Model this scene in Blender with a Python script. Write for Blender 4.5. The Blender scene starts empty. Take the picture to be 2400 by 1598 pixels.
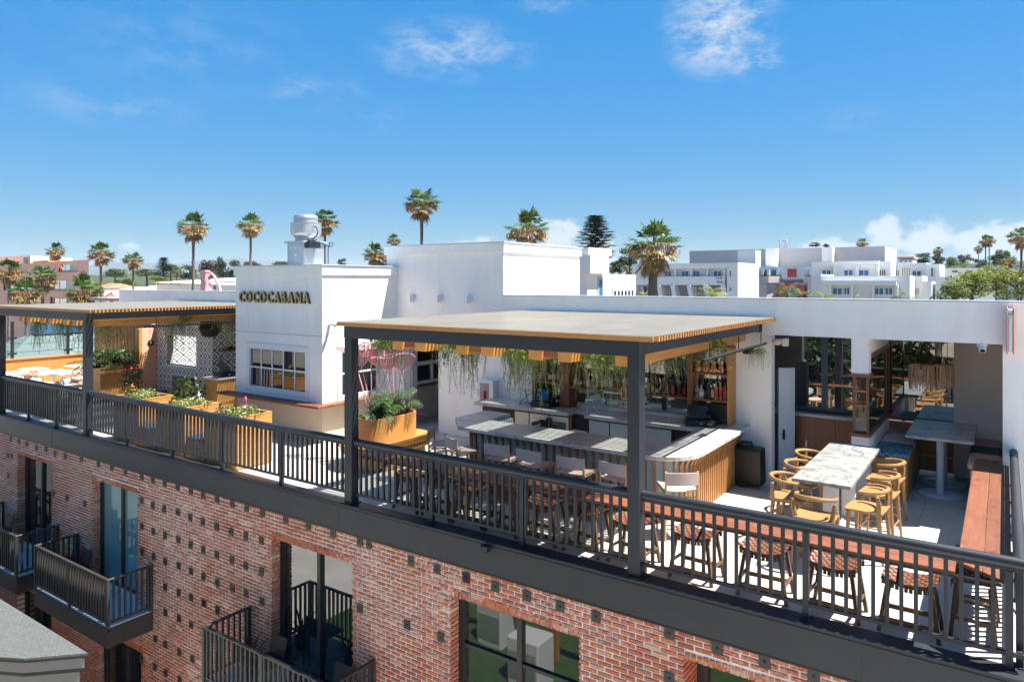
import bpy, math, random
from mathutils import Vector, Matrix
from math import sin, cos, pi, radians as RAD
random.seed(7)
SC = bpy.context.scene
COL = SC.collection
# ------------------------------------------------------------------ camera
CAMP = (0.0, -8.16, 3.75)
YAW = 34.72
cd = bpy.data.cameras.new('camera')
cam = bpy.data.objects.new('camera', cd); COL.objects.link(cam)
cam.location = CAMP; cam.rotation_euler = (RAD(90), 0, RAD(YAW))
cd.sensor_width = 36; cd.lens = 36*1665/2400; cd.shift_y = -139/2400
cd.clip_start = .1; cd.clip_end = 60000
SC.camera = cam
# ------------------------------------------------------------------ sky, sun, exposure
SUN = Vector((.45, .26, 1.0)).normalized()
EL = math.asin(SUN.z); AZ = math.atan2(SUN.x, SUN.y)
SKY_STRENGTH = .092; SUN_STRENGTH = 4.2; EXPOSURE = 1.84
world = bpy.data.worlds.new('World'); SC.world = world; world.use_nodes = True
SC.view_settings.view_transform = 'Standard'; SC.view_settings.look = 'None'
SC.view_settings.gamma = 1; SC.view_settings.use_curve_mapping = False
SC.view_settings.exposure = EXPOSURE
def build_world():
    nt = world.node_tree; N = nt.nodes; L = nt.links; N.clear()
    out = N.new('ShaderNodeOutputWorld'); bg = N.new('ShaderNodeBackground')
    bg.inputs['Strength'].default_value = SKY_STRENGTH
    sky = N.new('ShaderNodeTexSky'); sky.sky_type = 'NISHITA'; sky.sun_disc = False
    sky.sun_elevation = EL; sky.sun_rotation = AZ
    sky.air_density = .65; sky.dust_density = .2; sky.ozone_density = 1.4; sky.altitude = 20
    tc = N.new('ShaderNodeTexCoord')
    sep = N.new('ShaderNodeSeparateXYZ'); L.new(tc.outputs['Generated'], sep.inputs[0])
    def M(op, a, b=None, c=None):
        n = N.new('ShaderNodeMath'); n.operation = op
        for i, s in enumerate((a, b, c)):
            if s is None: continue
            if isinstance(s, (int, float)): n.inputs[i].default_value = s
            else: L.new(s, n.inputs[i])
        return n.outputs[0]
    # azimuth measured from the camera axis (radians, right positive) and tangent of the elevation
    cy, sy = cos(RAD(YAW)), sin(RAD(YAW))
    r = M('ADD', M('MULTIPLY', sep.outputs['X'], cy), M('MULTIPLY', sep.outputs['Y'], sy))
    d = M('SUBTRACT', M('MULTIPLY', sep.outputs['Y'], cy), M('MULTIPLY', sep.outputs['X'], sy))
    az = M('ARCTAN2', r, d)
    el = M('ARCSINE', sep.outputs['Z'])
    comb = N.new('ShaderNodeCombineXYZ'); L.new(az, comb.inputs[0]); L.new(M('MULTIPLY', el, 1.7), comb.inputs[1])
    def noise(scale, detail, rough, dist=0, off=0):
        mp = N.new('ShaderNodeMapping'); mp.inputs['Location'].default_value = (off, off*.37, 0)
        L.new(comb.outputs[0], mp.inputs[0])
        n = N.new('ShaderNodeTexNoise'); n.noise_dimensions = '3D'
        n.inputs['Scale'].default_value = scale; n.inputs['Detail'].default_value = detail
        n.inputs['Roughness'].default_value = rough; n.inputs['Distortion'].default_value = dist
        L.new(mp.outputs[0], n.inputs['Vector']); return n.outputs['Fac']
    def rng(v, a, b, c=0., e=1.):
        n = N.new('ShaderNodeMapRange'); n.interpolation_type = 'SMOOTHSTEP'
        for i, x in zip(range(1, 5), (a, b, c, e)): n.inputs[i].default_value = x
        L.new(v, n.inputs[0]); return n.outputs[0]
    def blob(u, v, hw, hh):
        a0 = math.atan((u-1200)/1665); e0 = math.atan((660-v)/math.hypot(1665, u-1200)); f = 1/math.hypot(1665, u-1200)
        a = N.new('ShaderNodeVectorMath'); a.operation = 'MULTIPLY_ADD'; L.new(comb.outputs[0], a.inputs[0])
        sx, sy_ = 1/(hw*f*.92), 1/(hh*f*1.7)
        a.inputs[1].default_value = (sx, sy_, 0); a.inputs[2].default_value = (-a0*sx, -e0*1.7*sy_, 0)
        q = N.new('ShaderNodeVectorMath'); q.operation = 'LENGTH'; L.new(a.outputs[0], q.inputs[0])
        return q.outputs['Value']
    def patches(lst):
        tot = None
        for (u, v, hw, hh, k) in lst:
            n = N.new('ShaderNodeMapRange'); L.new(blob(u, v, hw, hh), n.inputs[0])
            for i, x in zip(range(1, 5), (1.0, 0.0, 0.0, k)): n.inputs[i].default_value = x
            tot = n.outputs[0] if tot is None else M('MAXIMUM', tot, n.outputs[0])
        return tot
    soft = noise(8, 7, .66, .9, 8.8); fine = noise(24, 6, .68, 0, 9.2)
    w = patches([(1060,118,250,80,.75),(1690,65,170,125,1.5),(1770,140,95,60,1.1),(260,240,240,65,.36),(740,215,150,65,.36),(900,275,120,45,.28),(1290,8,95,35,.5),(1990,275,100,35,.3),(430,110,420,130,.2)])
    tex = M('ADD', M('MULTIPLY', soft, .55), M('MULTIPLY', fine, .45))
    w = M('MULTIPLY', w, rng(tex, .43, .66))
    cum = patches([(1305,555,95,80,1),(1400,590,110,80,.9),(1985,580,190,48,.9),(2080,548,80,78,1.05),(2180,556,125,72,1.1),(2330,565,220,85,1.1),(1390,486,60,11,.6),(300,575,75,40,.6),(1150,570,230,28,.7)])
    tex2 = M('ADD', M('MULTIPLY', soft, .35), M('MULTIPLY', noise(30, 5, .6, .2, 5.5), .65))
    c2 = M('MULTIPLY', rng(M('ADD', M('MULTIPLY', cum, .42), tex2), .64, .80), rng(cum, .05, .5))
    dens = M('MINIMUM', M('MAXIMUM', M('MULTIPLY', w, .8), M('MULTIPLY', c2, .85)), 1.0)
    bw = N.new('ShaderNodeRGBToBW'); L.new(sky.outputs[0], bw.inputs[0])
    k = M('DIVIDE', 1.95, M('ADD', M('DIVIDE', bw.outputs[0], 1.0), 1.0))           # softens the glare near the horizon and the sun alike
    sc_ = N.new('ShaderNodeVectorMath'); sc_.operation = 'SCALE'; L.new(sky.outputs[0], sc_.inputs[0]); L.new(k, sc_.inputs['Scale'])
    gm = N.new('ShaderNodeHueSaturation'); gm.inputs['Saturation'].default_value = 1.4; gm.inputs['Hue'].default_value = .49; L.new(sc_.outputs[0], gm.inputs['Color'])
    mix = N.new('ShaderNodeMix'); mix.data_type = 'RGBA'
    L.new(dens, mix.inputs['Factor']); L.new(gm.outputs[0], mix.inputs[6])
    mix.inputs[7].default_value = (2.6, 2.7, 2.8, 1)
    L.new(mix.outputs[2], bg.inputs['Color']); L.new(bg.outputs[0], out.inputs['Surface'])
build_world()
world.cycles.sampling_method = 'MANUAL'; world.cycles.sample_map_resolution = 256
sl = bpy.data.lights.new('sun', 'SUN'); sl.energy = SUN_STRENGTH; sl.angle = RAD(.53); sl.color = (1, .955, .88)
so = bpy.data.objects.new('sun', sl); COL.objects.link(so)
so.rotation_euler = SUN.to_track_quat('Z', 'Y').to_euler(); so.location = (30, 20, 60)
SC.render.engine = 'CYCLES'
SC.cycles.use_adaptive_sampling = True; SC.cycles.adaptive_threshold = .02; SC.cycles.max_bounces = 8; SC.cycles.diffuse_bounces = 5; SC.cycles.transparent_max_bounces = 24
# ------------------------------------------------------------------ pixel helpers
S_, C_ = sin(RAD(YAW)), cos(RAD(YAW))
def P(u, v, x=None, y=None, z=None, d=None):
    """photograph pixel -> point, on the plane x=, y=, z= or at depth d"""
    t = (u-1200)/1665; w = (660-v)/1665
    ax, ay = t*C_-S_, t*S_+C_
    if z is not None: d = (z-3.75)/w
    elif y is not None: d = (y+8.16)/ay
    elif x is not None: d = x/ax
    return Vector((ax*d, ay*d-8.16, 3.75+w*d))
# ------------------------------------------------------------------ mesh builder
class MB:
    def __init__(s): s.v = []; s.f = []
    def add(s, vs, fs):
        n = len(s.v); s.v += [tuple(p) for p in vs]; s.f += [tuple(i+n for i in q) for q in fs]; return s
    def box(s, x0, x1, y0, y1, z0, z1):
        return s.add([(x0,y0,z0),(x1,y0,z0),(x1,y1,z0),(x0,y1,z0),(x0,y0,z1),(x1,y0,z1),(x1,y1,z1),(x0,y1,z1)],
                     [(0,3,2,1),(4,5,6,7),(0,1,5,4),(1,2,6,5),(2,3,7,6),(3,0,4,7)])
    def cbox(s, c, sx, sy, sz, M=None):
        M = M or Matrix.Identity(3); c = Vector(c)
        q = [c + M @ Vector((a*sx/2, b*sy/2, e*sz/2)) for e in (-1,1) for a,b in ((-1,-1),(1,-1),(1,1),(-1,1))]
        return s.add(q, [(0,3,2,1),(4,5,6,7),(0,1,5,4),(1,2,6,5),(2,3,7,6),(3,0,4,7)])
    def bar(s, p0, p1, w, h, up=(0,0,1)):
        p0, p1 = Vector(p0), Vector(p1); d = (p1-p0); l = d.length; d.normalize()
        a = d.cross(Vector(up)); 
        if a.length < 1e-4: a = d.cross(Vector((1,0,0)))
        a.normalize(); b = a.cross(d)
        M = Matrix((d, a, b)).transposed()
        return s.cbox((p0+p1)/2, l, w, h, M)
    def tube(s, pts, r, n=8, cap=True):
        pts = [Vector(p) for p in pts]; k = len(pts)
        rs = r if isinstance(r, (list, tuple)) else [r]*k
        vs = []; ref = None
        for i, p in enumerate(pts):
            d = (pts[min(i+1,k-1)]-pts[max(i-1,0)]).normalized()
            if ref is None:
                ref = d.cross(Vector((0,0,1)));
                if ref.length < .05: ref = d.cross(Vector((1,0,0)))
            a = (ref - d*ref.dot(d)).normalized(); ref = a; b = d.cross(a)
            vs += [p + (a*cos(2*pi*j/n)+b*sin(2*pi*j/n))*rs[i] for j in range(n)]
        fs = [(i*n+j, i*n+(j+1)%n, (i+1)*n+(j+1)%n, (i+1)*n+j) for i in range(k-1) for j in range(n)]
        if cap: fs += [tuple(range(n-1,-1,-1)), tuple((k-1)*n+j for j in range(n))]
        return s.add(vs, fs)
    def lathe(s, prof, c=(0,0,0), n=16):
        vs = [(c[0]+r*cos(2*pi*j/n), c[1]+r*sin(2*pi*j/n), c[2]+z) for r, z in prof for j in range(n)]
        k = len(prof)
        fs = [(i*n+j, i*n+(j+1)%n, (i+1)*n+(j+1)%n, (i+1)*n+j) for i in range(k-1) for j in range(n)]
        fs += [tuple(range(n-1,-1,-1)), tuple((k-1)*n+j for j in range(n))]
        return s.add(vs, fs)
    def prism(s, poly, z0, z1, M=None):
        n = len(poly)
        vs = [(x,y,z0) for x,y in poly]+[(x,y,z1) for x,y in poly]
        if M is not None: vs = [M @ Vector(p) for p in vs]
        return s.add(vs, [tuple(range(n-1,-1,-1)), tuple(range(n,2*n))]+[(i,(i+1)%n,(i+1)%n+n,i+n) for i in range(n)])
    def quad(s, *p): return s.add(p, [tuple(range(len(p)))])
    def mesh(s, name, mat=None, smooth=False, off=(0,0,0)):
        me = bpy.data.meshes.new(name)
        o = Vector(off)
        me.from_pydata([(p[0]-o.x, p[1]-o.y, p[2]-o.z) for p in s.v], [], s.f)
        if mat: me.materials.append(mat)
        if smooth:
            for p in me.polygons: p.use_smooth = True
            me.set_sharp_from_angle(angle=RAD(38))
        me.update(); return me
def wloc(o):
    v = Vector((0,0,0))
    while o: v += o.location; o = o.parent
    return v
def link(name, data, parent=None, loc=None, rot=None):
    o = bpy.data.objects.new(name, data); COL.objects.link(o)
    if parent: o.parent = parent
    if loc is not None: o.location = Vector(loc) - (wloc(parent) if parent else Vector((0,0,0)))
    if rot is not None: o.rotation_euler = rot
    return o
def obj(name, mb, mat, parent=None, smooth=False, bevel=0, label=None, seg=1):
    """one mesh object; world coordinates in, origin at the thing's base"""
    off = wloc(parent) if parent else (0,0,0)
    o = link(name, mb.mesh(name, mat, smooth, off), parent)
    if bevel:
        m = o.modifiers.new('bevel', 'BEVEL'); m.width = bevel; m.segments = seg; m.limit_method = 'ANGLE'; m.angle_limit = RAD(40)
    if label: o['label'] = label
    return o
def thing(name, label, cat, loc=(0,0,0), group=None, rz=0):
    o = link(name, None); o.location = loc; o.rotation_euler = (0,0,rz); o.empty_display_size = .2
    o['label'] = label; o['category'] = cat
    if group: o['group'] = group
    return o
def tag(o, label, cat, group=None):
    o['label'] = label; o['category'] = cat
    if group: o['group'] = group
    return o
def struct(o): o['kind'] = 'structure'; return o
def stuff(o): o['kind'] = 'stuff'; return o
def dup(root, loc, rz=0, label=None, scale=None, group=None):
    def cp(o, par):
        c = o.copy(); COL.objects.link(c)
        if par: c.parent = par
        for ch in list(o.children): cp(ch, c)
        return c
    r = cp(root, None); r.location = loc; r.rotation_euler = (0,0,rz)
    if scale: r.scale = (scale,)*3 if isinstance(scale, (int, float)) else scale
    if label: r['label'] = label
    if group: r['group'] = group
    return r
def once(proto_store, key, make):
    if key not in proto_store: proto_store[key] = make()
    return proto_store[key]
# ------------------------------------------------------------------ materials
MATS = {}
def newmat(name):
    m = bpy.data.materials.new(name); m.use_nodes = True
    nt = m.node_tree; b = nt.nodes['Principled BSDF']; MATS[name] = m
    return m, nt, b
def ramp(nt, fac, stops):
    r = nt.nodes.new('ShaderNodeValToRGB'); e = r.color_ramp.elements
    while len(e) < len(stops): e.new(.5)
    for el, (p, c) in zip(e, stops): el.position = p; el.color = (*c, 1) if len(c) == 3 else c
    nt.links.new(fac, r.inputs[0]); return r.outputs[0]
def coords(nt, scale=(1,1,1), kind='Object', rnd=False):
    t = nt.nodes.new('ShaderNodeTexCoord'); mp = nt.nodes.new('ShaderNodeMapping'); mp.inputs['Scale'].default_value = scale
    if kind == 'World':
        g = nt.nodes.new('ShaderNodeNewGeometry'); nt.links.new(g.outputs['Position'], mp.inputs[0])
    else: nt.links.new(t.outputs[kind], mp.inputs[0])
    if rnd:
        oi = nt.nodes.new('ShaderNodeObjectInfo'); mu = nt.nodes.new('ShaderNodeMath'); mu.operation = 'MULTIPLY'; mu.inputs[1].default_value = 57
        nt.links.new(oi.outputs['Random'], mu.inputs[0]); nt.links.new(mu.outputs[0], mp.inputs['Location'])
    return mp.outputs[0]
def noise(nt, vec, scale, detail=4, rough=.55, dist=0):
    n = nt.nodes.new('ShaderNodeTexNoise'); n.inputs['Scale'].default_value = scale; n.inputs['Detail'].default_value = detail
    n.inputs['Roughness'].default_value = rough; n.inputs['Distortion'].default_value = dist
    nt.links.new(vec, n.inputs['Vector']); return n.outputs['Fac']
def mixc(nt, fac, a, b, mode='MIX'):
    m = nt.nodes.new('ShaderNodeMix'); m.data_type = 'RGBA'; m.blend_type = mode
    for i, s in ((0, fac), (6, a), (7, b)):
        if isinstance(s, (int, float)): m.inputs[i].default_value = s
        elif isinstance(s, tuple): m.inputs[i].default_value = (*s, 1)
        else: nt.links.new(s, m.inputs[i])
    return m.outputs[2]
def math_(nt, op, a, b=None, c=None):
    n = nt.nodes.new('ShaderNodeMath'); n.operation = op
    for i, s in enumerate((a, b, c)):
        if s is None: continue
        if isinstance(s, (int, float)): n.inputs[i].default_value = s
        else: nt.links.new(s, n.inputs[i])
    return n.outputs[0]
def bump(nt, b, h, strength=.3, dist=.01):
    n = nt.nodes.new('ShaderNodeBump'); n.inputs['Strength'].default_value = strength; n.inputs['Distance'].default_value = dist
    nt.links.new(h, n.inputs['Height']); nt.links.new(n.outputs[0], b.inputs['Normal'])
def var(nt, col, amount=.15):
    """each object a little lighter or darker"""
    oi = nt.nodes.new('ShaderNodeObjectInfo'); h = nt.nodes.new('ShaderNodeHueSaturation')
    mr = nt.nodes.new('ShaderNodeMapRange'); mr.inputs[3].default_value = 1-amount; mr.inputs[4].default_value = 1+amount
    nt.links.new(oi.outputs['Random'], mr.inputs[0]); nt.links.new(mr.outputs[0], h.inputs['Value'])
    nt.links.new(col, h.inputs['Color']); return h.outputs[0]
def plain(name, c, rough=.6, metal=0, spots=.12, scale=3, bmp=.15, bscale=60, kind='Object', rnd=0, spec=None):
    m, nt, b = newmat(name)
    v = coords(nt, kind=kind, rnd=bool(rnd))
    n = noise(nt, v, scale, 5, .6)
    lo = tuple(x*(1-spots) for x in c); hi = tuple(min(1, x*(1+spots)) for x in c)
    col = ramp(nt, n, [(.3, lo), (.7, hi)])
    if rnd: col = var(nt, col, rnd)
    nt.links.new(col, b.inputs['Base Color']); b.inputs['Roughness'].default_value = rough; b.inputs['Metallic'].default_value = metal
    if spec is not None: b.inputs['Specular IOR Level'].default_value = spec
    if bmp: bump(nt, b, noise(nt, v, bscale, 3, .6), bmp, .004)
    return m
def wood(name, c1, c2, axis=0, rough=.5, scale=1., knots=0, rnd=.12, ring=14):
    m, nt, b = newmat(name)
    s = [ring*scale]*3; s[axis] = 1.1*scale
    v = coords(nt, tuple(s), rnd=True)
    n = noise(nt, v, 1.6, 6, .6, .6)
    v2 = coords(nt, tuple(x*5 for x in s), rnd=True)
    f = noise(nt, v2, 2, 3, .5)
    col = ramp(nt, n, [(.28, c1), (.72, c2)])
    col = mixc(nt, .25, col, ramp(nt, f, [(.35, tuple(x*.55 for x in c1)), (.6, c2)]))
    if knots:
        vo = nt.nodes.new('ShaderNodeTexVoronoi'); ks = [3.2]*3; ks[axis] = 1.5
        nt.links.new(coords(nt, tuple(ks), rnd=True), vo.inputs['Vector']); vo.inputs['Scale'].default_value = 1.6
        k = ramp(nt, vo.outputs['Distance'], [(.03, (1,1,1)), (.2, (0,0,0))])
        big = ramp(nt, noise(nt, coords(nt, (1.5,1.5,1.5), rnd=True), 2.3, 3, .7), [(.5, (0,0,0)), (.72, (1,1,1))])
        col = mixc(nt, math_(nt, 'MULTIPLY', k, knots), col, tuple(x*.35 for x in c1))
        col = mixc(nt, math_(nt, 'MULTIPLY', big, knots*.7), col, tuple(x*.45 for x in c1))
    col = var(nt, col, rnd)
    nt.links.new(col, b.inputs['Base Color']); b.inputs['Roughness'].default_value = rough
    bump(nt, b, n, .12, .004); return m
def flat(name, c, rough=.5, metal=0, rnd=0, spec=None):
    m, nt, b = newmat(name); b.inputs['Base Color'].default_value = (*c, 1)
    b.inputs['Roughness'].default_value = rough; b.inputs['Metallic'].default_value = metal
    if spec is not None: b.inputs['Specular IOR Level'].default_value = spec
    if rnd:
        rgb = nt.nodes.new('ShaderNodeRGB'); rgb.outputs[0].default_value = (*c, 1)
        nt.links.new(var(nt, rgb.outputs[0], rnd), b.inputs['Base Color'])
    return m
def leafmat(name, stops, scale=2., trans=.25, rough=.5):
    m, nt, b = newmat(name); v = coords(nt, kind='Object', rnd=True)
    col = var(nt, ramp(nt, noise(nt, v, scale, 4, .7), stops), .18)
    nt.links.new(col, b.inputs['Base Color']); b.inputs['Roughness'].default_value = rough
    tr = nt.nodes.new('ShaderNodeBsdfTranslucent'); nt.links.new(col, tr.inputs[0])
    mx = nt.nodes.new('ShaderNodeMixShader'); mx.inputs[0].default_value = trans
    nt.links.new(b.outputs[0], mx.inputs[1]); nt.links.new(tr.outputs[0], mx.inputs[2])
    nt.links.new(mx.outputs[0], nt.nodes['Material Output'].inputs['Surface']); return m
def glassmat(name, tint=(.02,.03,.035), mirror=1.0, clear=.0, rough=.02, ior=1.5, base=.0):
    """window glass: reflects by Fresnel, the rest is seen through (clear) or falls into the dark room (tint)"""
    m, nt, b = newmat(name); N = nt.nodes; L = nt.links
    gl = N.new('ShaderNodeBsdfGlossy'); gl.inputs['Roughness'].default_value = rough; gl.inputs[0].default_value = (mirror,)*3+(1,)
    df = N.new('ShaderNodeBsdfDiffuse'); df.inputs[0].default_value = (*tint, 1)
    tp = N.new('ShaderNodeBsdfTransparent'); tp.inputs[0].default_value = (.93,.96,.95,1)
    a = N.new('ShaderNodeMixShader'); a.inputs[0].default_value = clear; L.new(df.outputs[0], a.inputs[1]); L.new(tp.outputs[0], a.inputs[2])
    fr = N.new('ShaderNodeFresnel'); fr.inputs[0].default_value = ior
    fac = math_(nt, 'MINIMUM', math_(nt, 'ADD', math_(nt, 'MULTIPLY', fr.outputs[0], 1.0), base), 1.0)
    x = N.new('ShaderNodeMixShader'); L.new(fac, x.inputs[0]); L.new(a.outputs[0], x.inputs[1]); L.new(gl.outputs[0], x.inputs[2])
    # slight waviness of the pane
    nz = noise(nt, coords(nt, (.6,.6,.6)), 1.2, 2, .5); bn = N.new('ShaderNodeBump'); bn.inputs['Strength'].default_value = .05; bn.inputs['Distance'].default_value = .05
    L.new(nz, bn.inputs['Height']); L.new(bn.outputs[0], gl.inputs['Normal'])
    L.new(x.outputs[0], N['Material Output'].inputs['Surface']); return m
def stucco(name, c, stain=.06, world_scale=1.):
    m, nt, b = newmat(name); v = coords(nt, kind='World')
    n1 = noise(nt, v, .8, 6, .65); vs = coords(nt, (2.2,2.2,.22), kind='World'); n2 = noise(nt, vs, 1.3, 5, .6)
    k = math_(nt, 'ADD', math_(nt, 'MULTIPLY', n1, .6), math_(nt, 'MULTIPLY', n2, .4))
    col = ramp(nt, k, [(.32, tuple(x*(1-stain) for x in c)), (.62, c)])
    nt.links.new(col, b.inputs['Base Color']); b.inputs['Roughness'].default_value = .85; b.inputs['Specular IOR Level'].default_value = .25
    bump(nt, b, noise(nt, v, 55, 3, .6), .25, .004); return m
def marble(name, base=(.62,.62,.60), vein=(.20,.21,.22), scale=1.0, stretch=(1,1,1)):
    m, nt, b = newmat(name); v = coords(nt, stretch, kind='World')
    w1 = noise(nt, v, scale*.8, 6, .6, 1.2); n = noise(nt, v, scale*.55, 6, .58, 1.8); n2 = noise(nt, v, scale*1.9, 7, .65, .8)
    r1 = math_(nt, 'ABSOLUTE', math_(nt, 'SUBTRACT', n, .5)); r2 = math_(nt, 'ABSOLUTE', math_(nt, 'SUBTRACT', n2, .5))
    a = ramp(nt, r1, [(.0, (1,1,1)), (.022, (.25,)*3), (.07, (0,0,0))]); c = ramp(nt, r2, [(0, (1,1,1)), (.02, (0,0,0))])
    broad = ramp(nt, w1, [(.40, (0,0,0)), (.70, (1,1,1))])
    col = mixc(nt, math_(nt, 'MULTIPLY', broad, .6), base, tuple(x*.6+y*.4 for x, y in zip(base, vein)))
    col = mixc(nt, math_(nt, 'MULTIPLY', a, .75), col, vein); col = mixc(nt, math_(nt, 'MULTIPLY', c, .22), col, vein)
    nt.links.new(col, b.inputs['Base Color']); b.inputs['Roughness'].default_value = .25; return m

stucco('white', (.90,.87,.825), .12); stucco('beige', (.56,.47,.37)); stucco('greige', (.44,.40,.36)); stucco('alcove', (.86,.77,.70)); plain('wicker', (.62,.40,.24), .7, 0, .2, 20, 0); stucco('pinkwall', (.92,.49,.36), .04)
stucco('cream', (.66,.58,.46)); stucco('civic', (.74,.73,.71), .06); stucco('civic_grey', (.47,.455,.46)); stucco('lavender', (.50,.38,.45))
stucco('peach', (.74,.38,.27), .03)
plain('metal', (.016,.019,.025), .5, 0, .25, 1.5, .05, 90, kind='World'); plain('metal_side', (.035,.031,.027), .5, 0, .2, 2, .05)
plain('steel', (.66,.66,.67), .38, .75, .08, 4, .03); plain('galv', (.45,.47,.49), .42, .7, .12, 5, .05)
plain('black', (.012,.012,.014), .45, 0, .2, 3, .05); flat('screen', (.01,.02,.03), .12); flat('screen_blue', (.012,.05,.10), .2)
wood('cedar', (.48,.19,.04), (.66,.31,.08), 1); wood('cedar_x', (.36,.155,.045), (.50,.24,.08), 0); wood('cedar_z', (.46,.18,.04), (.62,.29,.075), 2)
wood('planter_x', (.43,.185,.045), (.56,.275,.08), 0, .45); wood('planter_y', (.43,.185,.045), (.56,.275,.08), 1, .45)
wood('redwood_x', (.14,.042,.02), (.25,.092,.045), 0, .5, knots=.8); wood('redwood_y', (.14,.042,.02), (.25,.092,.045), 1, .5, knots=.8)
wood('oak', (.28,.145,.05), (.39,.22,.085), 2, .42, rnd=.05); wood('ash', (.38,.235,.105), (.50,.33,.17), 2, .5, rnd=.06)
wood('walnut', (.07,.035,.016), (.15,.075,.035), 2, .45); wood('walnut_x', (.19,.07,.032), (.30,.12,.058), 0, .45); wood('walnut_pz', (.19,.07,.032), (.30,.12,.058), 2, .4)
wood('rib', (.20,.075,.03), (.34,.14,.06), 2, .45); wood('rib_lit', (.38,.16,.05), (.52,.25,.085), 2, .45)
plain('leather', (.10,.04,.023), .45, 0, .35, 14, .2, 40); plain('leather_top', (.16,.05,.02), .42, 0, .3, 12, .2, 40)
plain('canvas', (.62,.47,.41), .85, 0, .05, 5, .2, 250); plain('cushion_pink', (.58,.31,.25), .85, 0, .06, 4, .2, 200)
plain('cushion_mauve', (.42,.30,.31), .85, 0, .06, 4, .2, 200); plain('cushion_pale', (.55,.50,.50), .85, 0, .06, 4, .2, 200)
plain('cushion_navy', (.03,.06,.09), .8, 0, .15, 4, .2, 200)
flat('whitepaint', (.74,.74,.75), .35); plain('whitepaint2', (.72,.70,.70), .4, 0, .04, 3, 0)
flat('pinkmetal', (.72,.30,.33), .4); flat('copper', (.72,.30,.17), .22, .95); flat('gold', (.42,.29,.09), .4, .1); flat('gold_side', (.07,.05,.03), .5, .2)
flat('blue_tile', (.30,.40,.44), .3, rnd=.12); flat('teal_trim', (.03,.10,.16), .4)
marble('marble', (.36,.36,.335), (.085,.09,.085), 2.2); marble('marble_bar', (.58,.57,.53), (.27,.275,.27), 1.6, (.5,2.2,1)); marble('marble_back', (.60,.57,.54), (.30,.28,.27), 1.8, (.5,2.2,1))
marble('marble_warm', (.52,.50,.50), (.2,.2,.22), 1.3)
leafmat('palm_green', [(.3,(.03,.065,.014)),(.55,(.085,.14,.03)),(.75,(.17,.20,.045))], 1.2, .4)
leafmat('palm_yellow', [(.3,(.16,.16,.035)),(.7,(.38,.30,.09))], 1.5, .35)
leafmat('palm_dead', [(.3,(.22,.13,.06)),(.7,(.44,.28,.15))], 1.5, .25)
leafmat('palm_fruit', [(.3,(.42,.19,.10)),(.7,(.62,.34,.20))], 2., .25)
leafmat('foliage_dark', [(.3,(.02,.042,.02)),(.6,(.045,.08,.03)),(.8,(.09,.12,.045))], .6)
leafmat('foliage_mid', [(.3,(.045,.08,.02)),(.6,(.11,.16,.035)),(.8,(.20,.23,.055))], .8, .35)
leafmat('foliage_light', [(.3,(.12,.16,.03)),(.6,(.25,.28,.06)),(.8,(.40,.38,.09))], .8, .4)
leafmat('foliage_brown', [(.3,(.06,.05,.035)),(.7,(.13,.10,.075))], .8)
leafmat('kentia', [(.3,(.02,.06,.012)),(.6,(.06,.13,.025)),(.8,(.14,.20,.05))], 3.); leafmat('bromelia', [(.3,(.10,.012,.03)),(.7,(.24,.03,.06))], 3.)
leafmat('rhipsalis', [(.3,(.14,.18,.07)),(.6,(.28,.33,.14)),(.85,(.44,.47,.20))], 9., .45)
leafmat('ivy', [(.3,(.09,.15,.025)),(.6,(.20,.32,.045)),(.85,(.34,.46,.07))], 6., .45)
flat('flower_white', (.72,.66,.58), .8); flat('flower_pink', (.65,.10,.28), .7); flat('flower_red', (.35,.015,.04), .7); flat('flower_orange', (.6,.25,.05), .7)
plain('soil', (.05,.035,.025), .95, 0, .3, 12, .3, 40)
plain('trunk', (.13,.105,.085), .9, 0, .35, 5, .6, 18); plain('bark', (.10,.075,.055), .9, 0, .35, 3, .6, 12)
glassmat('window_dark', (.012,.016,.018), .85, 0, .015, 1.55, .07); glassmat('window_mirror', (.012,.016,.018), .9, 0, .004, 1.6, .34)
glassmat('window_tower', (.02,.022,.022), .85, 0, .01, 1.55, .16); glassmat('window_teal_reflection', (.15,.32,.33), .8, 0, .02, 1.5, .18); glassmat('window_far', (.02,.05,.08), .8, 0, .05, 1.6, .15)  # teal pane: a reflected teal building is painted into its tint
glassmat('clear', (.3,.32,.32), .9, .93, .01, 1.5, .0); glassmat('clear_brown', (.10,.06,.035), .9, .55, .01, 1.5, .02)
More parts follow.
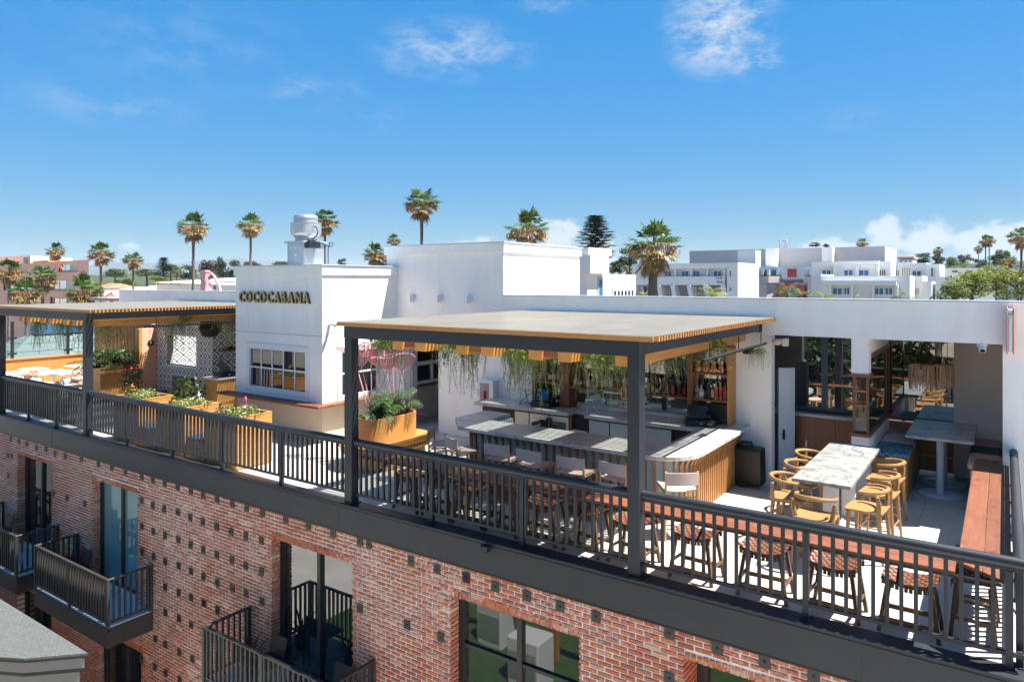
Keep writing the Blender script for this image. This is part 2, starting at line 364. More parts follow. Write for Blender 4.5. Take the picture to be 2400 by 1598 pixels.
# ------------------------------------------------------------------ special materials
BW, BH, BZ0 = .213, .0677, -.372
WY = 5.3                      # face of the white rooftop wall
def brick_material():
    m, nt, b = newmat('brick'); L = nt.links
    g = nt.nodes.new('ShaderNodeNewGeometry'); s = nt.nodes.new('ShaderNodeSeparateXYZ'); L.new(g.outputs['Position'], s.inputs[0])
    row = math_(nt, 'FLOOR', math_(nt, 'DIVIDE', math_(nt, 'SUBTRACT', s.outputs[2], BZ0-100*BH), BH))
    par = math_(nt, 'MULTIPLY', math_(nt, 'MODULO', row, 2), .5)
    col = math_(nt, 'FLOOR', math_(nt, 'ADD', math_(nt, 'SUBTRACT', math_(nt, 'DIVIDE', s.outputs[0], BW), par), 200.5))
    cb = nt.nodes.new('ShaderNodeCombineXYZ'); L.new(col, cb.inputs[0]); L.new(row, cb.inputs[1])
    wn = nt.nodes.new('ShaderNodeTexWhiteNoise'); wn.noise_dimensions = '2D'; L.new(cb.outputs[0], wn.inputs['Vector'])
    c = ramp(nt, wn.outputs['Value'], [(0,(.32,.06,.028)),(.2,(.48,.105,.04)),(.42,(.60,.16,.055)),(.62,(.40,.08,.038)),(.76,(.64,.225,.075)),(.85,(.17,.07,.05)),(.93,(.56,.25,.115)),(1,(.78,.56,.36))])
    v = coords(nt, kind='World')
    n = noise(nt, v, 34, 5, .7); c = mixc(nt, .45, c, ramp(nt, n, [(.3,(.28,.05,.03)),(.75,(.68,.26,.12))]))
    # lime bloom and old mortar smears
    big = noise(nt, v, .55, 4, .6, .4); fine = noise(nt, v, 17, 6, .75)
    k = math_(nt, 'MULTIPLY', ramp(nt, big, [(.44,(.10,)*3),(.60,(1,)*3)]), ramp(nt, fine, [(.46,(0,)*3),(.62,(1,)*3)]))
    c = mixc(nt, math_(nt, 'MULTIPLY', k, .68), c, (.82,.68,.58))
    L.new(c, b.inputs['Base Color']); b.inputs['Roughness'].default_value = .9; b.inputs['Specular IOR Level'].default_value = .2
    bump(nt, b, noise(nt, v, 90, 4, .65), .6, .006)
brick_material()
plain('mortar', (.80,.69,.60), .95, 0, .16, 7, .5, 70, kind='World')
def floor_material():
    m, nt, b = newmat('floor_tile'); v = coords(nt, kind='World')
    n = noise(nt, v, 2.2, 7, .65); n2 = noise(nt, v, 40, 3, .6)
    c = var(nt, ramp(nt, n, [(.3,(.50,.46,.395)),(.7,(.58,.535,.465))]), .05); c = mixc(nt, .12, c, ramp(nt, n2, [(.3,(.40,.37,.32)),(.7,(.62,.58,.51))]))
    nt.links.new(c, b.inputs['Base Color']); b.inputs['Roughness'].default_value = .55; bump(nt, b, n2, .1, .003)
floor_material(); plain('grout', (.27,.25,.23), .9)
def diamond_material():
    m, nt, b = newmat('diamond'); L = nt.links
    g = nt.nodes.new('ShaderNodeNewGeometry'); s = nt.nodes.new('ShaderNodeSeparateXYZ'); L.new(g.outputs['Position'], s.inputs[0])
    h = math_(nt, 'ADD', s.outputs[0], s.outputs[1])
    def tri(x, p, o):
        f = math_(nt, 'FRACT', math_(nt, 'ADD', math_(nt, 'DIVIDE', x, p), o+100)); return math_(nt, 'ABSOLUTE', math_(nt, 'SUBTRACT', f, .5))
    d = math_(nt, 'ADD', tri(h, .48, .1), tri(s.outputs[2], .41, .2))
    f = math_(nt, 'ABSOLUTE', math_(nt, 'SUBTRACT', d, .5)); f = math_(nt, 'SUBTRACT', .5, f)   # 0 at centres, .5 on the lattice
    r = nt.nodes.new('ShaderNodeValToRGB'); r.color_ramp.interpolation = 'CONSTANT'; e = r.color_ramp.elements
    st = [(0,.03),(.075,.8),(.155,.05),(.26,.8),(.43,.05)]
    while len(e) < len(st): e.new(.5)
    for el, (p, q) in zip(e, st): el.position = p; el.color = (q, q*.99, q*.97, 1) if q > .1 else (q, q*1.15, q*1.4, 1)
    L.new(f, r.inputs[0]); L.new(r.outputs[0], b.inputs['Base Color']); b.inputs['Roughness'].default_value = .3
diamond_material()
def roof_glass():
    m, nt, b = newmat('roof_glass'); N = nt.nodes; L = nt.links
    gl = N.new('ShaderNodeBsdfGlossy'); gl.inputs['Roughness'].default_value = .3; tp = N.new('ShaderNodeBsdfTransparent'); tp.inputs[0].default_value = (.95,.98,.96,1)
    df = N.new('ShaderNodeBsdfDiffuse')
    v = coords(nt, (1,.5,1), kind='World'); n = noise(nt, v, 1.6, 6, .7)
    L.new(ramp(nt, n, [(.35,(.15,.135,.11)),(.7,(.20,.183,.155))]), df.inputs[0])
    fr = N.new('ShaderNodeFresnel'); fr.inputs[0].default_value = 1.15
    a = N.new('ShaderNodeMixShader'); L.new(fr.outputs[0], a.inputs[0]); L.new(tp.outputs[0], a.inputs[1]); L.new(gl.outputs[0], a.inputs[2])
    lw = N.new('ShaderNodeLayerWeight'); lw.inputs[0].default_value = .5
    x = N.new('ShaderNodeMixShader')
    # a film of dust: the thicker the path through it, the more it covers
    L.new(math_(nt, 'MINIMUM', math_(nt, 'ADD', .16, math_(nt, 'MULTIPLY', math_(nt, 'POWER', lw.outputs['Facing'], 6), .78)), .95), x.inputs[0])
    L.new(a.outputs[0], x.inputs[1]); L.new(df.outputs[0], x.inputs[2])
    L.new(x.outputs[0], N['Material Output'].inputs['Surface'])
roof_glass()
plain('gravel', (.34,.33,.32), .95, 0, .25, 30, .4, 90); plain('coping', (.58,.64,.70), .4, .3, .04, 2, 0, kind='World')
plain('asphalt', (.06,.06,.062), .9, 0, .2, 1, .3, 30, kind='World')
plain('lawn', (.05,.10,.025), .9, 0, .3, 2, .3, 30, kind='World'); plain('bounce_paving', (.64,.61,.56), .9, 0, .12, .6, .2, 20, kind='World')
# ------------------------------------------------------------------ ground
def ground():
    m, nt, b = newmat('ground'); v = coords(nt, kind='World')
    n = noise(nt, v, .02, 6, .6); c = ramp(nt, n, [(.3,(.10,.10,.075)),(.5,(.17,.155,.125)),(.7,(.24,.225,.20))])
    nt.links.new(c, b.inputs['Base Color']); b.inputs['Roughness'].default_value = .95
    mb = MB(); mb.quad((-14000,-6000,-9.6),(14000,-6000,-9.6),(14000,16000,-9.6),(-14000,16000,-9.6))
    struct(obj('ground', mb, m))
    mb = MB(); mb.quad((-22,-17,-9.575),(-6,-17,-9.575),(-6,-8.6,-9.575),(-22,-8.6,-9.575)); struct(obj('lawn', mb, MATS['lawn']))
    mb = MB(); mb.quad((-200,-33,-9.59),(200,-33,-9.59),(200,-22,-9.59),(-200,-22,-9.59)); struct(obj('street', mb, MATS['asphalt']))
    mb = MB(); mb.quad((-120,-22,-9.585),(120,-22,-9.585),(120,-.2,-9.585),(-120,-.2,-9.585)); struct(obj('bounce_pavement', mb, MATS['bounce_paving']))  # pale paving added out of view to bounce sun onto the walls
ground()
# ------------------------------------------------------------------ helper: wall of boxes round openings, in the X-Z plane
def holed(mb, x0, x1, z0, z1, holes, ya, yb, axis='y'):
    xs = sorted({x0, x1, *[min(max(h[0],x0),x1) for h in holes], *[min(max(h[1],x0),x1) for h in holes]})
    zs = sorted({z0, z1, *[min(max(h[2],z0),z1) for h in holes], *[min(max(h[3],z0),z1) for h in holes]})
    for i in range(len(xs)-1):
        run = None
        for j in range(len(zs)-1):
            cx, cz = (xs[i]+xs[i+1])/2, (zs[j]+zs[j+1])/2
            inside = any(h[0] < cx < h[1] and h[2] < cz < h[3] for h in holes)
            if inside:
                if run is not None: put(mb, xs[i], xs[i+1], run, zs[j], ya, yb, axis); run = None
            elif run is None: run = zs[j]
        if run is not None: put(mb, xs[i], xs[i+1], run, zs[-1], ya, yb, axis)
def put(mb, a0, a1, z0, z1, ya, yb, axis):
    if axis == 'y': mb.box(a0, a1, ya, yb, z0, z1)
    else: mb.box(ya, yb, a0, a1, z0, z1)
# ------------------------------------------------------------------ brick hotel
hotel = thing('brick_hotel', 'red brick hotel with black steel roof fascia and black framed windows', 'building', (-12,.3,-9.6))
WIN = [(-21.57,-19.59,-3.2,-.83,'door'), (-17.48,-15.47,-3.2,-.84,'teal'), (-10.83,-8.75,-3.2,-.85,'door'), (-6.66,-4.52,-2.75,-.85,'window'),
       (-3.1,-.9,-3.0,-.70,'deep'), (-17.3,-15.3,-6.9,-4.25,'lower'), (-21.6,-19.6,-6.9,-4.3,'lower')]
def build_hotel():
    x0, x1, zb, zt = -25.5, .12, -7.0, -.36
    core = MB(); core.box(-30, .12, .35, 14, -9.6, -.075); core.box(.121, 3.5, WY, 14, -9.6, -.001); obj('core', core, MATS['brick'], hotel)
    mb = MB(); holed(mb, x0, x1, zb, zt, [(w[0]-.02,w[1]+.02,w[2],w[3]+.02) for w in WIN], -.108, .34); mb.box(x0,x1,-.108,.34,-9.6,zb)
    obj('mortar_wall', mb, MATS['mortar'], hotel)
    zones = [(w[0],w[1],w[2],w[3]+.105) for w in WIN]
    L = []
    r = 0
    while True:
        zt_, zb_ = BZ0-r*BH-.0092, BZ0-(r+1)*BH+.0092
        if zt_ < -6.95: break
        rowidx = 99-r; off = .5*(rowidx % 2)
        i = int(x0/BW)-1
        while True:
            a = (i+off-.5)*BW+.0095; e = (i+off+.5)*BW-.0095; i += 1
            if a > x1: break
            if e < x0: continue
            a, e = max(a,x0), min(e,x1)
            zc = (zt_+zb_)/2; segs = [(a,e,0)]
            for h in zones:
                if h[2]-.02 < zc < h[3]+.0:
                    ns = []
                    for (p,q,dp) in segs:
                        if q <= h[0]-.004 or p >= h[1]+.004: ns.append((p,q,dp)); continue
                        if p < h[0]-.02: ns.append((p,h[0],1))
                        if q > h[1]+.02: ns.append((h[1],q,1))
                    segs = ns
            for (p,q,dp) in segs:
                if any(abs(q-h[0])<.03 or abs(p-h[1])<.03 for h in zones if h[2]<zc<h[3]): dp = 1
                if q-p > .02: L.append((p,q,zb_,zt_,dp))
        r += 1
    for w in WIN:                                    # rowlock course over each opening
        n = int((w[1]-w[0])/.0725)
        for k in range(n):
            a = w[0]+k*(w[1]-w[0])/n+.005; e = w[0]+(k+1)*(w[1]-w[0])/n-.005
            L.append((a,e,w[3]+.0,w[3]+.1,1))
    def px(p):
        X,Y,Z = p; rr = X*C_+(Y+8.16)*S_; d = -X*S_+(Y+8.16)*C_; return 1200+1665*rr/d, 660+1665*(3.75-Z)/d, d
    vis = []; rest = []
    for b in L:
        u,v,d = px(((b[0]+b[1])/2,-.12,(b[2]+b[3])/2))
        (vis if (0<u<2400 and v<1590 and b[3]<-.38) else rest).append((d,b))
    vis.sort(key=lambda t: t[0]); near = vis[:300]; rest += vis[300:]
    protos = []
    for k in range(6):
        mb = MB(); j = lambda s: random.uniform(-s,s)
        fr = [(-.5+.03+j(.012),-.5,-.5+.07+j(.04)),(.5-.03+j(.012),-.5,-.5+.07+j(.04)),(.5-.03+j(.012),-.5,.5-.07+j(.04)),(-.5+.03+j(.012),-.5,.5-.07+j(.04))]
        md = [(-.5,-.38,-.5),(.5,-.38,-.5),(.5,-.38,.5),(-.5,-.38,.5)]; bk = [(x,.5,z) for x,_,z in md]
        mb.add(fr+md+bk, [(0,1,2,3)]+[(a, a+4, (a+1)%4+4, (a+1)%4) for a in range(4)]+[(a+4, a+8, (a+1)%4+8, (a+1)%4+4) for a in range(4)])
        protos.append(mb.mesh('brick', MATS['brick']))
    for d,(a,e,zl,zh,dp) in near:
        y0 = -.12+random.uniform(-.004,.004); y1 = .33 if dp else -.06
        o = link('brick', random.choice(protos), hotel, ((a+e)/2,(y0+y1)/2,(zl+zh)/2))
        o.scale = (e-a, y1-y0, zh-zl)
    mb = MB()
    for d,(a,e,zl,zh,dp) in rest:
        y0 = -.12+random.uniform(-.005,.004); y1 = .33 if dp else -.06; q = .005; j = random.uniform(-.002,.002)
        if dp: mb.box(a,e,y0,y1,zl,zh); continue
        mb.add([(a+q,y0,zl+q+j),(e-q,y0,zl+q-j),(e-q+j,y0,zh-q),(a+q+j,y0,zh-q+j),(a,-.105,zl),(e,-.105,zl),(e,-.105,zh),(a,-.105,zh)],
               [(0,1,2,3),(0,4,5,1),(1,5,6,2),(2,6,7,3),(3,7,4,0)])
    stuff(obj('brickwork', mb, MATS['brick'], hotel))
    # fascia: steel channel with a ledge and a drip seam
    mb = MB(); mb.box(-30,.22,-.15,.11,-.37,.10); f = obj('fascia', mb, MATS['metal'], hotel, bevel=.008)
    mb = MB(); mb.box(-30,.222,-.157,-.15,.045,.052); mb.box(-30,.222,-.156,-.15,-.372,-.352)
    for x in (-19.5,-9.05,-1.2): mb.box(x,x+.006,-.153,-.15,-.35,.045)
    obj('seam', mb, MATS['black'], f)
    # windows
    for (a,e,zl,zh,kind) in WIN:
        yf = .06 if kind != 'deep' else .30; fw = .055
        mb = MB(); mb.box(a,a+.11,yf,yf+.09,zl,zh); mb.box(e-fw,e,yf,yf+.09,zl,zh); mb.box(a+.11,e-fw,yf,yf+.09,zh-fw,zh); mb.box(a+.11,e-fw,yf,yf+.09,zl,zl+fw)
        xm = (a+.05+e)/2
        mb.box(xm-.04,xm+.04,yf-.012,yf+.085,zl+fw,zh-fw)
        if kind == 'window': mb.box(a+.11,xm-.04,yf+.002,yf+.08,-1.62,-1.575); mb.box(xm+.04,e-fw,yf+.002,yf+.08,-1.62,-1.575)
        w = obj('window', mb, MATS['black'], hotel)
        for (p,q) in ((a+.11,xm-.04),(xm+.04,e-fw)):
            g = MB(); g.box(p,q,yf+.04,yf+.05,zl+fw,zh-fw); obj('pane', g, MATS['window_teal_reflection' if kind == 'teal' else 'window_dark'], w)
        if kind in ('window','deep'): g = MB(); g.box(a-.0,e+.0,-.10,yf,zl-.06,zl-.001); obj('sill', g, MATS['metal'], w)
    # iron tie plates: pixel centres read off the photograph, all on the wall face
    Z6 = [(58,190),(105,205),(152,220),(205,238),(258,250),(310,270),(368,287),(460,298),(557,326),(632,348),(710,372),(803,398),(866,415),(932,438),(1007,460),(1082,483),
          (45,283),(65,287),(45,400),(303,497),(378,525),(480,557),(803,540),(865,565),(930,585),(1007,605),(1078,635),(803,685),(868,713),(935,735),(1010,760),(1080,790),(805,828),(870,855),(936,883),(1012,910),(1083,940),
          (936,1030),(1012,1062),(1083,1090),(1155,1123),(1232,1160),(938,1175),(1015,1207),(1083,1245),(880,1323),(937,1357),(1015,1400),(1090,1437),(878,1483),(940,1515),(1018,1555),(800,1437)]
    Z7 = [(80,185),(183,215),(295,247),(402,280),(518,315),(690,362),(858,413),(1040,468),(1238,525),(1305,548),(1615,675),(1808,735),(2022,795),(78,385),(180,420),(287,457),(395,490),(510,525),(82,592),(182,630),(292,668),(395,710),(512,750),
          (83,790),(185,835),(297,877),(397,917),(515,972),(87,990),(187,1040),(1237,1023),(1587,1145),(1835,1237)]
    Z8 = [(290,797),(505,865),(737,932),(983,1010),(1248,1085),(1790,1208),(2143,1320),(1788,1540)]
    Z9 = [(503,1443),(805,1530),(1110,1618),(1430,1700)]
    pts = [P(a*.4132,950+b*.4132,y=-.13) for a,b in Z6]+[P(450+a*.3175,1100+b*.3175,y=-.13) for a,b in Z7]+[P(1000+a*.3176,1100+b*.3176,y=-.13) for a,b in Z8]+[P(1600+a*.3813,1000+b*.3813,y=-.13) for a,b in Z9]
    plate = MB(); plate.cbox((0,0,0),.125,.014,.135); pm = plate.mesh('tie_plate', MATS['metal_side'])
    bolt = MB(); bolt.tube([(0,-.008,0),(0,-.02,0)],.016,6); bm_ = bolt.mesh('bolt', MATS['black'])
    for p in pts:
        z = min(p.z, -.372-.07)
        o = link('tie_plate', pm, hotel, (p.x,-.128,z)); bb = link('bolt', bm_, o); bb.location = (0,0,0)
build_hotel()
# small spotlight on the fascia
sp = thing('fascia_lamp', 'small black box lamp fixed to the steel fascia', 'lamp', (-5.97,-.16,.02))
mb = MB(); mb.box(-6.03,-5.91,-.26,-.165,-.03,.07); obj('housing', mb, MATS['black'], sp, bevel=.01)
mb = MB(); mb.box(-5.99,-5.95,-.166,-.157,-.01,.05); obj('bracket', mb, MATS['metal'], sp)
# ------------------------------------------------------------------ deck
deck = MB(); deck.box(-29,.12,.11,8.0,-.07,-.016); deck = struct(obj('roof_deck', deck, MATS['grout']))
def tiles():
    tm = MB(); tm.box(-.597,.597,-.297,.297,-.0155,0); tm = tm.mesh('deck_tile', MATS['floor_tile'])
    xs = [-.5-1.2*i for i in range(24)]
    n = 0
    for x in xs:
        for j in range(14):
            y = .11+.3+.6*j
            if y > 5.5 and not (x > -5 or -13.5 < x < -10): continue
            if y > 5.2 and x < -19: continue
            if n >= 298: return
            o = link('deck_tile', tm, deck, (x,y,0)); n += 1
tiles()
# ------------------------------------------------------------------ white rooftop building
WY = 5.3
wb = thing('white_rooftop_building', 'white stucco rooftop building with stepped flat parapets behind the terrace', 'building', (-12,6,0))
def build_white():
    W = MATS['white']
    # tower with the sign
    mb = MB(); holed(mb, -16.31, -12.97, .9, 3.9, [(-15.77,-13.5,1.08,2.13)], 2.85, 3.05)
    holed(mb, 3.05, WY, .9, 3.9, [(3.38,4.66,.98,2.12)], -13.17, -12.97, 'x')
    mb.box(-16.31,-16.11,3.05,WY,.9,3.9)
    t = obj('tower_wall', mb, W, wb, bevel=.006)
    mb = MB(); mb.box(-16.35,-12.93,2.81,WY-.003,3.9,4.13); obj('parapet_band', mb, W, wb, bevel=.01)
    mb = MB(); mb.box(-16.38,-12.90,2.78,WY-.006,4.13,4.15); obj('coping', mb, MATS['coping'], wb)
    mb = MB(); mb.box(-16.30,-12.98,2.846,2.8505,2.474,2.484); mb.box(-12.972,-12.9665,2.86,WY,2.474,2.484); obj('control_joint', mb, MATS['greige'], wb)
    mb = MB(); mb.box(-16.30,-12.98,2.86,WY,0,.9); obj('tower_base', mb, MATS['beige'], wb)
    mb = MB(); mb.prism([(-16.62,2.5),(-12.70,2.5),(-12.70,4.3),(-12.975,4.3),(-12.975,2.845),(-16.62,2.845)],.87,.925); obj('wood_ledge', mb, MATS['redwood_x'], wb, bevel=.006)
    def window(x0,x1,z0,z1,y,nx,nz,glass,axis='y',fw=.06):
        mb = MB(); q = []
        def bx(a0,a1,c0,c1,d0,d1):
            if axis == 'y': mb.box(a0,a1,d0,d1,c0,c1)
            else: mb.box(d0,d1,a0,a1,c0,c1)
        s = -1 if axis == 'y' else 1
        lo, hi = sorted((y+s*.03, y-s*.06))
        bx(x0-.08,x0+fw,z0-.08,z1+.08,lo,hi); bx(x1-fw,x1+.08,z0-.08,z1+.08,lo,hi); bx(x0+fw,x1-fw,z1-fw,z1+.08,lo,hi); bx(x0+fw,x1-fw,z0-.08,z0+fw,lo,hi)
        w = obj('window', mb, MATS['whitepaint'], wb, bevel=.006)
        mb = MB(); lo, hi = sorted((y-s*.01, y-s*.05))
        for k in range(1,nx): xx = x0+fw+(x1-x0-2*fw)*k/nx; bx(xx-.014,xx+.014,z0+fw,z1-fw,lo,hi)
        for k in range(1,nz): zz = z0+fw+(z1-z0-2*fw)*k/nz; bx(x0+fw,x1-fw,zz-.02,zz+.02,lo-.002,hi+.002)
        obj('muntin', mb, MATS['whitepaint'], w)
        lo, hi = sorted((y-s*.026, y-s*.036))
        dx = (x1-x0-2*fw)/nx; dz = (z1-z0-2*fw)/nz
        for i in range(nx):
            for j in range(nz):
                mb = MB(); bx(x0+fw+i*dx+.01,x0+fw+(i+1)*dx-.01,z0+fw+j*dz+.015,z0+fw+(j+1)*dz-.015,lo,hi); obj('pane', mb, MATS[glass], w)
    window(-15.77,-13.5,1.08,2.13,2.86,5,2,'window_tower')
    window(3.38,4.66,.98,2.12,-12.98,1,2,'window_dark','x')
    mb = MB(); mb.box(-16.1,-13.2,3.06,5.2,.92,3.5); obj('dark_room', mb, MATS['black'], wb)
    # tall block
    mb = MB(); holed(mb, -13.34, -9.57, 0, 4.44, [(-12.72,-11.55,0,2.82)], WY, WY+.25)
    mb.box(-9.82,-9.57,WY+.25,8.9,0,4.44); mb.box(-13.34,-13.09,WY+.25,8.9,0,4.44); mb.box(-13.09,-9.82,8.65,8.9,0,4.44)
    obj('tall_block', mb, W, wb, bevel=.006)
    mb = MB(); mb.box(-13.39,-9.52,WY-.05,8.95,4.44,4.66); obj('parapet_band', mb, W, wb, bevel=.01)
    mb = MB(); mb.box(-13.42,-9.49,WY-.08,8.98,4.66,4.685); obj('coping', mb, MATS['coping'], wb)
    # corridor behind the opening
    mb = MB(); mb.box(-13.085,-12.9,5.56,8.64,0,.92); obj('corridor_dado', mb, MATS['greige'], wb)
    mb = MB(); mb.box(-13.085,-12.98,5.56,8.64,.97,2.82); mb.box(-11.5,-11.3,5.56,8.64,0,2.82); mb.box(-12.9,-11.5,8.3,8.64,0,2.82); obj('corridor_wall', mb, MATS['civic_grey'], wb)
    mb = MB(); mb.box(-12.98,-12.86,5.56,8.3,.92,.97); obj('corridor_sill', mb, MATS['walnut_x'], wb)
    mb = MB(); mb.box(-12.975,-12.95,6.0,8.2,1.05,2.2); w = obj('corridor_window', mb, MATS['window_dark'], wb)
    mb = MB(); mb.box(-12.95,-12.9,5.9,8.25,1.5,1.6); mb.box(-12.95,-12.9,5.9,8.25,1.0,1.07); mb.box(-12.949,-12.901,6.6,6.66,1.07,1.5); obj('window_bar', mb, MATS['whitepaint'], w)
    mb = MB(); mb.box(-12.905,-12.88,6.75,7.15,.3,.78); obj('access_panel', mb, MATS['civic_grey'], wb)
    mb = MB(); mb.box(-12.90,-12.66,5.56,5.75,0,2.6); obj('grey_door_panel', mb, MATS['civic_grey'], wb)
    mb = MB(); mb.box(-13.09,-11.3,5.55,8.64,2.825,2.9); obj('corridor_ceiling', mb, MATS['civic_grey'], wb)
    # main wall, lintel and fin
    mb = MB(); holed(mb, -9.57, 3.5, 0, 3.42, [(-3.52,-.02,0,2.77)], WY, WY+.22); obj('main_wall', mb, W, wb)
    mb = MB(); mb.box(-9.57,3.5,WY-.025,WY+.25,3.42,3.45); obj('coping', mb, MATS['coping'], wb)
    mb = MB(); mb.box(-9.57,3.5,WY+.22,16,3.0,3.12); mb.box(-30,-24.3,WY+.22,16,3.0,3.12); mb.box(-20.9,-13.1,WY+.22,16,3.0,3.12); mb.box(-13.1,-9.57,8.9,16,3,3.12); obj('flat_roof', mb, MATS['gravel'], wb)  # unseen gap over the kitchen, added to let sun into the hatch
    # left run of the parapet wall
    mb = MB(); mb.box(-27.2,-16.32,WY,WY+.22,2.5,3.42); obj('left_parapet', mb, W, wb)
    mb = MB(); mb.box(-27.22,-16.32,WY-.025,WY+.25,3.42,3.45); obj('coping', mb, MATS['coping'], wb)
    # alcove at the right end
    mb = MB(); mb.box(-.02,.16,WY+.22,7.95,0,2.77); mb.box(-.80,-.02,7.95,8.15,0,2.77); obj('alcove_wall', mb, MATS['alcove'], wb)
    mb = MB(); mb.box(-4.6,-4.4,WY+.22,8.15,0,2.77); mb.box(-4.4,-.80,7.95,8.15,2.58,2.77); mb.box(-4.4,-1.95,7.95,8.15,0,2.58); obj('alcove_back', mb, MATS['alcove'], wb)
    mb = MB(); mb.box(-4.6,.16,WY+.225,8.15,2.775,2.9); obj('alcove_ceiling', mb, W, wb)
    # windows at the back of the alcove (they mirror the terrace)
    mb = MB()
    for x in (-4.36,-2.86,-2.1): mb.box(x-.05,x+.05,6.56,6.66,1.24,2.765)
    for a_,e_ in ((-4.31,-2.91),(-2.81,-2.15)): mb.box(a_,e_,6.57,6.655,1.241,1.31); mb.box(a_,e_,6.57,6.655,2.70,2.765)
    w = obj('bar_window', mb, MATS['teal_trim'], wb)
    for a_,e_ in ((-4.31,-2.91),(-2.81,-2.15)): g = MB(); g.box(a_,e_,6.605,6.615,1.31,2.70); obj('pane', g, MATS['window_mirror'], w)
    mb = MB(); mb.box(-1.95,-.80,7.93,8.15,.98,1.06); mb.box(-1.95,-1.9,7.93,8.15,1.06,2.58); w = obj('booth_window', mb, MATS['walnut_x'], wb)
    g = MB(); g.box(-1.9,-.80,7.96,7.97,1.06,2.58); obj('pane', g, MATS['window_mirror'], w)
    mb = MB(); mb.box(-4.4,-2.01,6.36,6.70,.02,1.16); c = obj('cabinet', mb, MATS['walnut_pz'], wb)
    for x in (-3.45,-2.62): g = MB(); g.box(x-.004,x+.004,6.354,6.3595,.05,1.14); obj('cabinet_joint', g, MATS['black'], c)
    mb = MB(); mb.box(-4.4,-3.3,6.28,6.56,1.16,1.215); obj('counter_slab', mb, MATS['marble_back'], wb); mb = MB(); mb.box(-3.295,-2.03,6.28,6.56,1.16,1.215); obj('counter_slab', mb, MATS['marble_warm'], wb)
    mb = MB(); mb.box(-3.16,-3.13,6.345,6.359,.56,.69); obj('switch_plate', mb, MATS['whitepaint'], wb)
    mb = MB()
    for k in range(3): mb.box(-1.9,-.802,7.90-.0*k,7.945,.06+.3*k,.06+.3*k+.29)
    obj('booth_back_panel', mb, MATS['cedar_x'], wb)
    # column with the glass display case
    mb = MB(); mb.box(-2.18,-1.91,WY+.02,WY+.30,2.16,2.768); mb.box(-2.0,-1.91,WY+.30,7.9,2.5,2.768); mb.box(-2.18,-1.91,WY+.02,WY+.30,0,1.08); mb.box(-2.0,-1.91,WY+.3,7.9,0,1.08); obj('pillar', mb, W, wb)
    mb = MB(); mb.box(-2.21,-1.88,WY-.01,WY+.32,1.081,1.135); mb.box(-2.03,-1.88,WY+.32,7.9,1.081,1.135); mb.box(-2.2,-1.89,WY,WY+.31,2.1,2.159); mb.box(-2.02,-1.89,WY+.31,7.9,2.42,2.499)
    mb.box(-2.16,-2.12,WY+.03,WY+.07,1.135,2.1); mb.box(-1.95,-1.91,WY+.03,WY+.07,1.135,2.1); mb.box(-2.0,-1.91,7.5,7.56,1.135,2.42)
    c = obj('display_case', mb, MATS['walnut_x'], wb)
    for z in (1.38,1.6,1.85): obj('case_shelf', MB().box(-2.12,-1.95,WY+.04,WY+.28,z,z+.02), MATS['cedar_x'], c)
    mb = MB(); mb.box(-2.12,-1.95,WY+.045,WY+.05,1.135,2.1); mb.box(-1.935,-1.925,WY+.07,7.5,1.135,2.42); obj('case_glass', mb, MATS['clear_brown'], c)
    for z in (1.14,1.40,1.62,1.87):
        mb = MB(); mb.lathe([(.02,0),(.055,.01),(.06,.1),(.03,.15),(.028,.19)],(-2.035,WY+.16,z),10); obj('case_ornament', mb, MATS['gold'], c, True)
build_white()
def folded_door():
    t = thing('folding_door', 'open pale blue-white folding door leaf with black handle at the alcove', 'door', (-3.42,5.95,0))
    M = Matrix.Rotation(RAD(38),3,'Z')
    mb = MB(); mb.cbox((-3.42,5.95,1.06),.32,.07,2.1,M); obj('leaf', mb, MATS['coping'], t, bevel=.006)
    n = M @ Vector((0,-1,0)); c = Vector((-3.42,5.95,0))
    mb = MB(); mb.cbox(c+n*.04+Vector((-.05,-.03,.86)),.05,.02,.17,M); mb.cbox(c+n*.075+Vector((-.07,-.02,.84)),.03,.05,.03,M); mb.cbox(c+n*.1+Vector((-.07,-.03,.81)),.03,.025,.12,M); obj('handle', mb, MATS['black'], t, bevel=.005)
folded_door()
# sign letters on the tower
def letters(name, label, text, x0, x1, zmid, zh, y, face, side, depth, spacing=1.0, cat='sign', bold=.02):
    t = thing(name, label, cat, ((x0+x1)/2, y, zmid))
    parts = []; x = 0
    for ch in text:
        cu = bpy.data.curves.new('letter', 'FONT'); cu.body = ch if ch != ' ' else '.'; cu.size = 1; cu.extrude = .12; cu.offset = bold; cu.resolution_u = 3
        o = bpy.data.objects.new('letter', cu); COL.objects.link(o)
        dg = bpy.context.evaluated_depsgraph_get(); me = bpy.data.meshes.new_from_object(o.evaluated_get(dg))
        bpy.data.objects.remove(o); bpy.data.curves.remove(cu)
        xs = [v.co.x for v in me.vertices]; ys = [v.co.y for v in me.vertices]
        parts.append((me, min(xs), max(xs), min(ys), max(ys)))
    parts = [None if ch == ' ' else p for ch, p in zip(text, parts)]
    widths = [.3 if p is None else p[2]-p[1] for p in parts]; gap = .16*spacing; tot = sum(widths)+gap*(len(parts)-1)
    for pt_ in parts:
        if pt_ is None: x += .3+gap; continue
        me,a,b,c,d = pt_
        k = (x1-x0)/tot; kz = zh/(max(d,.72)-min(c,-.02)+.0) if True else 1
        idx = [1 if abs(p.normal.z) < .5 else 0 for p in me.polygons]
        for v in me.vertices:
            X, Z, D = v.co.x, v.co.y, v.co.z
            v.co = ((X-a)*k + x*k + x0 - t.location.x, -(D+.12)/.24*depth, (Z-.35)*zh/.74)
        x += (b-a)+gap
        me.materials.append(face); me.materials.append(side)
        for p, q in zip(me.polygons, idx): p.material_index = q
        link('letter', me, t)
    return t
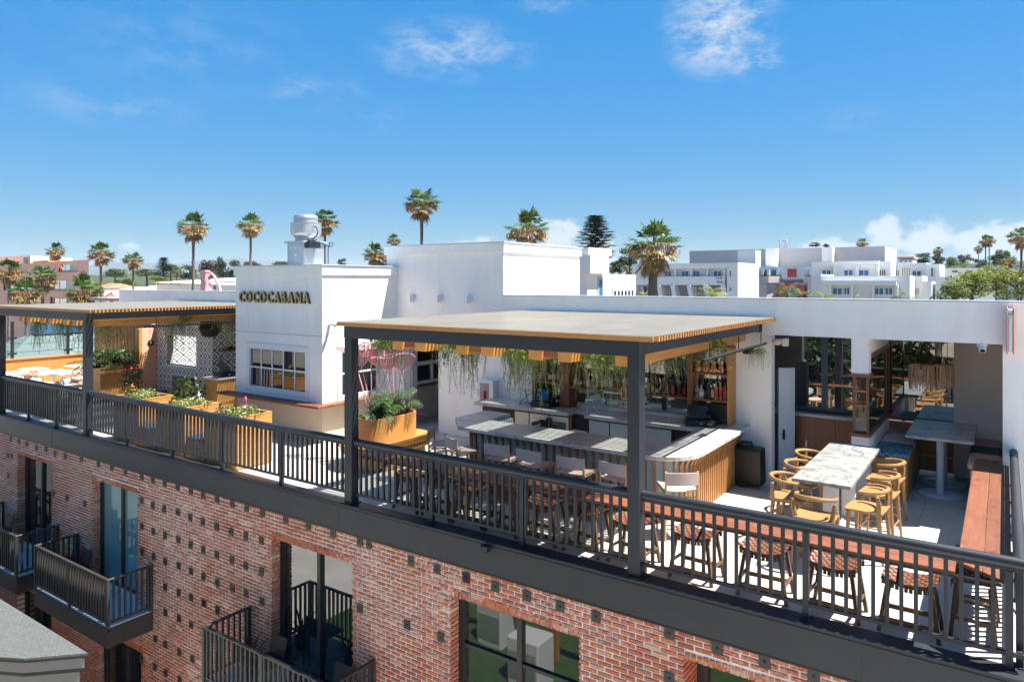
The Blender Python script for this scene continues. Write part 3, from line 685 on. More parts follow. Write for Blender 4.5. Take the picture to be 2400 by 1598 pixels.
letters('wall_sign', 'gold metal capital letters of the bar name on the white tower', 'COCOCABANA', -16.09, -13.36, 3.37, .27, 2.849, MATS['gold'], MATS['gold_side'], .06, bold=.03)
# wall lamps and small fittings
for i,x in enumerate((-12.41,-11.5,-10.58)):
    t = thing('wall_lamp', ('leftmost','middle','rightmost')[i]+' of three small white box lamps on the shaded tall wall', 'lamp', (x,WY-.01,3.32), 'wall lamps on the tall block')
    mb = MB(); mb.box(x-.06,x+.06,WY-.16,WY-.04,3.23,3.42); obj('shade', mb, MATS['white'], t, bevel=.006)
    mb = MB(); mb.box(x-.03,x+.10,WY-.04,WY-.001,3.29,3.38); obj('back_plate', mb, MATS['white'], t)
t = thing('tower_floodlight', 'white arm lamp on the sunlit side of the tower', 'lamp', (-12.96,3.06,2.78))
mb = MB(); mb.tube([(-12.965,3.06,2.76),(-12.80,3.06,2.77),(-12.70,3.0,2.74)],[.05,.045,.05],10); obj('body', mb, MATS['whitepaint'], t, True)
mb = MB(); mb.tube([(-12.70,3.0,2.745),(-12.66,2.96,2.78)],[.035,.03],8); obj('sensor', mb, MATS['galv'], t, True)
t = thing('alarm_strobe', 'cream and pink alarm beacon at the top corner of the alcove', 'alarm', (-3.37,5.25,2.66))
mb = MB(); mb.box(-3.31,-3.22,5.2,5.34,2.58,2.72); obj('box', mb, MATS['cream'], t, bevel=.008)
mb = MB(); mb.tube([(-3.32,5.26,2.66),(-3.40,5.24,2.65),(-3.46,5.23,2.65),(-3.50,5.22,2.65)],[.05,.06,.05,.01],12); obj('beacon', mb, MATS['canvas'], t, True)
t = thing('security_camera', 'small white dome camera under the lintel', 'camera', (-.29,5.36,2.765))
mb = MB(); mb.tube([(-.29,5.36,2.768),(-.29,5.34,2.72)],[.07,.07],12); obj('mount', mb, MATS['whitepaint'], t, True)
mb = MB(); mb.tube([(-.29,5.35,2.72),(-.28,5.27,2.66)],[.055,.05],12); obj('body', mb, MATS['whitepaint'], t, True)
mb = MB(); mb.tube([(-.28,5.268,2.659),(-.279,5.26,2.652)],[.04,.035],12); obj('lens', mb, MATS['black'], t, True)
t = thing('blade_sign', 'narrow white blade sign edged in pink on the right end of the wall', 'sign', (.08,5.29,3.0))
mb = MB(); mb.box(.05,.11,5.02,5.295,2.68,3.33); obj('panel', mb, MATS['whitepaint'], t, bevel=.01)
for x in (.028,.112):
    mb = MB(); mb.box(x,x+.02,5.0,5.295,2.64,3.36); obj('edge', mb, MATS['peach'], t, bevel=.008)
mb = MB(); mb.box(.045,.115,4.99,5.01,3.2,3.25); obj('clamp', mb, MATS['steel'], t)
# exhaust fan on the tower
def fan():
    t = thing('exhaust_fan', 'galvanised drum exhaust fan on a square box on the tower roof', 'fan', (-15.0,4.2,4.15))
    mb = MB(); mb.box(-15.62,-14.95,3.92,4.60,4.152,4.76); obj('base_box', mb, MATS['galv'], t, bevel=.01)
    mb = MB(); mb.box(-15.68,-14.89,3.86,4.66,4.76,4.81); obj('base_flange', mb, MATS['galv'], t, bevel=.006)
    c = (-15.28,4.26,0)
    mb = MB(); mb.lathe([(.28,4.81),(.28,4.91),(.31,4.94),(.38,4.99),(.395,5.04),(.395,5.29),(.405,5.295),(.405,5.31),(.31,5.315),(.31,5.41),(.32,5.41),(.32,5.45),(.31,5.46),(.30,5.50),(.24,5.52)],c,28); obj('drum', mb, MATS['galv'], t, True)
    mb = MB(); mb.box(-14.94,-14.76,3.95,4.32,4.62,4.80); mb.box(-14.93,-14.8,4.0,4.2,4.80,4.84); obj('motor_box', mb, MATS['black'], t, bevel=.01)
    mb = MB(); mb.tube([(-14.85,4.1,4.84),(-14.72,4.15,4.95),(-14.70,4.18,5.05),(-14.8,4.2,5.18),(-14.9,4.2,5.2)],.014,6); mb.tube([(-14.76,4.1,4.74),(-14.5,4.1,4.76),(-14.25,4.1,4.66),(-14.1,4.1,4.64),(-14.0,4.1,4.72),(-14.15,4.1,4.75),(-14.22,4.1,4.58),(-14.22,4.1,4.15)],.012,6); obj('cable', mb, MATS['metal'], t, True)
    for x in (-15.52,-15.34,-15.16):
        for k in range(3): obj('louvre', MB().box(x,x+.09,3.914,3.92,4.6+.03*k,4.615+.03*k), MATS['steel'], t)
    obj('rating_plate', MB().box(-15.34,-15.24,3.915,3.92,4.43,4.46), MATS['whitepaint'], t)
fan()
# ------------------------------------------------------------------ pergolas
PZ = 3.09
plain('strip', (.17,.155,.13), .8)
def pergola(label, xl, xr, px, name='pergola', yb=5.25):
    t = thing(name, label, 'pergola', (px[0],0,.1), 'terrace pergolas')
    for x in px:
        mb = MB(); mb.box(x-.085,x+.085,-.085,.085,.104,2.82); p = obj('post', mb, MATS['metal'], t, bevel=.008)
        mb = MB(); mb.box(x-.13,x+.13,-.13,.105,.1005,.112); obj('base_plate', mb, MATS['metal'], p)
    a, b = px[0]-.09, px[-1]+.09
    mb = MB(); mb.box(a,b,-.09,.09,2.82,3.025); obj('beam', mb, MATS['metal'], t, bevel=.008)
    for x in px: mb = MB(); mb.box(x-.08,x+.08,.091,yb-.02,2.84,3.02); obj('side_beam', mb, MATS['metal'], t, bevel=.006)
    mb = MB(); mb.box(a,b,yb-.10,yb+.02,2.82,3.02); obj('ledger', mb, MATS['metal'], t)
    # wooden joists in pairs, recessed board with a small lamp between each pair
    n = round((b-a)/1.32); lamps = MB(); 
    for i in range(n+1):
        x = b-.35-i*1.32
        if i == 0: offs = (-.02,)
        else: offs = (-.05,.43)
        for q in offs:
            if x+q-.2 < a: continue
            mb = MB(); mb.box(x+q-.11,x+q+.11,.20,yb-.12,2.655,2.838); obj('joist', mb, MATS['cedar'], t, bevel=.004)
        if i and x-.05 > a+.2:
            mb = MB(); mb.box(x+.06,x+.32,.26,yb-.12,2.70,2.82); j = obj('joist_board', mb, MATS['walnut_x'], t)
            for yy in (.5,2.4,4.2): mb = MB(); mb.tube([(x+.19,yy,2.70),(x+.19,yy,2.685)],.035,10); obj('spotlight', mb, MATS['whitepaint'], j)
    # roof slats
    sm = MB(); sm.box(-(xr-xl)/2+.03,(xr-xl)/2,-.016,.016,-.032,.032); sm = sm.mesh('slat', MATS['cedar_x'])
    k = int((yb+.15)/.088)
    for i in range(1,k+1): link('slat', sm, t, ((xl+xr)/2,-.17+.088*i,PZ-.034))
    mb = MB(); mb.box(xl,xr-.03,-.21,-.17,PZ-.066,PZ-.002); obj('front_trim', mb, MATS['cedar_x'], t, bevel=.003)
    n = 5
    for i in range(n):
        a_, b_ = -.212+(yb+.212)*i/n, -.212+(yb+.212)*(i+1)/n; obj('roof_sheet', MB().box(xl-.01,xr-.005,a_+.004,b_-.004,PZ+.001,PZ+.007), MATS['roof_glass'], t)
    return t
perg = pergola('pergola over the bar with dark steel posts and slatted wooden roof', -9.02, -3.43, (-8.89,-3.77))
perg2 = pergola('pergola at the left end of the terrace beside the white tower', -23.25, -17.38, (-22.96,-17.95))
# ------------------------------------------------------------------ railings
def railing(label, xa, xb, posts, end0=True, axis='x', pos=0.0, step=.1292, z0=.10):
    t = thing('railing', label, 'railing', (xa if axis=='x' else pos, pos if axis=='x' else xa, z0), 'terrace railings')
    def pt(a, off, z): return (a, pos+off, z) if axis == 'x' else (pos+off, a, z)
    def bx(mb, a0, a1, w0, w1, z0, z1):
        if axis == 'x': mb.box(a0,a1,pos+w0,pos+w1,z0,z1)
        else: mb.box(pos+w0,pos+w1,a0,a1,z0,z1)
    mb = MB(); mb.tube([pt(xa,0,1.115),pt(xb,0,1.115)],.055,14); obj('top_rail', mb, MATS['metal'], t, True)
    mb = MB(); bx(mb,xa,xb,-.022,.022,1.035,1.062); obj('sub_rail', mb, MATS['metal'], t)
    mb = MB(); bx(mb,xa,xb,-.02,.02,.235,.272); obj('bottom_rail', mb, MATS['metal'], t)
    bm = MB(); bm.box(-.0185,.0185,-.0185,.0185,.272,1.035); bm = bm.mesh('baluster', MATS['metal'])
    n = int(round((xb-xa)/step))
    for i in range(1,n):
        a = xa+(xb-xa)*i/n
        if any(abs(a-p) < .05 for p in posts): continue
        link('baluster', bm, t, pt(a,0,0))
    for p in posts:
        mb = MB(); bx(mb,p-.032,p+.032,-.03,.03,.112,1.034); bx(mb,p-.06,p+.06,-.07,.07,.1005,.112); obj('post', mb, MATS['metal'], t)
    return t
railing('black railing under the left pergola at the far left', -25.5, -18.04, (-24.8,-23.0,-21.2,-19.6))
railing('black railing between the two pergolas in front of the flower planters', -17.86, -8.98, (-16.1,-14.26,-12.51,-10.71))
railing('black railing in front of the bar between the two bar pergola posts', -8.80, -3.86, (-7.13,-5.48))
railing('black railing at the right end of the facade by the long marble table', -3.68, .17, (-1.77,.04))
railing('railing along the right end of the terrace beside the wooden shelf', .0, 5.28, (.12,1.8,3.5), axis='y', pos=.12)
# dark mesh screen strips on the leftmost railing, and wooden drink rails
def drink_rail():
    t = thing('drink_rail', 'long red stained timber drink rail behind the bar railing', 'shelf', (-8.7,.3,.84), 'timber drink rails')
    xs = [-8.72,-5.2,-2.3,-.40]
    for k in range(3):
        mb = MB(); mb.box(xs[k]+.002,xs[k+1]-.002,.07,.225,.865,.90); obj('board', mb, MATS['redwood_x'], t, bevel=.004)
        mb = MB(); mb.box(xs[k]+.002,xs[k+1]-.002,.229,.385,.865,.90); obj('board', mb, MATS['redwood_x'], t, bevel=.004)
    mb = MB(); mb.box(-8.7,-.02,.075,.10,.835,.864); obj('edge_angle', mb, MATS['black'], t)
    for x in (-8.3,-7.13,-6.3,-5.48,-4.6,-3.0,-1.77,-.9):
        mb = MB(); mb.bar((x,.03,.66),(x,.34,.855),.025,.025); mb.box(x-.0125,x+.0125,.1,.36,.84,.8635); obj('bracket', mb, MATS['black'], t)
    t = thing('drink_rail', 'red stained timber drink rail running back along the right end railing', 'shelf', (-.2,2.5,.84), 'timber drink rails')
    mb = MB(); mb.prism([(-.395,.3875),(-.395,5.42),(-.37,5.5),(-.30,5.55),(-.178,5.55),(-.178,.228)],.865,.90); obj('board', mb, MATS['redwood_y'], t, bevel=.004)
    mb = MB(); mb.prism([(-.175,.225),(-.175,5.55),(-.0225,5.55),(-.0225,5.29),(.0,5.29),(.0,.072)],.865,.90); obj('board', mb, MATS['redwood_y'], t, bevel=.004)
    mb = MB(); mb.box(.003,.06,.08,5.28,.86,.895); obj('board', mb, MATS['redwood_y'], t)
    for y in (1.0,2.6,4.2): mb = MB(); mb.bar((.09,y,.6),(-.3,y,.82),.03,.03); mb.box(-.34,.09,y-.015,y+.015,.835,.8635); obj('bracket', mb, MATS['black'], t)
drink_rail()
# ------------------------------------------------------------------ balconies
def balcony(label, xa, xb):
    yf, zt, zs = -1.07, -2.235, -3.2
    t = thing('balcony', label, 'balcony', ((xa+xb)/2,-.13,zs), 'hotel balconies')
    mb = MB(); mb.box(xa,xb,yf,-.13,-3.62,-3.23); obj('slab', mb, MATS['metal_side'], t, bevel=.01)
    mb = MB(); mb.box(xa+.03,xb-.03,yf+.03,-.13,-3.229,-3.2); obj('floor', mb, MATS['coping'], t)
    mb = MB(); mb.box(xa,xb,yf,yf+.06,zt-.035,zt); mb.box(xa,xa+.06,yf+.06,-.13,zt-.035,zt); mb.box(xb-.06,xb,yf+.06,-.13,zt-.035,zt); obj('top_rail', mb, MATS['metal_side'], t, bevel=.005)
    mb = MB(); mb.box(xa,xb,yf+.01,yf+.05,-3.14,-3.10); mb.box(xa+.01,xa+.05,yf+.05,-.13,-3.14,-3.10); mb.box(xb-.05,xb-.01,yf+.05,-.13,-3.14,-3.10); obj('bottom_rail', mb, MATS['metal_side'], t)
    bm = MB(); bm.box(-.019,.019,-.019,.019,-3.10,zt-.035); bm = bm.mesh('baluster', MATS['metal_side'])
    n = int((xb-xa)/.118)
    for i in range(1,n): link('baluster', bm, t, (xa+(xb-xa)*i/n,yf+.03,0))
    for i in range(1,8):
        for x in (xa+.03,xb-.03): link('baluster', bm, t, (x,yf+.03+.115*i,0))
    for x in (xa+.03,xb-.03,(xa+xb)/2): mb = MB(); mb.box(x-.03,x+.03,yf-.003,yf+.057,-3.3,zt-.036); obj('post', mb, MATS['metal_side'], t)
    for x in (xa+.03,xb-.03): mb = MB(); mb.box(x-.03,x+.03,-.19,-.131,-3.2,zt-.036); obj('post', mb, MATS['metal_side'], t)
balcony('steel balcony at the left edge of the facade, partly hidden', -22.45, -19.13)
balcony('brown-black steel balcony with teal sliding door left of centre', -18.15, -14.80)
balcony('steel balcony cut by the bottom edge, below the tie plates', -11.48, -8.19)
# ------------------------------------------------------------------ neighbour roof below left
stucco('eave', (.22,.20,.18))
def neighbour():
    t = thing('neighbour_house', 'grey shingled roof with beige eaves at the lower left corner', 'building', (-17,-4,-9.6))
    m, nt, b = newmat('shingle'); v = coords(nt, (1,1,1), kind='World'); br = nt.nodes.new('ShaderNodeTexBrick')
    mp = coords(nt, (1.7,3.2,1), kind='World'); nt.links.new(mp, br.inputs['Vector']); br.inputs['Scale'].default_value = 1.9; br.inputs['Mortar Size'].default_value = .03
    for k,c in ((1,(.075,.083,.083)),(2,(.11,.12,.115)),(3,(.045,.05,.05))): br.inputs[k].default_value = (*c,1)
    c = mixc(nt, .35, br.outputs[0], ramp(nt, noise(nt, v, 9, 6, .7), [(.3,(.055,.06,.06)),(.7,(.14,.145,.135))])); nt.links.new(c, b.inputs['Base Color']); b.inputs['Roughness'].default_value = .9
    bump(nt, b, br.outputs[1], .4, .02)
    roof = [(-13.7,-1.93),(-14.45,-2.68),(-14.95,-2.95),(-22,-6.4),(-30,-6.4),(-30,-1.93)]; zs = [-3.0,-3.0,-3.0,-3.0,-3.0,-3.0]
    mb = MB(); mb.prism(roof,-3.04,-3.0); obj('roof', mb, m, t)
    ins = lambda d: [(-13.7-d*1.6,-1.93-d*.5),(-14.45-d*.9,-2.68+d*.4),(-14.95-d*.5,-2.95+d*.8),(-22,-6.4+d),(-30,-6.4+d),(-30,-1.93-d*.5)]
    mb = MB(); mb.prism(ins(.02),-3.09,-3.04); obj('drip_edge', mb, MATS['black'], t)
    mb = MB(); mb.prism(ins(.05),-3.28,-3.09); obj('fascia_board', mb, MATS['eave'], t)
    mb = MB(); mb.prism(ins(.08),-3.36,-3.28); obj('soffit', mb, MATS['black'], t)
    mb = MB(); mb.prism(ins(.12),-9.6,-3.36); obj('wall', mb, MATS['eave'], t)
neighbour()
# ------------------------------------------------------------------ bar
def arc(cx, cy, r, a0, a1, n=10): return [(cx+r*cos(RAD(a0+(a1-a0)*i/n)), cy+r*sin(RAD(a0+(a1-a0)*i/n))) for i in range(n+1)]
def bar_counter():
    t = thing('bar_counter', 'long marble topped bar with wooden ribs and rounded right corner', 'bar', (-6.2,2.5,0))
    outer = [(-8.90,2.72),(-8.32,2.09)] + arc(-4.55,2.72,.66,-90,0,12) + [(-3.89,5.29)]
    inner = [(-4.57,5.29),(-4.57,2.95),(-8.25,2.95),(-8.25,3.70),(-8.90,3.70)]
    mb = MB(); mb.prism(outer+inner,1.0,1.07); obj('countertop', mb, MATS['marble_bar'], t, bevel=.008)
    bo = [(-8.62,2.86),(-8.2,2.40)] + arc(-4.65,2.95,.55,-90,0,10) + [(-4.10,5.29)]
    bi = [(-4.45,5.29),(-4.45,2.98),(-8.15,2.98),(-8.15,3.64),(-8.62,3.64)]
    mb = MB(); mb.prism(bo+bi,.02,.999); obj('body', mb, MATS['blue_tile'], t)
    mb = MB(); mb.box(-4.47,-4.452,2.99,5.28,.03,.98); obj('inner_panel', mb, MATS['cedar_z'], t)
    # ribs standing off the tiled front, with a curved bracket foot at the top
    path = [(-8.62,3.6),(-8.62,2.86),(-8.2,2.40)] + arc(-4.65,2.95,.55,-90,0,30) + [(-4.10,5.25)]
    rm = MB(); rm.add([(-.017,-.035,0),(.017,-.035,0),(.017,-.035,.80),(-.017,-.035,.80),(-.017,0,0),(.017,0,0),(.017,0,.99),(-.017,0,.99),(-.017,-.16,.99),(.017,-.16,.99),(-.017,-.07,.88),(.017,-.07,.88)],
        [(0,1,2,3),(4,7,6,5),(0,4,5,1),(3,2,11,10),(10,11,9,8),(8,9,6,7),(1,5,6,9,11,2),(0,3,10,8,7,4)])
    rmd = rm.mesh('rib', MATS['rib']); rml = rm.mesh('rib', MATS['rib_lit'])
    L = 0; pos = []
    for a, b in zip(path, path[1:]):
        a, b = Vector(a), Vector(b); d = (b-a); l = d.length; d.normalize(); pos.append((L, L+l, a, d)); L += l
    s = .04
    while s < L:
        for (l0, l1, a, d) in pos:
            if l0 <= s < l1:
                p = a+d*(s-l0); ang = math.atan2(d.y, d.x)
                right = d.y > .5 and p.x > -5  # sunny side of the bar: sunlight painted in with a lighter rib wood
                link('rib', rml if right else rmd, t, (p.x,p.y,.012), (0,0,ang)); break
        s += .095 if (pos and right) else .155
    # back counter
    t = thing('back_counter', 'marble back counter with steel fridges behind the bar', 'counter', (-7,4.9,0))
    mb = MB(); mb.prism([(-9.75,4.42),(-7.32,4.42),(-7.32,4.70),(-6.95,4.70),(-6.95,4.42),(-4.575,4.42),(-4.575,5.295),(-9.75,5.295)],1.0,1.07); obj('countertop', mb, MATS['marble_back'], t, bevel=.006)
    mb = MB(); mb.box(-9.65,-4.6,4.60,5.29,.04,.995); obj('carcass', mb, MATS['black'], t)
    mb = MB(); mb.box(-6.9,-4.58,5.18,5.295,1.071,1.14); mb.box(-7.55,-6.9,5.18,5.295,1.071,1.13); obj('upstand', mb, MATS['whitepaint2'], t)
    for (a,b,kind) in ((-8.72,-8.36,'vent'),(-8.34,-7.85,'glass'),(-7.83,-7.38,'glass'),(-7.30,-6.95,'sink'),(-6.90,-6.45,'vent'),(-6.43,-5.15,'door')):
        mb = MB(); mb.box(a,b,4.53,4.60,.12,.95 if kind != 'sink' else .72); f = obj('fridge_front' if kind != 'sink' else 'sink_front', mb, MATS['steel'], t, bevel=.004)
        if kind == 'glass':
            g = MB(); g.box(a+.06,b-.06,4.524,4.529,.2,.84); obj('fridge_glass', g, MATS['window_dark'], f); g = MB(); g.box(b-.045,b-.02,4.49,4.53,.62,.9) if a < -8 else g.box(a+.02,a+.045,4.49,4.53,.62,.9); obj('handle', g, MATS['black'], f)
        if kind == 'vent':
            for k in range(3): g = MB(); g.box(a+.05+.09*k,a+.12+.09*k,4.524,4.529,.58,.68); obj('vent', g, MATS['metal'], f)
    mb = MB(); mb.box(-7.36,-7.31,4.53,5.2,.04,.995); obj('divider', mb, MATS['walnut_pz'], t)
    mb = MB(); mb.tube([(-7.12,4.85,1.0),(-7.12,4.85,1.16),(-7.12,4.78,1.2),(-7.12,4.72,1.15)],.012,6); obj('faucet', mb, MATS['steel'], t, True)
    # back shelves
    t = thing('bottle_shelf', 'walnut back bar shelves full of bottles against the white wall', 'shelf', (-6.3,5.1,1.07))
    Wn = MATS['walnut_pz']
    for (a,b,z1,mt) in ((-8.53,-8.45,2.5,Wn),(-7.83,-7.6,2.5,Wn),(-4.99,-4.90,2.5,Wn),(-4.22,-4.17,2.5,MATS['cedar_z'])):
        mb = MB(); mb.box(a,b,4.92,5.29,1.0715,z1); obj('upright', mb, mt, t, bevel=.003)
    for (a,b,z) in ((-8.45,-7.83,1.58),(-7.6,-4.99,1.53),(-4.90,-4.22,1.53),(-4.90,-4.22,2.03)):
        mb = MB(); mb.box(a,b,4.95,5.285,z-.035,z); obj('shelf_board', mb, MATS['walnut_x'], t)
    mb = MB(); mb.box(-8.53,-4.17,4.92,5.29,2.5,2.54); obj('top_board', mb, MATS['walnut_x'], t)
    for (a,b) in ((-8.45,-7.83),(-7.6,-4.99),(-4.90,-4.22)):
        mb = MB(); mb.box(a,b,5.286,5.296,1.15,2.5); obj('mirror_back', mb, MATS['window_mirror'], t)
    mb = MB(); mb.box(-7.55,-7.3,5.27,5.284,1.36,1.5); obj('notice', mb, MATS['canvas'], t)
bar_counter()
# bottles, one thing each
def bottles():
    shapes = [[(.036,0),(.038,.02),(.038,.17),(.03,.2),(.013,.235),(.013,.29),(.015,.29),(.015,.305)], [(.045,0),(.047,.015),(.047,.13),(.035,.16),(.016,.19),(.016,.24),(.02,.24),(.02,.26)], [(.03,0),(.031,.02),(.031,.2),(.013,.25),(.012,.31),(.014,.33)]]
    cols = {'dark': (.012,.014,.012), 'green': (.02,.09,.05), 'amber': (.22,.075,.015), 'clear': (.35,.37,.38), 'blue': (.03,.09,.22), 'pink': (.5,.2,.13), 'pale': (.6,.58,.52)}
    gm = {k: flat('bottle_'+k, c, .08, spec=.8) for k,c in cols.items()}
    lm = [flat('label_'+n, c, .6) for n,c in (('cream',(.66,.58,.44)),('white',(.72,.72,.72)),('dark',(.03,.03,.035)),('red',(.35,.05,.05)),('gold',(.45,.33,.12)))]
    cache = {}
    spots = []
    for i in range(7): spots.append((-8.38+.083*i,5.06,1.58,'rowA'))
    for i in range(24): spots.append((-7.50+.104*i,5.06,1.53,'rowB'))
    for i in range(8): spots.append((-4.84+.078*i,5.06,1.53,'rowC'))
    seqA = ['dark','amber','dark','dark','green','clear','dark']; seqB = ['clear','green','green','pale','pale','pink','clear','blue','clear','clear','dark','pale','dark','amber','dark','amber','clear','dark','dark','amber','dark','dark','amber','dark']; seqC = ['clear','clear','dark','dark','dark','pink','pink','amber']
    cnt = {'rowA':0,'rowB':0,'rowC':0}; place = {'rowA':'left','rowB':'middle','rowC':'right'}
    ordn = ['first','second','third','fourth','fifth','sixth','seventh','eighth','ninth','tenth','eleventh','twelfth','thirteenth','fourteenth','fifteenth','sixteenth','seventeenth','eighteenth','nineteenth','twentieth','twenty-first','twenty-second','twenty-third','twenty-fourth']
    for (x,y,z,row) in spots:
        i = cnt[row]; cnt[row] += 1; c = {'rowA':seqA,'rowB':seqB,'rowC':seqC}[row][i]
        k = random.randrange(3) if c != 'pale' else 0; li = random.randrange(5)
        key = (c,k)
        if key not in cache: cache[key] = MB().lathe(shapes[k],(0,0,0),12).mesh('bottle', gm[c], True)
        lk = ('l',k,li)
        if lk not in cache:
            r = shapes[k][2][0]+.0015; cache[lk] = MB().lathe([(r,.045),(r,shapes[k][2][1]-.02)],(0,0,0),12).mesh('bottle_label', lm[li], True)
        ck = ('c',k)
        if ck not in cache:
            a = shapes[k][-1]; cache[ck] = MB().lathe([(a[0]+.002,a[1]-.03),(a[0]+.002,a[1]+.012)],(0,0,0),8).mesh('bottle_cap', MATS['black'], True)
        desc = {'dark':'dark','green':'green','amber':'amber','clear':'clear','blue':'blue','pink':'pinkish','pale':'pale'}[c]
        t = thing('bottle', f'{desc} glass bottle, {ordn[i]} from the left in the {place[row]} bay', 'bottle', (x+random.uniform(-.008,.008),y+random.uniform(-.05,.05),z), 'bottles on the back bar')
        t.rotation_euler.z = random.uniform(0,6); s = random.uniform(.92,1.12); t.scale = (s*1.05,s*1.05,s)
        for nm,q in (('glass',key),('paper_label',lk),('cap',ck)): 
            o = bpy.data.objects.new(nm, cache[q]); COL.objects.link(o); o.parent = t
    # tall white and blue decorated bottle in front of the shelf
    t = thing('ceramic_bottle', 'tall white ceramic bottle with blue pattern on the shelf edge', 'bottle', (-6.05,4.985,1.53))
    mb = MB().lathe([(.05,1.53),(.055,1.6),(.045,1.75),(.03,1.86),(.018,1.9),(.02,1.97),(.012,2.02)],(-6.05,4.985,0),14)
    m, nt, b = newmat('blue_pattern'); c = ramp(nt, noise(nt, coords(nt), 16, 2, .5), [(.56,(.72,.72,.74)),(.6,(.03,.05,.25))]); nt.links.new(c, b.inputs['Base Color']); b.inputs['Roughness'].default_value = .25
    obj('body', mb, m, t, True)
bottles()
def pos_terminal(x, y, rz, label, blue):
    t = thing('till', label, 'till', (x,y,1.071), 'tills on the back counter'); t.rotation_euler.z = rz
    def part(n, mb, m, bv=.004): o = link(n, mb.mesh(n, m), t); mo = o.modifiers.new('b','BEVEL'); mo.width = bv; mo.segments = 1
    mb = MB(); mb.box(-.24,.24,-.2,.2,0,.11); part('cash_drawer', mb, MATS['black'])
    M = Matrix.Rotation(RAD(-22),3,'X'); mb = MB(); mb.cbox((-.02,-.06,.25),.34,.025,.26,M); part('screen_frame', mb, MATS['black'])
    mb = MB(); mb.cbox(Vector((-.02,-.06,.25))+M@Vector((0,-.014,0)),.32,.004,.235,M); part('screen', mb, MATS['screen_blue' if blue else 'screen'], .001)
    mb = MB(); mb.bar((-.02,0,.1),(-.02,-.03,.22),.08,.04); part('stand', mb, MATS['black'])
    mb = MB(); mb.box(.12,.23,-.05,.12,.11,.2); part('receipt_printer', mb, MATS['black'])
    mb = MB(); mb.tube([(.04,-.201,.055),(.04,-.208,.055)],.012,8); part('lock', mb, MATS['steel'], .001)
pos_terminal(-8.12,4.82,RAD(-6),'black till with blue lit screen under the left bottles','b')
pos_terminal(-4.72,4.78,RAD(24),'black till with tilted dark screen by the right upright','')
t = thing('card_printer', 'small black card printer between the right till and the upright', 'printer', (-4.42,4.68,1.071)); mb = MB(); mb.box(-4.5,-4.36,4.58,4.76,1.0712,1.2); obj('body', mb, MATS['black'], t, bevel=.01); mb = MB(); mb.box(-4.47,-4.39,4.576,4.58,1.14,1.15); obj('slot', mb, MATS['steel'], t)
t = thing('monitor_back', 'black monitor standing behind the right till', 'screen', (-4.45,5.05,1.071)); mb = MB(); mb.box(-4.62,-4.25,5.02,5.05,1.18,1.46); obj('panel', mb, MATS['black'], t, bevel=.006); mb = MB(); mb.box(-4.5,-4.38,5.0,5.1,1.0712,1.18); obj('foot', mb, MATS['black'], t)
t = thing('wire_stand', 'black bent wire stand on the back counter by the left till', 'stand', (-8.62,4.85,1.071))
mb = MB(); mb.tube([(-8.75,4.75,1.08),(-8.5,4.75,1.08),(-8.75,4.95,1.36),(-8.5,4.95,1.36),(-8.75,4.75,1.08)],.008,6); mb.tube([(-8.5,4.75,1.08),(-8.72,4.95,1.36)],.007,6); mb.tube([(-8.75,4.95,1.08),(-8.48,4.95,1.08),(-8.5,4.75,1.08)],.007,6); obj('wire', mb, MATS['black'], t, True)
# beer tap tower
t = thing('tap_tower', 'steel beer tower with four copper taps and white handles', 'tap', (-5.95,4.62,1.071))
mb = MB(); mb.box(-5.92,-5.82,4.57,4.67,1.0715,1.43); obj('column', mb, MATS['whitepaint'], t, bevel=.004)
mb = MB(); mb.box(-6.18,-5.80,4.58,4.66,1.43,1.47); obj('manifold', mb, MATS['steel'], t)
for k in range(4):
    x = -6.15+.095*k
    mb = MB(); mb.tube([(x,4.58,1.45),(x,4.5,1.46),(x,4.49,1.40)],.012,6); mb.tube([(x,4.5,1.46),(x,4.48,1.58),(x,4.5,1.70)],[.014,.022,.012],8); tp = obj('tap', mb, MATS['copper'], t, True)
    mb = MB(); mb.box(x-.03,x+.03,4.44,4.455,1.30,1.42); obj('tap_badge', mb, MATS['canvas'], tp)
    mb = MB(); mb.tube([(x-.012,4.437,1.36),(x+.012,4.437,1.37)],.012,6); obj('badge_mark', mb, MATS['black'], tp)
# copper jugs on the upper right shelf
for k in range(4):
    x = -4.80+.15*k
    t = thing('copper_jug', ('leftmost','second','third','rightmost')[k]+' of four copper jugs hanging over the right bottle bay', 'jug', (x,5.0,2.031), 'copper jugs')
    mb = MB().lathe([(.04,2.031),(.065,2.05),(.07,2.12),(.05,2.19),(.045,2.23),(.055,2.25)],(x,5.02,0),14); obj('body', mb, MATS['copper'], t, True)
    mb = MB().tube([(x-.02,4.96,2.24),(x-.08,4.92,2.25),(x-.10,4.9,2.16),(x-.05,4.93,2.08),(x-.01,4.96,2.07)],.009,6); obj('handle', mb, MATS['copper'], t, True)
t = thing('extinguisher_cabinet', 'white wall cabinet with glass front holding a fire extinguisher', 'cabinet', (-9.94,5.28,.85))
mb = MB(); mb.box(-10.17,-9.72,5.10,5.299,.80,1.46); obj('case', mb, MATS['whitepaint'], t, bevel=.01)
mb = MB(); mb.box(-10.10,-9.84,5.092,5.0995,.88,1.38); obj('glass_door', mb, MATS['cushion_mauve'], t); mb = MB(); mb.tube([(-9.95,5.09,.92),(-9.95,5.085,1.2)],.035,8); obj('extinguisher', mb, MATS['flower_red'], t, True)
mb = MB(); mb.tube([(-10.14,5.10,1.1),(-10.14,5.07,1.1),(-10.14,5.07,1.22),(-10.14,5.10,1.22)],.006,6); obj('handle', mb, MATS['black'], t)
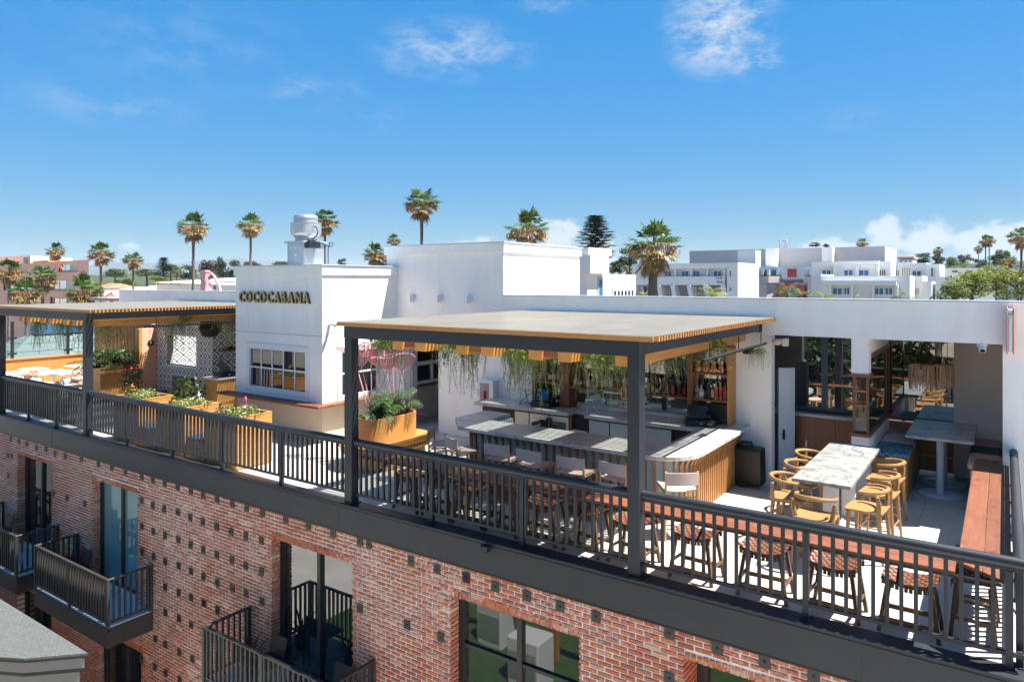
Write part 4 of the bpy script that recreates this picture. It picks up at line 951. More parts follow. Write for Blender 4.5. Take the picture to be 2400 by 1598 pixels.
for i,(z,h) in enumerate(((1.86,.13),(1.62,.2))):
    t = tag(obj('wall_notice', MB().box(-11.42,-11.30,WY-.014,WY-.001,z,z+h), MATS['black' if i == 0 else 'whitepaint']), ('small black square notice with white symbol on the door jamb','small white notice with dark round symbol on the door jamb')[i], 'sign', 'notices on the jamb')
    if i == 0: obj('symbol', MB().box(-11.37,-11.35,WY-.017,WY-.0145,z+.03,z+.09), MATS['whitepaint'], t)
    else: obj('symbol', MB().tube([(-11.36,WY-.0145,z+.11),(-11.36,WY-.018,z+.11)],.035,12), MATS['metal'], t)
t = thing('drop_pendant', 'short black spot lamp under the pergola by the jamb', 'lamp', (-9.3,4.6,2.6)); mb = MB(); mb.tube([(-9.3,4.6,2.65),(-9.3,4.6,2.50)],.07,10); obj('can', mb, MATS['black'], t, True); mb = MB(); mb.tube([(-9.3,4.6,2.84),(-9.3,4.6,2.65)],.012,6); obj('stem', mb, MATS['black'], t)
# pipe rail with clamps hung under the right side of the pergola
t = thing('heater_pipe', 'black conduit pipe hung along the right side of the pergola', 'pipe', (-3.62,3.3,2.6))
mb = MB(); mb.tube([(-3.60,1.9,2.60),(-3.60,5.2,2.62)],.028,8); obj('pipe', mb, MATS['black'], t, True)
for y in (2.2,3.6,4.9): mb = MB(); mb.tube([(-3.60,y,2.62),(-3.60,y,2.84)],.008,6); obj('hanger', mb, MATS['black'], t)
mb = MB(); mb.box(-3.72,-3.6,4.2,4.42,2.5,2.58); obj('speaker_box', mb, MATS['black'], t, bevel=.01)
# speaker against the wall
t = thing('loudspeaker', 'black portable loudspeaker with top handle leaning on the white wall', 'speaker', (-3.92,4.98,0))
M = Matrix.Rotation(RAD(-4),3,'Z') @ Matrix.Rotation(RAD(4),3,'X')
mb = MB(); c = Vector((-3.93,5.02,.40)); mb.cbox(c,.70,.30,.68,M); obj('cabinet', mb, MATS['black'], t, bevel=.045, seg=2)
mb = MB(); h = c+M@Vector((.05,0,.345)); mb.tube([h+Vector((-.12,0,-.02)),h+Vector((-.08,0,.06)),h+Vector((.08,0,.07)),h+Vector((.12,0,-.02))],[.025,.03,.03,.025],8); obj('handle', mb, MATS['black'], t, True)
mb = MB(); mb.box(-4.02,-3.86,4.9,5.0,.0,.08); obj('foot', mb, MATS['black'], t)
# ------------------------------------------------------------------ seats
def make_canvas_stool():
    t = thing('canvas_bar_stool', 'x', 'bar stool', (0,0,0), 'pale canvas bar stools at the bar')
    W, Dp = .23, .21     # the back is at -Y
    def part(n, mb, m, sm=True): o = link(n, mb.mesh(n, MATS[m], sm), t); return o
    for sx in (-1,1):
        part('back_post', MB().tube([(sx*(W+.015),-Dp-.02,0),(sx*W,-Dp,.5),(sx*(W+.005),-Dp-.015,1.0)],[.017,.02,.018],8), 'ash')
        part('front_leg', MB().tube([(sx*(W+.015),Dp+.02,0),(sx*W,Dp,.74)],[.016,.02],8), 'ash')
        part('side_stretcher', MB().tube([(sx*(W+.006),-Dp,.30),(sx*(W+.006),Dp,.30)],.012,6), 'ash'); part('side_rail', MB().tube([(sx*W,-Dp,.70),(sx*W,Dp,.70)],.016,6), 'ash')
    for y,z in ((-Dp,.62),(-Dp,.22),(Dp,.30),(Dp,.69)): part('stretcher', MB().tube([(-W,y,z),(W,y,z)],.012,6), 'ash')
    mb = MB(); n = 6
    for i in range(n+1):
        x = -W-.01+(2*W+.02)*i/n; s = -.018*(1-(2*i/n-1)**2); mb.v += [(x,-Dp-.015,.735+s),(x,Dp+.02,.735+s),(x,-Dp-.015,.722+s),(x,Dp+.02,.722+s)]
    for i in range(n): a = 4*i; mb.f += [(a,a+4,a+5,a+1),(a+2,a+3,a+7,a+6),(a,a+2,a+6,a+4),(a+1,a+5,a+7,a+3)]
    part('seat_sling', mb, 'canvas')
    mb = MB()
    for i in range(n+1):
        x = -W-.02+(2*W+.04)*i/n; b = -.03*(1-(2*i/n-1)**2); mb.v += [(x,-Dp-.028+b,.80),(x,-Dp-.035+b,.985),(x,-Dp-.012+b,.80),(x,-Dp-.019+b,.985)]
    for i in range(n): a = 4*i; mb.f += [(a,a+4,a+5,a+1),(a+2,a+3,a+7,a+6),(a,a+2,a+6,a+4),(a+1,a+5,a+7,a+3)]
    part('back_sling', mb, 'canvas'); return t
cs = make_canvas_stool()
CS = [(-8.62,2.02,-62,'canvas bar stool at the far left bar corner, its back sideways on'),(-8.0,1.86,-24,'canvas bar stool at the left bar corner beside the sideways one'),(-7.12,1.86,0,'third canvas bar stool from the left end of the bar'),(-6.41,1.84,2,'canvas bar stool at the middle of the bar, fourth from the left'),
      (-5.63,1.85,0,'fifth canvas bar stool from the left, left of the thick post'),(-4.9,1.87,-2,'canvas bar stool partly hidden behind the right pergola post'),(-3.98,1.92,38,'sunlit canvas bar stool at the rounded right corner of the bar')]
for i,(x,y,r,l) in enumerate(CS):
    if i == 0: cs.location = (x,y,0); cs.rotation_euler.z = RAD(r); cs['label'] = l
    else: dup(cs,(x,y+random.uniform(-.05,.03),0),RAD(r+random.uniform(-6,6)),l)
def make_woven_stool():
    t = thing('woven_stool', 'x', 'stool', (0,0,0), 'woven leather stools along the railing')
    H = .565; a, b = .26, .18
    def part(n, mb, m, sm=False): return link(n, mb.mesh(n, MATS[m], sm), t)
    prof = lambda x: H-.02+.055*(abs(x)/a)**2.0
    for sx in (-1,1):
        for sy in (-1,1): part('leg', MB().bar((sx*(a+.02),sy*(b+.02),0),(sx*(a-.06),sy*(b-.03),prof(a-.06)-.035),.04,.04,(0,1,0)), 'walnut')
        part('end_stretcher', MB().bar((sx*(a-.005),-b+.01,.20),(sx*(a-.005),b-.01,.20),.028,.03), 'walnut')
    for sy in (-1,1):
        part('stretcher', MB().bar((-a+.0,sy*(b+.01),.13),(a-.0,sy*(b+.01),.13),.026,.05), 'walnut')
        mb = MB(); n = 8
        for i in range(n):
            x0, x1 = -a+2*a*i/n, -a+2*a*(i+1)/n; mb.bar((x0,sy*b,prof(x0)-.022),(x1,sy*b,prof(x1)-.022),.026,.042)
        part('seat_rail', mb, 'walnut')
    # woven straps: over-and-under ribbons
    nx, ny = 12, 7
    for kind in (0,1):
        mb = MB()
        for i in range(nx):
            for j in range(ny):
                up = (i+j)%2 == kind
                x0, x1 = -a+2*a*i/nx, -a+2*a*(i+1)/nx; y0, y1 = -b-.016+(2*b+.032)*j/ny, -b-.016+(2*b+.032)*(j+1)/ny
                if not up: continue
                g = .003; xm = (x0+x1)/2; ym = (y0+y1)/2
                if kind == 0: mb.add([(x0-.002,y0+g,prof(x0)+.001),(x1+.002,y0+g,prof(x1)+.001),(x1+.002,y1-g,prof(x1)+.001),(x0-.002,y1-g,prof(x0)+.001),(xm,y0+g,prof(xm)+.011),(xm,y1-g,prof(xm)+.011)],[(0,4,5,3),(4,1,2,5),(0,1,4),(3,5,2)])
                else: mb.add([(x0+g,y0-.002,prof(x0)+.001),(x1-g,y0-.002,prof(x1)+.001),(x1-g,y1+.002,prof(x1)+.001),(x0+g,y1+.002,prof(x0)+.001),(x0+g,ym,prof(x0)+.011),(x1-g,ym,prof(x1)+.011)],[(0,1,5,4),(4,5,2,3),(0,4,3),(1,2,5)])
        part('strap_weave', mb, 'leather_top' if kind == 0 else 'leather')
    mb = MB()
    for i in range(nx):
        x = -a+2*a*(i+.5)/nx
        for sy in (-1,1): mb.cbox((x,sy*(b+.016),prof(x)-.04),2*a/nx-.007,.008,.085)
    stuff(part('strap_ends', mb, 'leather'))
    mb = MB(); 
    for i in range(8):
        x0, x1 = -a+2*a*i/8, -a+2*a*(i+1)/8; mb.add([(x0,-b,prof(x0)-.008),(x1,-b,prof(x1)-.008),(x1,b,prof(x1)-.008),(x0,b,prof(x0)-.008)],[(0,1,2,3)])
    part('seat_web', mb, 'leather'); return t
ws = make_woven_stool()
WS = [(-8.05,'first woven leather stool from the left pergola post'),(-7.42,'second woven leather stool from the left pergola post'),(-6.78,'third woven leather stool from the left pergola post'),(-6.14,'fourth woven leather stool from the left pergola post'),(-5.48,'fifth woven leather stool, beside the middle railing post'),(-4.78,'sixth woven leather stool, two left of the right pergola post'),
      (-4.08,'woven leather stool just left of the right pergola post'),(-3.22,'woven leather stool just right of the right pergola post'),(-2.36,'woven leather stool under the near end of the long marble table'),(-1.58,'woven leather stool right of the short railing post'),(-.83,'rightmost woven leather stool facing the facade railing')]
for i,(x,l) in enumerate(WS):
    y, r = .60+random.uniform(-.02,.02), RAD(random.uniform(-4,4))
    if i == 0: ws.location = (x,y,0); ws.rotation_euler.z = r; ws['label'] = l
    else: dup(ws,(x,y,0),r,l)
for i,(y,l) in enumerate(((.95,'nearest woven stool tucked under the right end drink rail'),(1.62,'second woven stool tucked under the right end drink rail'))):
    dup(ws,(-.27,y,0),RAD(90+i*3),l)
def make_wood_chair():
    t = thing('wooden_bar_chair', 'x', 'bar chair', (0,0,0), 'light oak bar armchairs at the marble table')
    def part(n, mb, m='oak', sm=True): return link(n, mb.mesh(n, MATS[m], sm), t)
    W, Dp, H = .225, .215, .67      # faces +Y
    for sx in (-1,1):
        part('front_leg', MB().tube([(sx*(W+.02),Dp,0),(sx*W,Dp-.02,.4),(sx*W,Dp-.03,H-.02)],[.017,.025,.028],8))
        part('rear_leg', MB().tube([(sx*(W+.02),-Dp-.03,0),(sx*W,-Dp+.01,.4),(sx*(W-.005),-Dp+.03,H),(sx*(W+.02),-Dp+.02,.78),(sx*(W+.035),-Dp+.03,.90)],[.018,.027,.034,.03,.022],8))
        part('side_stretcher', MB().tube([(sx*(W+.005),-Dp,.32),(sx*(W+.005),Dp-.01,.32)],.011,6))
    part('foot_rail', MB().bar((-W,Dp-.01,.20),(W,Dp-.01,.20),.022,.03), sm=False); part('stretcher', MB().tube([(-W,-Dp-.005,.26),(W,-Dp-.005,.26)],.011,6))
    # dished seat
    mb = MB(); n = 8
    for i in range(n+1):
        for j in range(n+1):
            x = (i/n*2-1); y = (j/n*2-1); ex = 1-.06*(abs(y)**4); X = x*(W+.025)*ex; Y = y*(Dp+.02)+(.02 if y > 0 else 0)*(1-x*x); z = H+.012-.02*(1-x*x)*(1-y*y*.6)+.008*(y > .6)*-1
            mb.v.append((X,Y,z))
    o = (n+1)**2; mb.v += [(x*.97,y*.97,H-.022) for x,y,z in mb.v[:o]]
    for i in range(n):
        for j in range(n):
            a = i*(n+1)+j; mb.f += [(a,a+n+1,a+n+2,a+1),(o+a,o+a+1,o+a+n+2,o+a+n+1)]
    for k in range(n):
        for (a,b) in ((k,k+1),((k+1)+n*(n+1),k+n*(n+1))): mb.f.append((a,b,o+b,o+a))
        for (a,b) in (((k+1)*(n+1),k*(n+1)),(k*(n+1)+n,(k+1)*(n+1)+n)): mb.f.append((a,b,o+b,o+a))
    part('seat', mb)
    pts = []; rs = []
    for i in range(17):
        a = RAD(205+130*0) if False else RAD(-200+220*i/16) ; q = i/16*2-1
        pts.append((.255*cos(a),-.02+.235*sin(a)*1.0,.915+.035*(1-abs(q))**.7)); rs.append(.019+.012*(1-abs(q)))
    part('arm_hoop', MB().tube(pts,rs,8))
    return t
wc = make_wood_chair()
WC = [(-2.04,1.84,0,'oak bar armchair at the near end of the long marble table, seen from behind'),(-1.52,2.55,90,'nearest oak bar armchair on the right side of the long marble table'),(-1.53,3.42,90,'middle oak bar armchair on the right side of the long marble table'),(-1.52,4.32,90,'farthest oak bar armchair on the right side of the long marble table'),
      (-2.56,2.55,-90,'nearest oak bar armchair on the left side of the long marble table'),(-2.55,3.36,-90,'middle oak bar armchair on the left side of the long marble table'),(-2.55,4.18,-90,'farthest oak bar armchair on the left side of the long marble table')]
for i,(x,y,r,l) in enumerate(WC):
    if i == 0: wc.location = (x,y,0); wc['label'] = l
    else: dup(wc,(x+random.uniform(-.03,.03),y+random.uniform(-.05,.05),0),RAD(r+random.uniform(-9,9)),l)
# ------------------------------------------------------------------ tables of the right bay
t = thing('marble_table', 'long bar height table with grey veined marble top on white pedestals', 'table', (-2.03,3.4,0), 'marble tables')
mb = MB(); mb.box(-2.41,-1.66,2.08,4.77,1.0,1.05); obj('tabletop', mb, MATS['marble'], t, bevel=.005)
for y in (2.75,4.15):
    mb = MB(); mb.box(-2.13,-1.93,y-.045,y+.045,.02,.999); p = obj('pedestal', mb, MATS['whitepaint'], t, bevel=.01)
    mb = MB().lathe([(.33,0.0),(.33,.012),(.30,.019)],(-2.03,y,0),24); obj('base', mb, MATS['whitepaint'], p, True)
t = thing('marble_table', 'marble table with two round white pedestals inside the alcove', 'table', (-.93,7.0,0), 'marble tables')
mb = MB(); mb.box(-1.44,-.42,6.08,7.88,1.0,1.05); obj('tabletop', mb, MATS['marble_warm'], t, bevel=.005)
for y in (6.45,7.3):
    mb = MB().lathe([(.06,.02),(.06,.999)],(-.93,y,0),18); p = obj('pedestal', mb, MATS['whitepaint'], t, True)
    mb = MB().lathe([(.34,0),(.34,.012),(.3,.022)],(-.93,y,0),26); obj('base', mb, MATS['whitepaint'], p, True)
def booth():
    t = thing('booth_bench', 'timber bench with blue and pale cushions beside the alcove pillar', 'bench', (-1.6,6.4,0))
    mb = MB(); mb.box(-1.905,-1.36,5.64,7.88,.02,.70); obj('base', mb, MATS['cedar_x'], t, bevel=.006)
    m, nt, b = newmat('blue_leaf'); v = nt.nodes.new('ShaderNodeTexVoronoi'); v.feature = 'DISTANCE_TO_EDGE'; nt.links.new(coords(nt), v.inputs['Vector']); v.inputs['Scale'].default_value = 13
    nt.links.new(ramp(nt, v.outputs['Distance'], [(.03,(.22,.36,.38)),(.09,(.035,.13,.19))]), b.inputs['Base Color']); b.inputs['Roughness'].default_value = .8
    mb = MB(); mb.box(-1.90,-1.34,5.63,6.55,.702,.81); obj('seat_cushion', mb, m, t, bevel=.04, seg=3, label='blue leaf patterned seat cushion')
    mb = MB(); mb.box(-1.90,-1.34,6.56,7.25,.702,.81); obj('seat_cushion', mb, MATS['cushion_pale'], t, bevel=.04, seg=3, label='pale mauve seat cushion')
    mb = MB(); mb.box(-1.90,-1.34,7.26,7.86,.702,.83); obj('seat_cushion', mb, MATS['cushion_mauve'], t, bevel=.04, seg=3, label='brown mauve seat cushion')
    t = thing('booth_bench', 'pink and navy cushioned bench on the right side of the alcove', 'bench', (-.25,6.8,0))
    mb = MB(); mb.box(-.46,-.03,5.62,7.9,.02,.68); obj('base', mb, MATS['greige'], t)
    for k,(a,b_,mm) in enumerate(((5.60,6.5,'cushion_pink'),(6.51,7.2,'cushion_navy'),(7.21,7.9,'cushion_mauve'))):
        mb = MB(); mb.box(-.50,-.03,a,b_,.682,.80); obj('seat_cushion', mb, MATS[mm], t, bevel=.045, seg=3)
booth()
def pendant(x, y, label):
    t = thing('wicker_pendant', label, 'lamp', (x,y,2.2), 'woven pendant lamps')
    mb = MB(); random.seed(int(x*100))
    for i in range(130):
        a = random.uniform(0,2*pi); b = a+random.uniform(-.35,.35); r = .19
        mb.tube([(x+r*cos(a),y+r*sin(a),2.2),(x+(r+.02)*cos((a+b)/2),y+(r+.02)*sin((a+b)/2),1.98),(x+r*cos(b),y+r*sin(b),1.72+random.uniform(0,.14))],.0045,3)
    for z,rr in ((2.2,.19),(2.05,.2),(1.88,.2)): mb.tube([(x+rr*cos(2*pi*k/20),y+rr*sin(2*pi*k/20),z) for k in range(21)],.006,4)
    for k in range(6): mb.tube([(x,y,2.21),(x+.19*cos(k),y+.19*sin(k),2.2)],.005,3)
    obj('wicker_shade', mb, MATS['wicker'], t)
    mb = MB(); mb.tube([(x,y,2.774),(x,y,2.2)],.006,6); obj('cord', mb, MATS['black'], t)
    mb = MB().lathe([(.02,2.12),(.045,2.08),(.05,2.02),(.02,1.98)],(x,y,0),12); obj('bulb', mb, MATS['whitepaint'], t, True)
pendant(-1.27,7.0,'left of two woven wicker pendant lamps in the alcove'); pendant(-.95,7.2,'right of two woven wicker pendant lamps in the alcove')
# ------------------------------------------------------------------ plants
def rnd(a, b): return random.uniform(a, b)
def leaf_strip(mb, pts, w, up=Vector((0,0,1))):
    """one arching blade: centre line pts, half widths w"""
    vs = []; k = len(pts)
    for i, p in enumerate(pts):
        d = (Vector(pts[min(i+1,k-1)])-Vector(pts[max(i-1,0)])).normalized(); s = d.cross(up)
        if s.length < .05: s = d.cross(Vector((1,0,0)))
        s.normalize(); p = Vector(p); vs += [p-s*w[i], p+s*w[i]]
    mb.add(vs, [(2*i,2*i+1,2*i+3,2*i+2) for i in range(k-1)])
def frond(mb, base, az, el, length, droop, leaflets=16, lw=.012, ll=.22):
    """pinnate palm frond"""
    p = Vector(base); d = Vector((cos(az)*cos(el), sin(az)*cos(el), sin(el))); pts = [p.copy()]; n = leaflets
    for i in range(n):
        d = (d+Vector((0,0,-droop/n))).normalized(); p = p+d*length/n; pts.append(p.copy())
    mb.tube(pts, [.006*(1-i/(n+1))+.002 for i in range(n+1)], 3, False)
    for i in range(3, n+1):
        d = (pts[i]-pts[i-1]).normalized(); s = d.cross(Vector((0,0,1))).normalized(); L = ll*sin(pi*(i/(n+2))**.8)*1.1+.03
        for q in (-1,1):
            e = (s*q*.8+d*.7+Vector((0,0,-.35+rnd(-.1,.1)))).normalized(); m_ = pts[i]+e*L*.55; t_ = pts[i]+e*L+Vector((0,0,-L*.35))
            leaf_strip(mb, [pts[i],m_,t_], [lw*.5,lw,.001])
def tuft(mb, base, n, length, w, spread=.8, droop=.6):
    for i in range(n):
        az = rnd(0,2*pi); el = rnd(.25,1.35); d = Vector((cos(az)*cos(el)*spread, sin(az)*cos(el)*spread, sin(el))).normalized(); p = Vector(base); pts = [p.copy()]; L = length*rnd(.6,1.1)
        for k in range(4): d = (d+Vector((0,0,-droop*.28))).normalized(); p = p+d*L/4; pts.append(p.copy())
        leaf_strip(mb, pts, [w*.7,w,w,w*.7,.001])
def leafballs(mb, c, r, n, s):
    for i in range(n):
        d = Vector((rnd(-1,1),rnd(-1,1),rnd(-1,1)))
        if d.length > 1 or d.length < .1: continue
        p = Vector(c)+Vector((d.x*r[0],d.y*r[1],d.z*r[2])); a = Vector((rnd(-1,1),rnd(-1,1),rnd(-.6,.6))).normalized(); b = a.cross(Vector((rnd(-1,1),rnd(-1,1),rnd(-1,1)))).normalized(); q = s*rnd(.6,1.3)
        mb.add([p-a*q, p+b*q*.5, p+a*q, p-b*q*.5], [(0,1,2,3)])
# hanging plants under the pergolas
def hanging():
    variants = []
    for k in range(5):
        random.seed(40+k); a = MB(); b = MB(); W = .42
        for i in range(62):
            x, y = rnd(-W,W), rnd(-.18,.18); L = rnd(.12,.34) if rnd(0,1) < .55 else rnd(.35,.82); p = Vector((x,y,rnd(-.02,.06))); pts = [p.copy()]; sx, sy = rnd(-.05,.05), rnd(-.04,.04)
            n = max(3,int(L/.055))
            for j in range(n):
                p = p+Vector((sx*.3+rnd(-.008,.008), sy*.3+rnd(-.008,.008), -L/n)); pts.append(p.copy())
            a.tube(pts,.0035,3,False)
            for q in pts[1:]:
                for _ in range(2):
                    e = Vector((rnd(-1,1),rnd(-1,1),rnd(-.7,.3))).normalized(); leaf_strip(a,[q,q+e*.028,q+e*.05+Vector((0,0,-.012))],[.0035,.005,.001])
        leafballs(b,(0,0,.0),(W,.2,.17),620,.036)
        variants.append((a.mesh('strands',MATS['rhipsalis']), b.mesh('leafy_top',MATS['ivy'])))
    return variants
HV = hanging(); random.seed(11)
def hang(x, y, z, label, k, s=1.0, trough=True):
    t = thing('hanging_plant', label, 'plant', (x,y,z), 'hanging plants under the pergolas'); t.rotation_euler.z = rnd(-.2,.2)+(pi if k%2 else 0); t.scale = (s,s,s*rnd(.9,1.15))
    for n,m in zip(('strands','leafy_top'), HV[k%5]): o = bpy.data.objects.new(n,m); COL.objects.link(o); o.parent = t; stuff(o)
HP = [(-8.55,.5,'hanging plant beside the left post of the bar pergola'),(-7.0,.55,'hanging plant between the first and second joist pairs'),(-6.95,2.2,'hanging plant over the left end of the bar'),(-5.72,.5,'hanging plant between the second and third joist pairs'),(-5.75,2.0,'long hanging plant over the middle of the bar'),
      (-4.45,.5,'hanging plant just left of the right pergola post'),(-4.5,1.8,'hanging plant over the right part of the bar'),(-7.9,3.6,'hanging plant in front of the white wall by the cabinet'),(-6.5,3.8,'hanging plant in front of the left bottles'),(-5.2,3.9,'hanging plant in front of the middle bottles'),(-4.15,3.4,'hanging plant near the copper jugs'),(-8.3,2.3,'hanging plant over the left bar corner'),(-6.3,1.2,'hanging plant behind the middle of the front beam'),(-3.72,5.05,'thin hanging plant by the wall at the pergola end')]
for i,(x,y,l) in enumerate(HP): hang(x,y,2.72 if y < 5 else 2.5,l,i,1.0 if y < 5 else .45)
HP2 = [(-22.0,.6,'hanging plant at the left end of the left pergola'),(-20.9,.7,'second hanging plant from the left under the left pergola'),(-19.7,.6,'third hanging plant from the left under the left pergola'),(-18.6,.7,'hanging plant left of the right post of the left pergola'),(-18.3,2.5,'hanging plant over the wooden planter'),(-18.5,4.0,'hanging plant in front of the tiled wall'),(-20.0,3.0,'hanging plant in the middle of the left pergola'),(-21.2,2.0,'hanging plant over the white tables')]
for i,(x,y,l) in enumerate(HP2): hang(x,y,2.72,l,i+2,1.05)
# oval planter bench with palms and pink metal flowers
def stadium(cx, y0, y1, r, n=14): return [(cx+r*cos(a),y1+r*sin(a)) for a in [pi*i/n for i in range(n+1)]]+[(cx+r*cos(a),y0+r*sin(a)) for a in [pi+pi*i/n for i in range(n+1)]]
def oval():
    cx, y0, y1 = -10.6, 2.2, 2.85
    t = thing('oval_planter', 'oval orange timber planter with a bench ring around it', 'planter', (cx,2.5,0))
    mb = MB(); mb.prism(stadium(cx,y0,y1,.60),.02,.30); obj('plinth', mb, MATS['planter_x'], t, True)
    mb = MB(); mb.prism(stadium(cx,y0,y1,.69),.33,.43); obj('bench_skirt', mb, MATS['planter_x'], t, True)
    mb = MB(); mb.prism(stadium(cx,y0,y1,.64),.30,.33); mb.prism(stadium(cx,y0,y1,.66),.431,.45); obj('shadow_gap', mb, MATS['walnut_x'], t, True)
    mb = MB(); mb.prism(stadium(cx,y0,y1,.73),.451,.50); obj('bench_seat', mb, MATS['planter_y'], t, True, bevel=.006)
    mb = MB(); o, i_ = stadium(cx,y0,y1,.40), stadium(cx,y0,y1,.355); n = len(o)
    mb.add([(x,y,.501) for x,y in o]+[(x,y,1.0) for x,y in o]+[(x,y,1.0) for x,y in i_]+[(x,y,.85) for x,y in i_], [(k,(k+1)%n,(k+1)%n+n,k+n) for k in range(n)]+[(k+n,(k+1)%n+n,(k+1)%n+2*n,k+2*n) for k in range(n)]+[(k+2*n,(k+1)%n+2*n,(k+1)%n+3*n,k+3*n) for k in range(n)])
    obj('tub', mb, MATS['planter_x'], t, True)
    mb = MB(); mb.prism(stadium(cx,y0,y1,.354),.84,.93); obj('soil', mb, MATS['soil'], t)
    random.seed(5)
    t = thing('kentia_palms', 'arching green palm clump in the oval planter', 'plant', (cx-.05,2.45,.93)); mb = MB()
    for k in range(30):
        y = rnd(2.0,2.95); az = rnd(-1.3,1.2) if k%2 else rnd(0,2*pi); frond(mb,(cx+rnd(-.12,.12),y,.95),az,rnd(.9,1.4),rnd(.5,.8),rnd(1.2,1.9),16,.011,.22)
    tuft(mb,(cx-.1,2.4,.93),30,.55,.016); tuft(mb,(cx+.1,2.1,.93),26,.4,.018); obj('fronds', mb, MATS['kentia'], t)
    t = thing('cordyline', 'red leaved spiky plant at the right end of the oval planter', 'plant', (cx+.1,3.05,.93)); mb = MB(); tuft(mb,(cx+.1,3.05,.93),34,.55,.014,1.2,.4); obj('leaves', mb, MATS['bromelia'], t)
    # sculptures: fan-shaped pink metal flowers made of ribs and slats
    def flower(base, head, az, size, tilt, label):
        t = thing('metal_flower', label, 'sculpture', base, 'pink metal flowers'); b, h = Vector(base), Vector(head)
        mid = (b+h)/2+Vector((0,0,.12)); pts = [b,(b*.6+h*.4)*.5+mid*.5,mid*.4+(b*.25+h*.75)*.6,h]
        obj('stem', MB().tube(pts,.011,6), MATS['pinkmetal'], t, True)
        f = Vector((cos(az),sin(az),0)); s = Vector((-sin(az),cos(az),0)); up = (Vector((0,0,1))*cos(tilt)+f*sin(tilt))
        def pt(u, v):        # v along the petal, u across (-1..1)
            w = .62*size*sin(pi*min(1,v*.62+.02))**.9*(1 if v < .85 else 1-(v-.85)*2); return h+up*(v*size)+s*(u*w)+f*(.22*size*(1-u*u)*-1*v+.16*size*v*v)
        rim = MB(); rim.tube([pt(-1,i/10) for i in range(11)]+[pt(-.5,1.04),pt(0,1.02),pt(.5,1.04)]+[pt(1,1-i/10) for i in range(11)],.009,5); rim.tube([pt(0,i/8) for i in range(9)],.010,5); obj('rim', rim, MATS['pinkmetal'], t, True)
        for side in (0,1):
            mb = MB()
            for k in range(9):
                v0 = .12+.095*k
                for q in ((-1,-.05),(.05,1)):
                    if side != (q[0] > 0): continue
                    n = 3
                    for i in range(n):
                        u0, u1 = q[0]+(q[1]-q[0])*i/n, q[0]+(q[1]-q[0])*(i+1)/n; sl = .06
                        mb.quad(pt(u0,v0+abs(u0)*.05),pt(u1,v0+abs(u1)*.05),pt(u1,v0+sl+abs(u1)*.05),pt(u0,v0+sl+abs(u0)*.05))
            obj('petal', mb, MATS['pinkmetal'], t)
    B1 = (-11.0,2.5,.93); B2 = (-10.42,2.6,.93)
    flower((-11.0,2.5,.93),(-11.02,2.5,2.06),RAD(-45),.42,.12,'tallest pink metal flower just right of the left post')
    flower((-11.03,2.53,.93),(-11.2,2.4,1.96),RAD(-70),.38,.25,'pink metal flower half hidden behind the left post')
    flower((-11.05,2.48,.93),(-11.55,2.5,2.12),RAD(-100),.36,.9,'pink metal flower leaning left of the post over the tower')
    flower((-10.95,2.55,.93),(-10.74,2.5,1.95),RAD(-60),.30,.7,'folded pink metal flower between the two clumps')
    flower((-10.42,2.6,.93),(-10.52,2.62,2.1),RAD(-40),.44,.1,'pink metal flower behind the hanging plant, upper right')
    flower((-10.40,2.62,.93),(-10.25,2.6,1.86),RAD(-25),.42,.3,'rightmost pink metal flower leaning to the right')
    flower((-10.44,2.58,.93),(-10.52,2.45,1.9),RAD(-55),.34,.6,'low pink metal flower facing the railing')
oval()
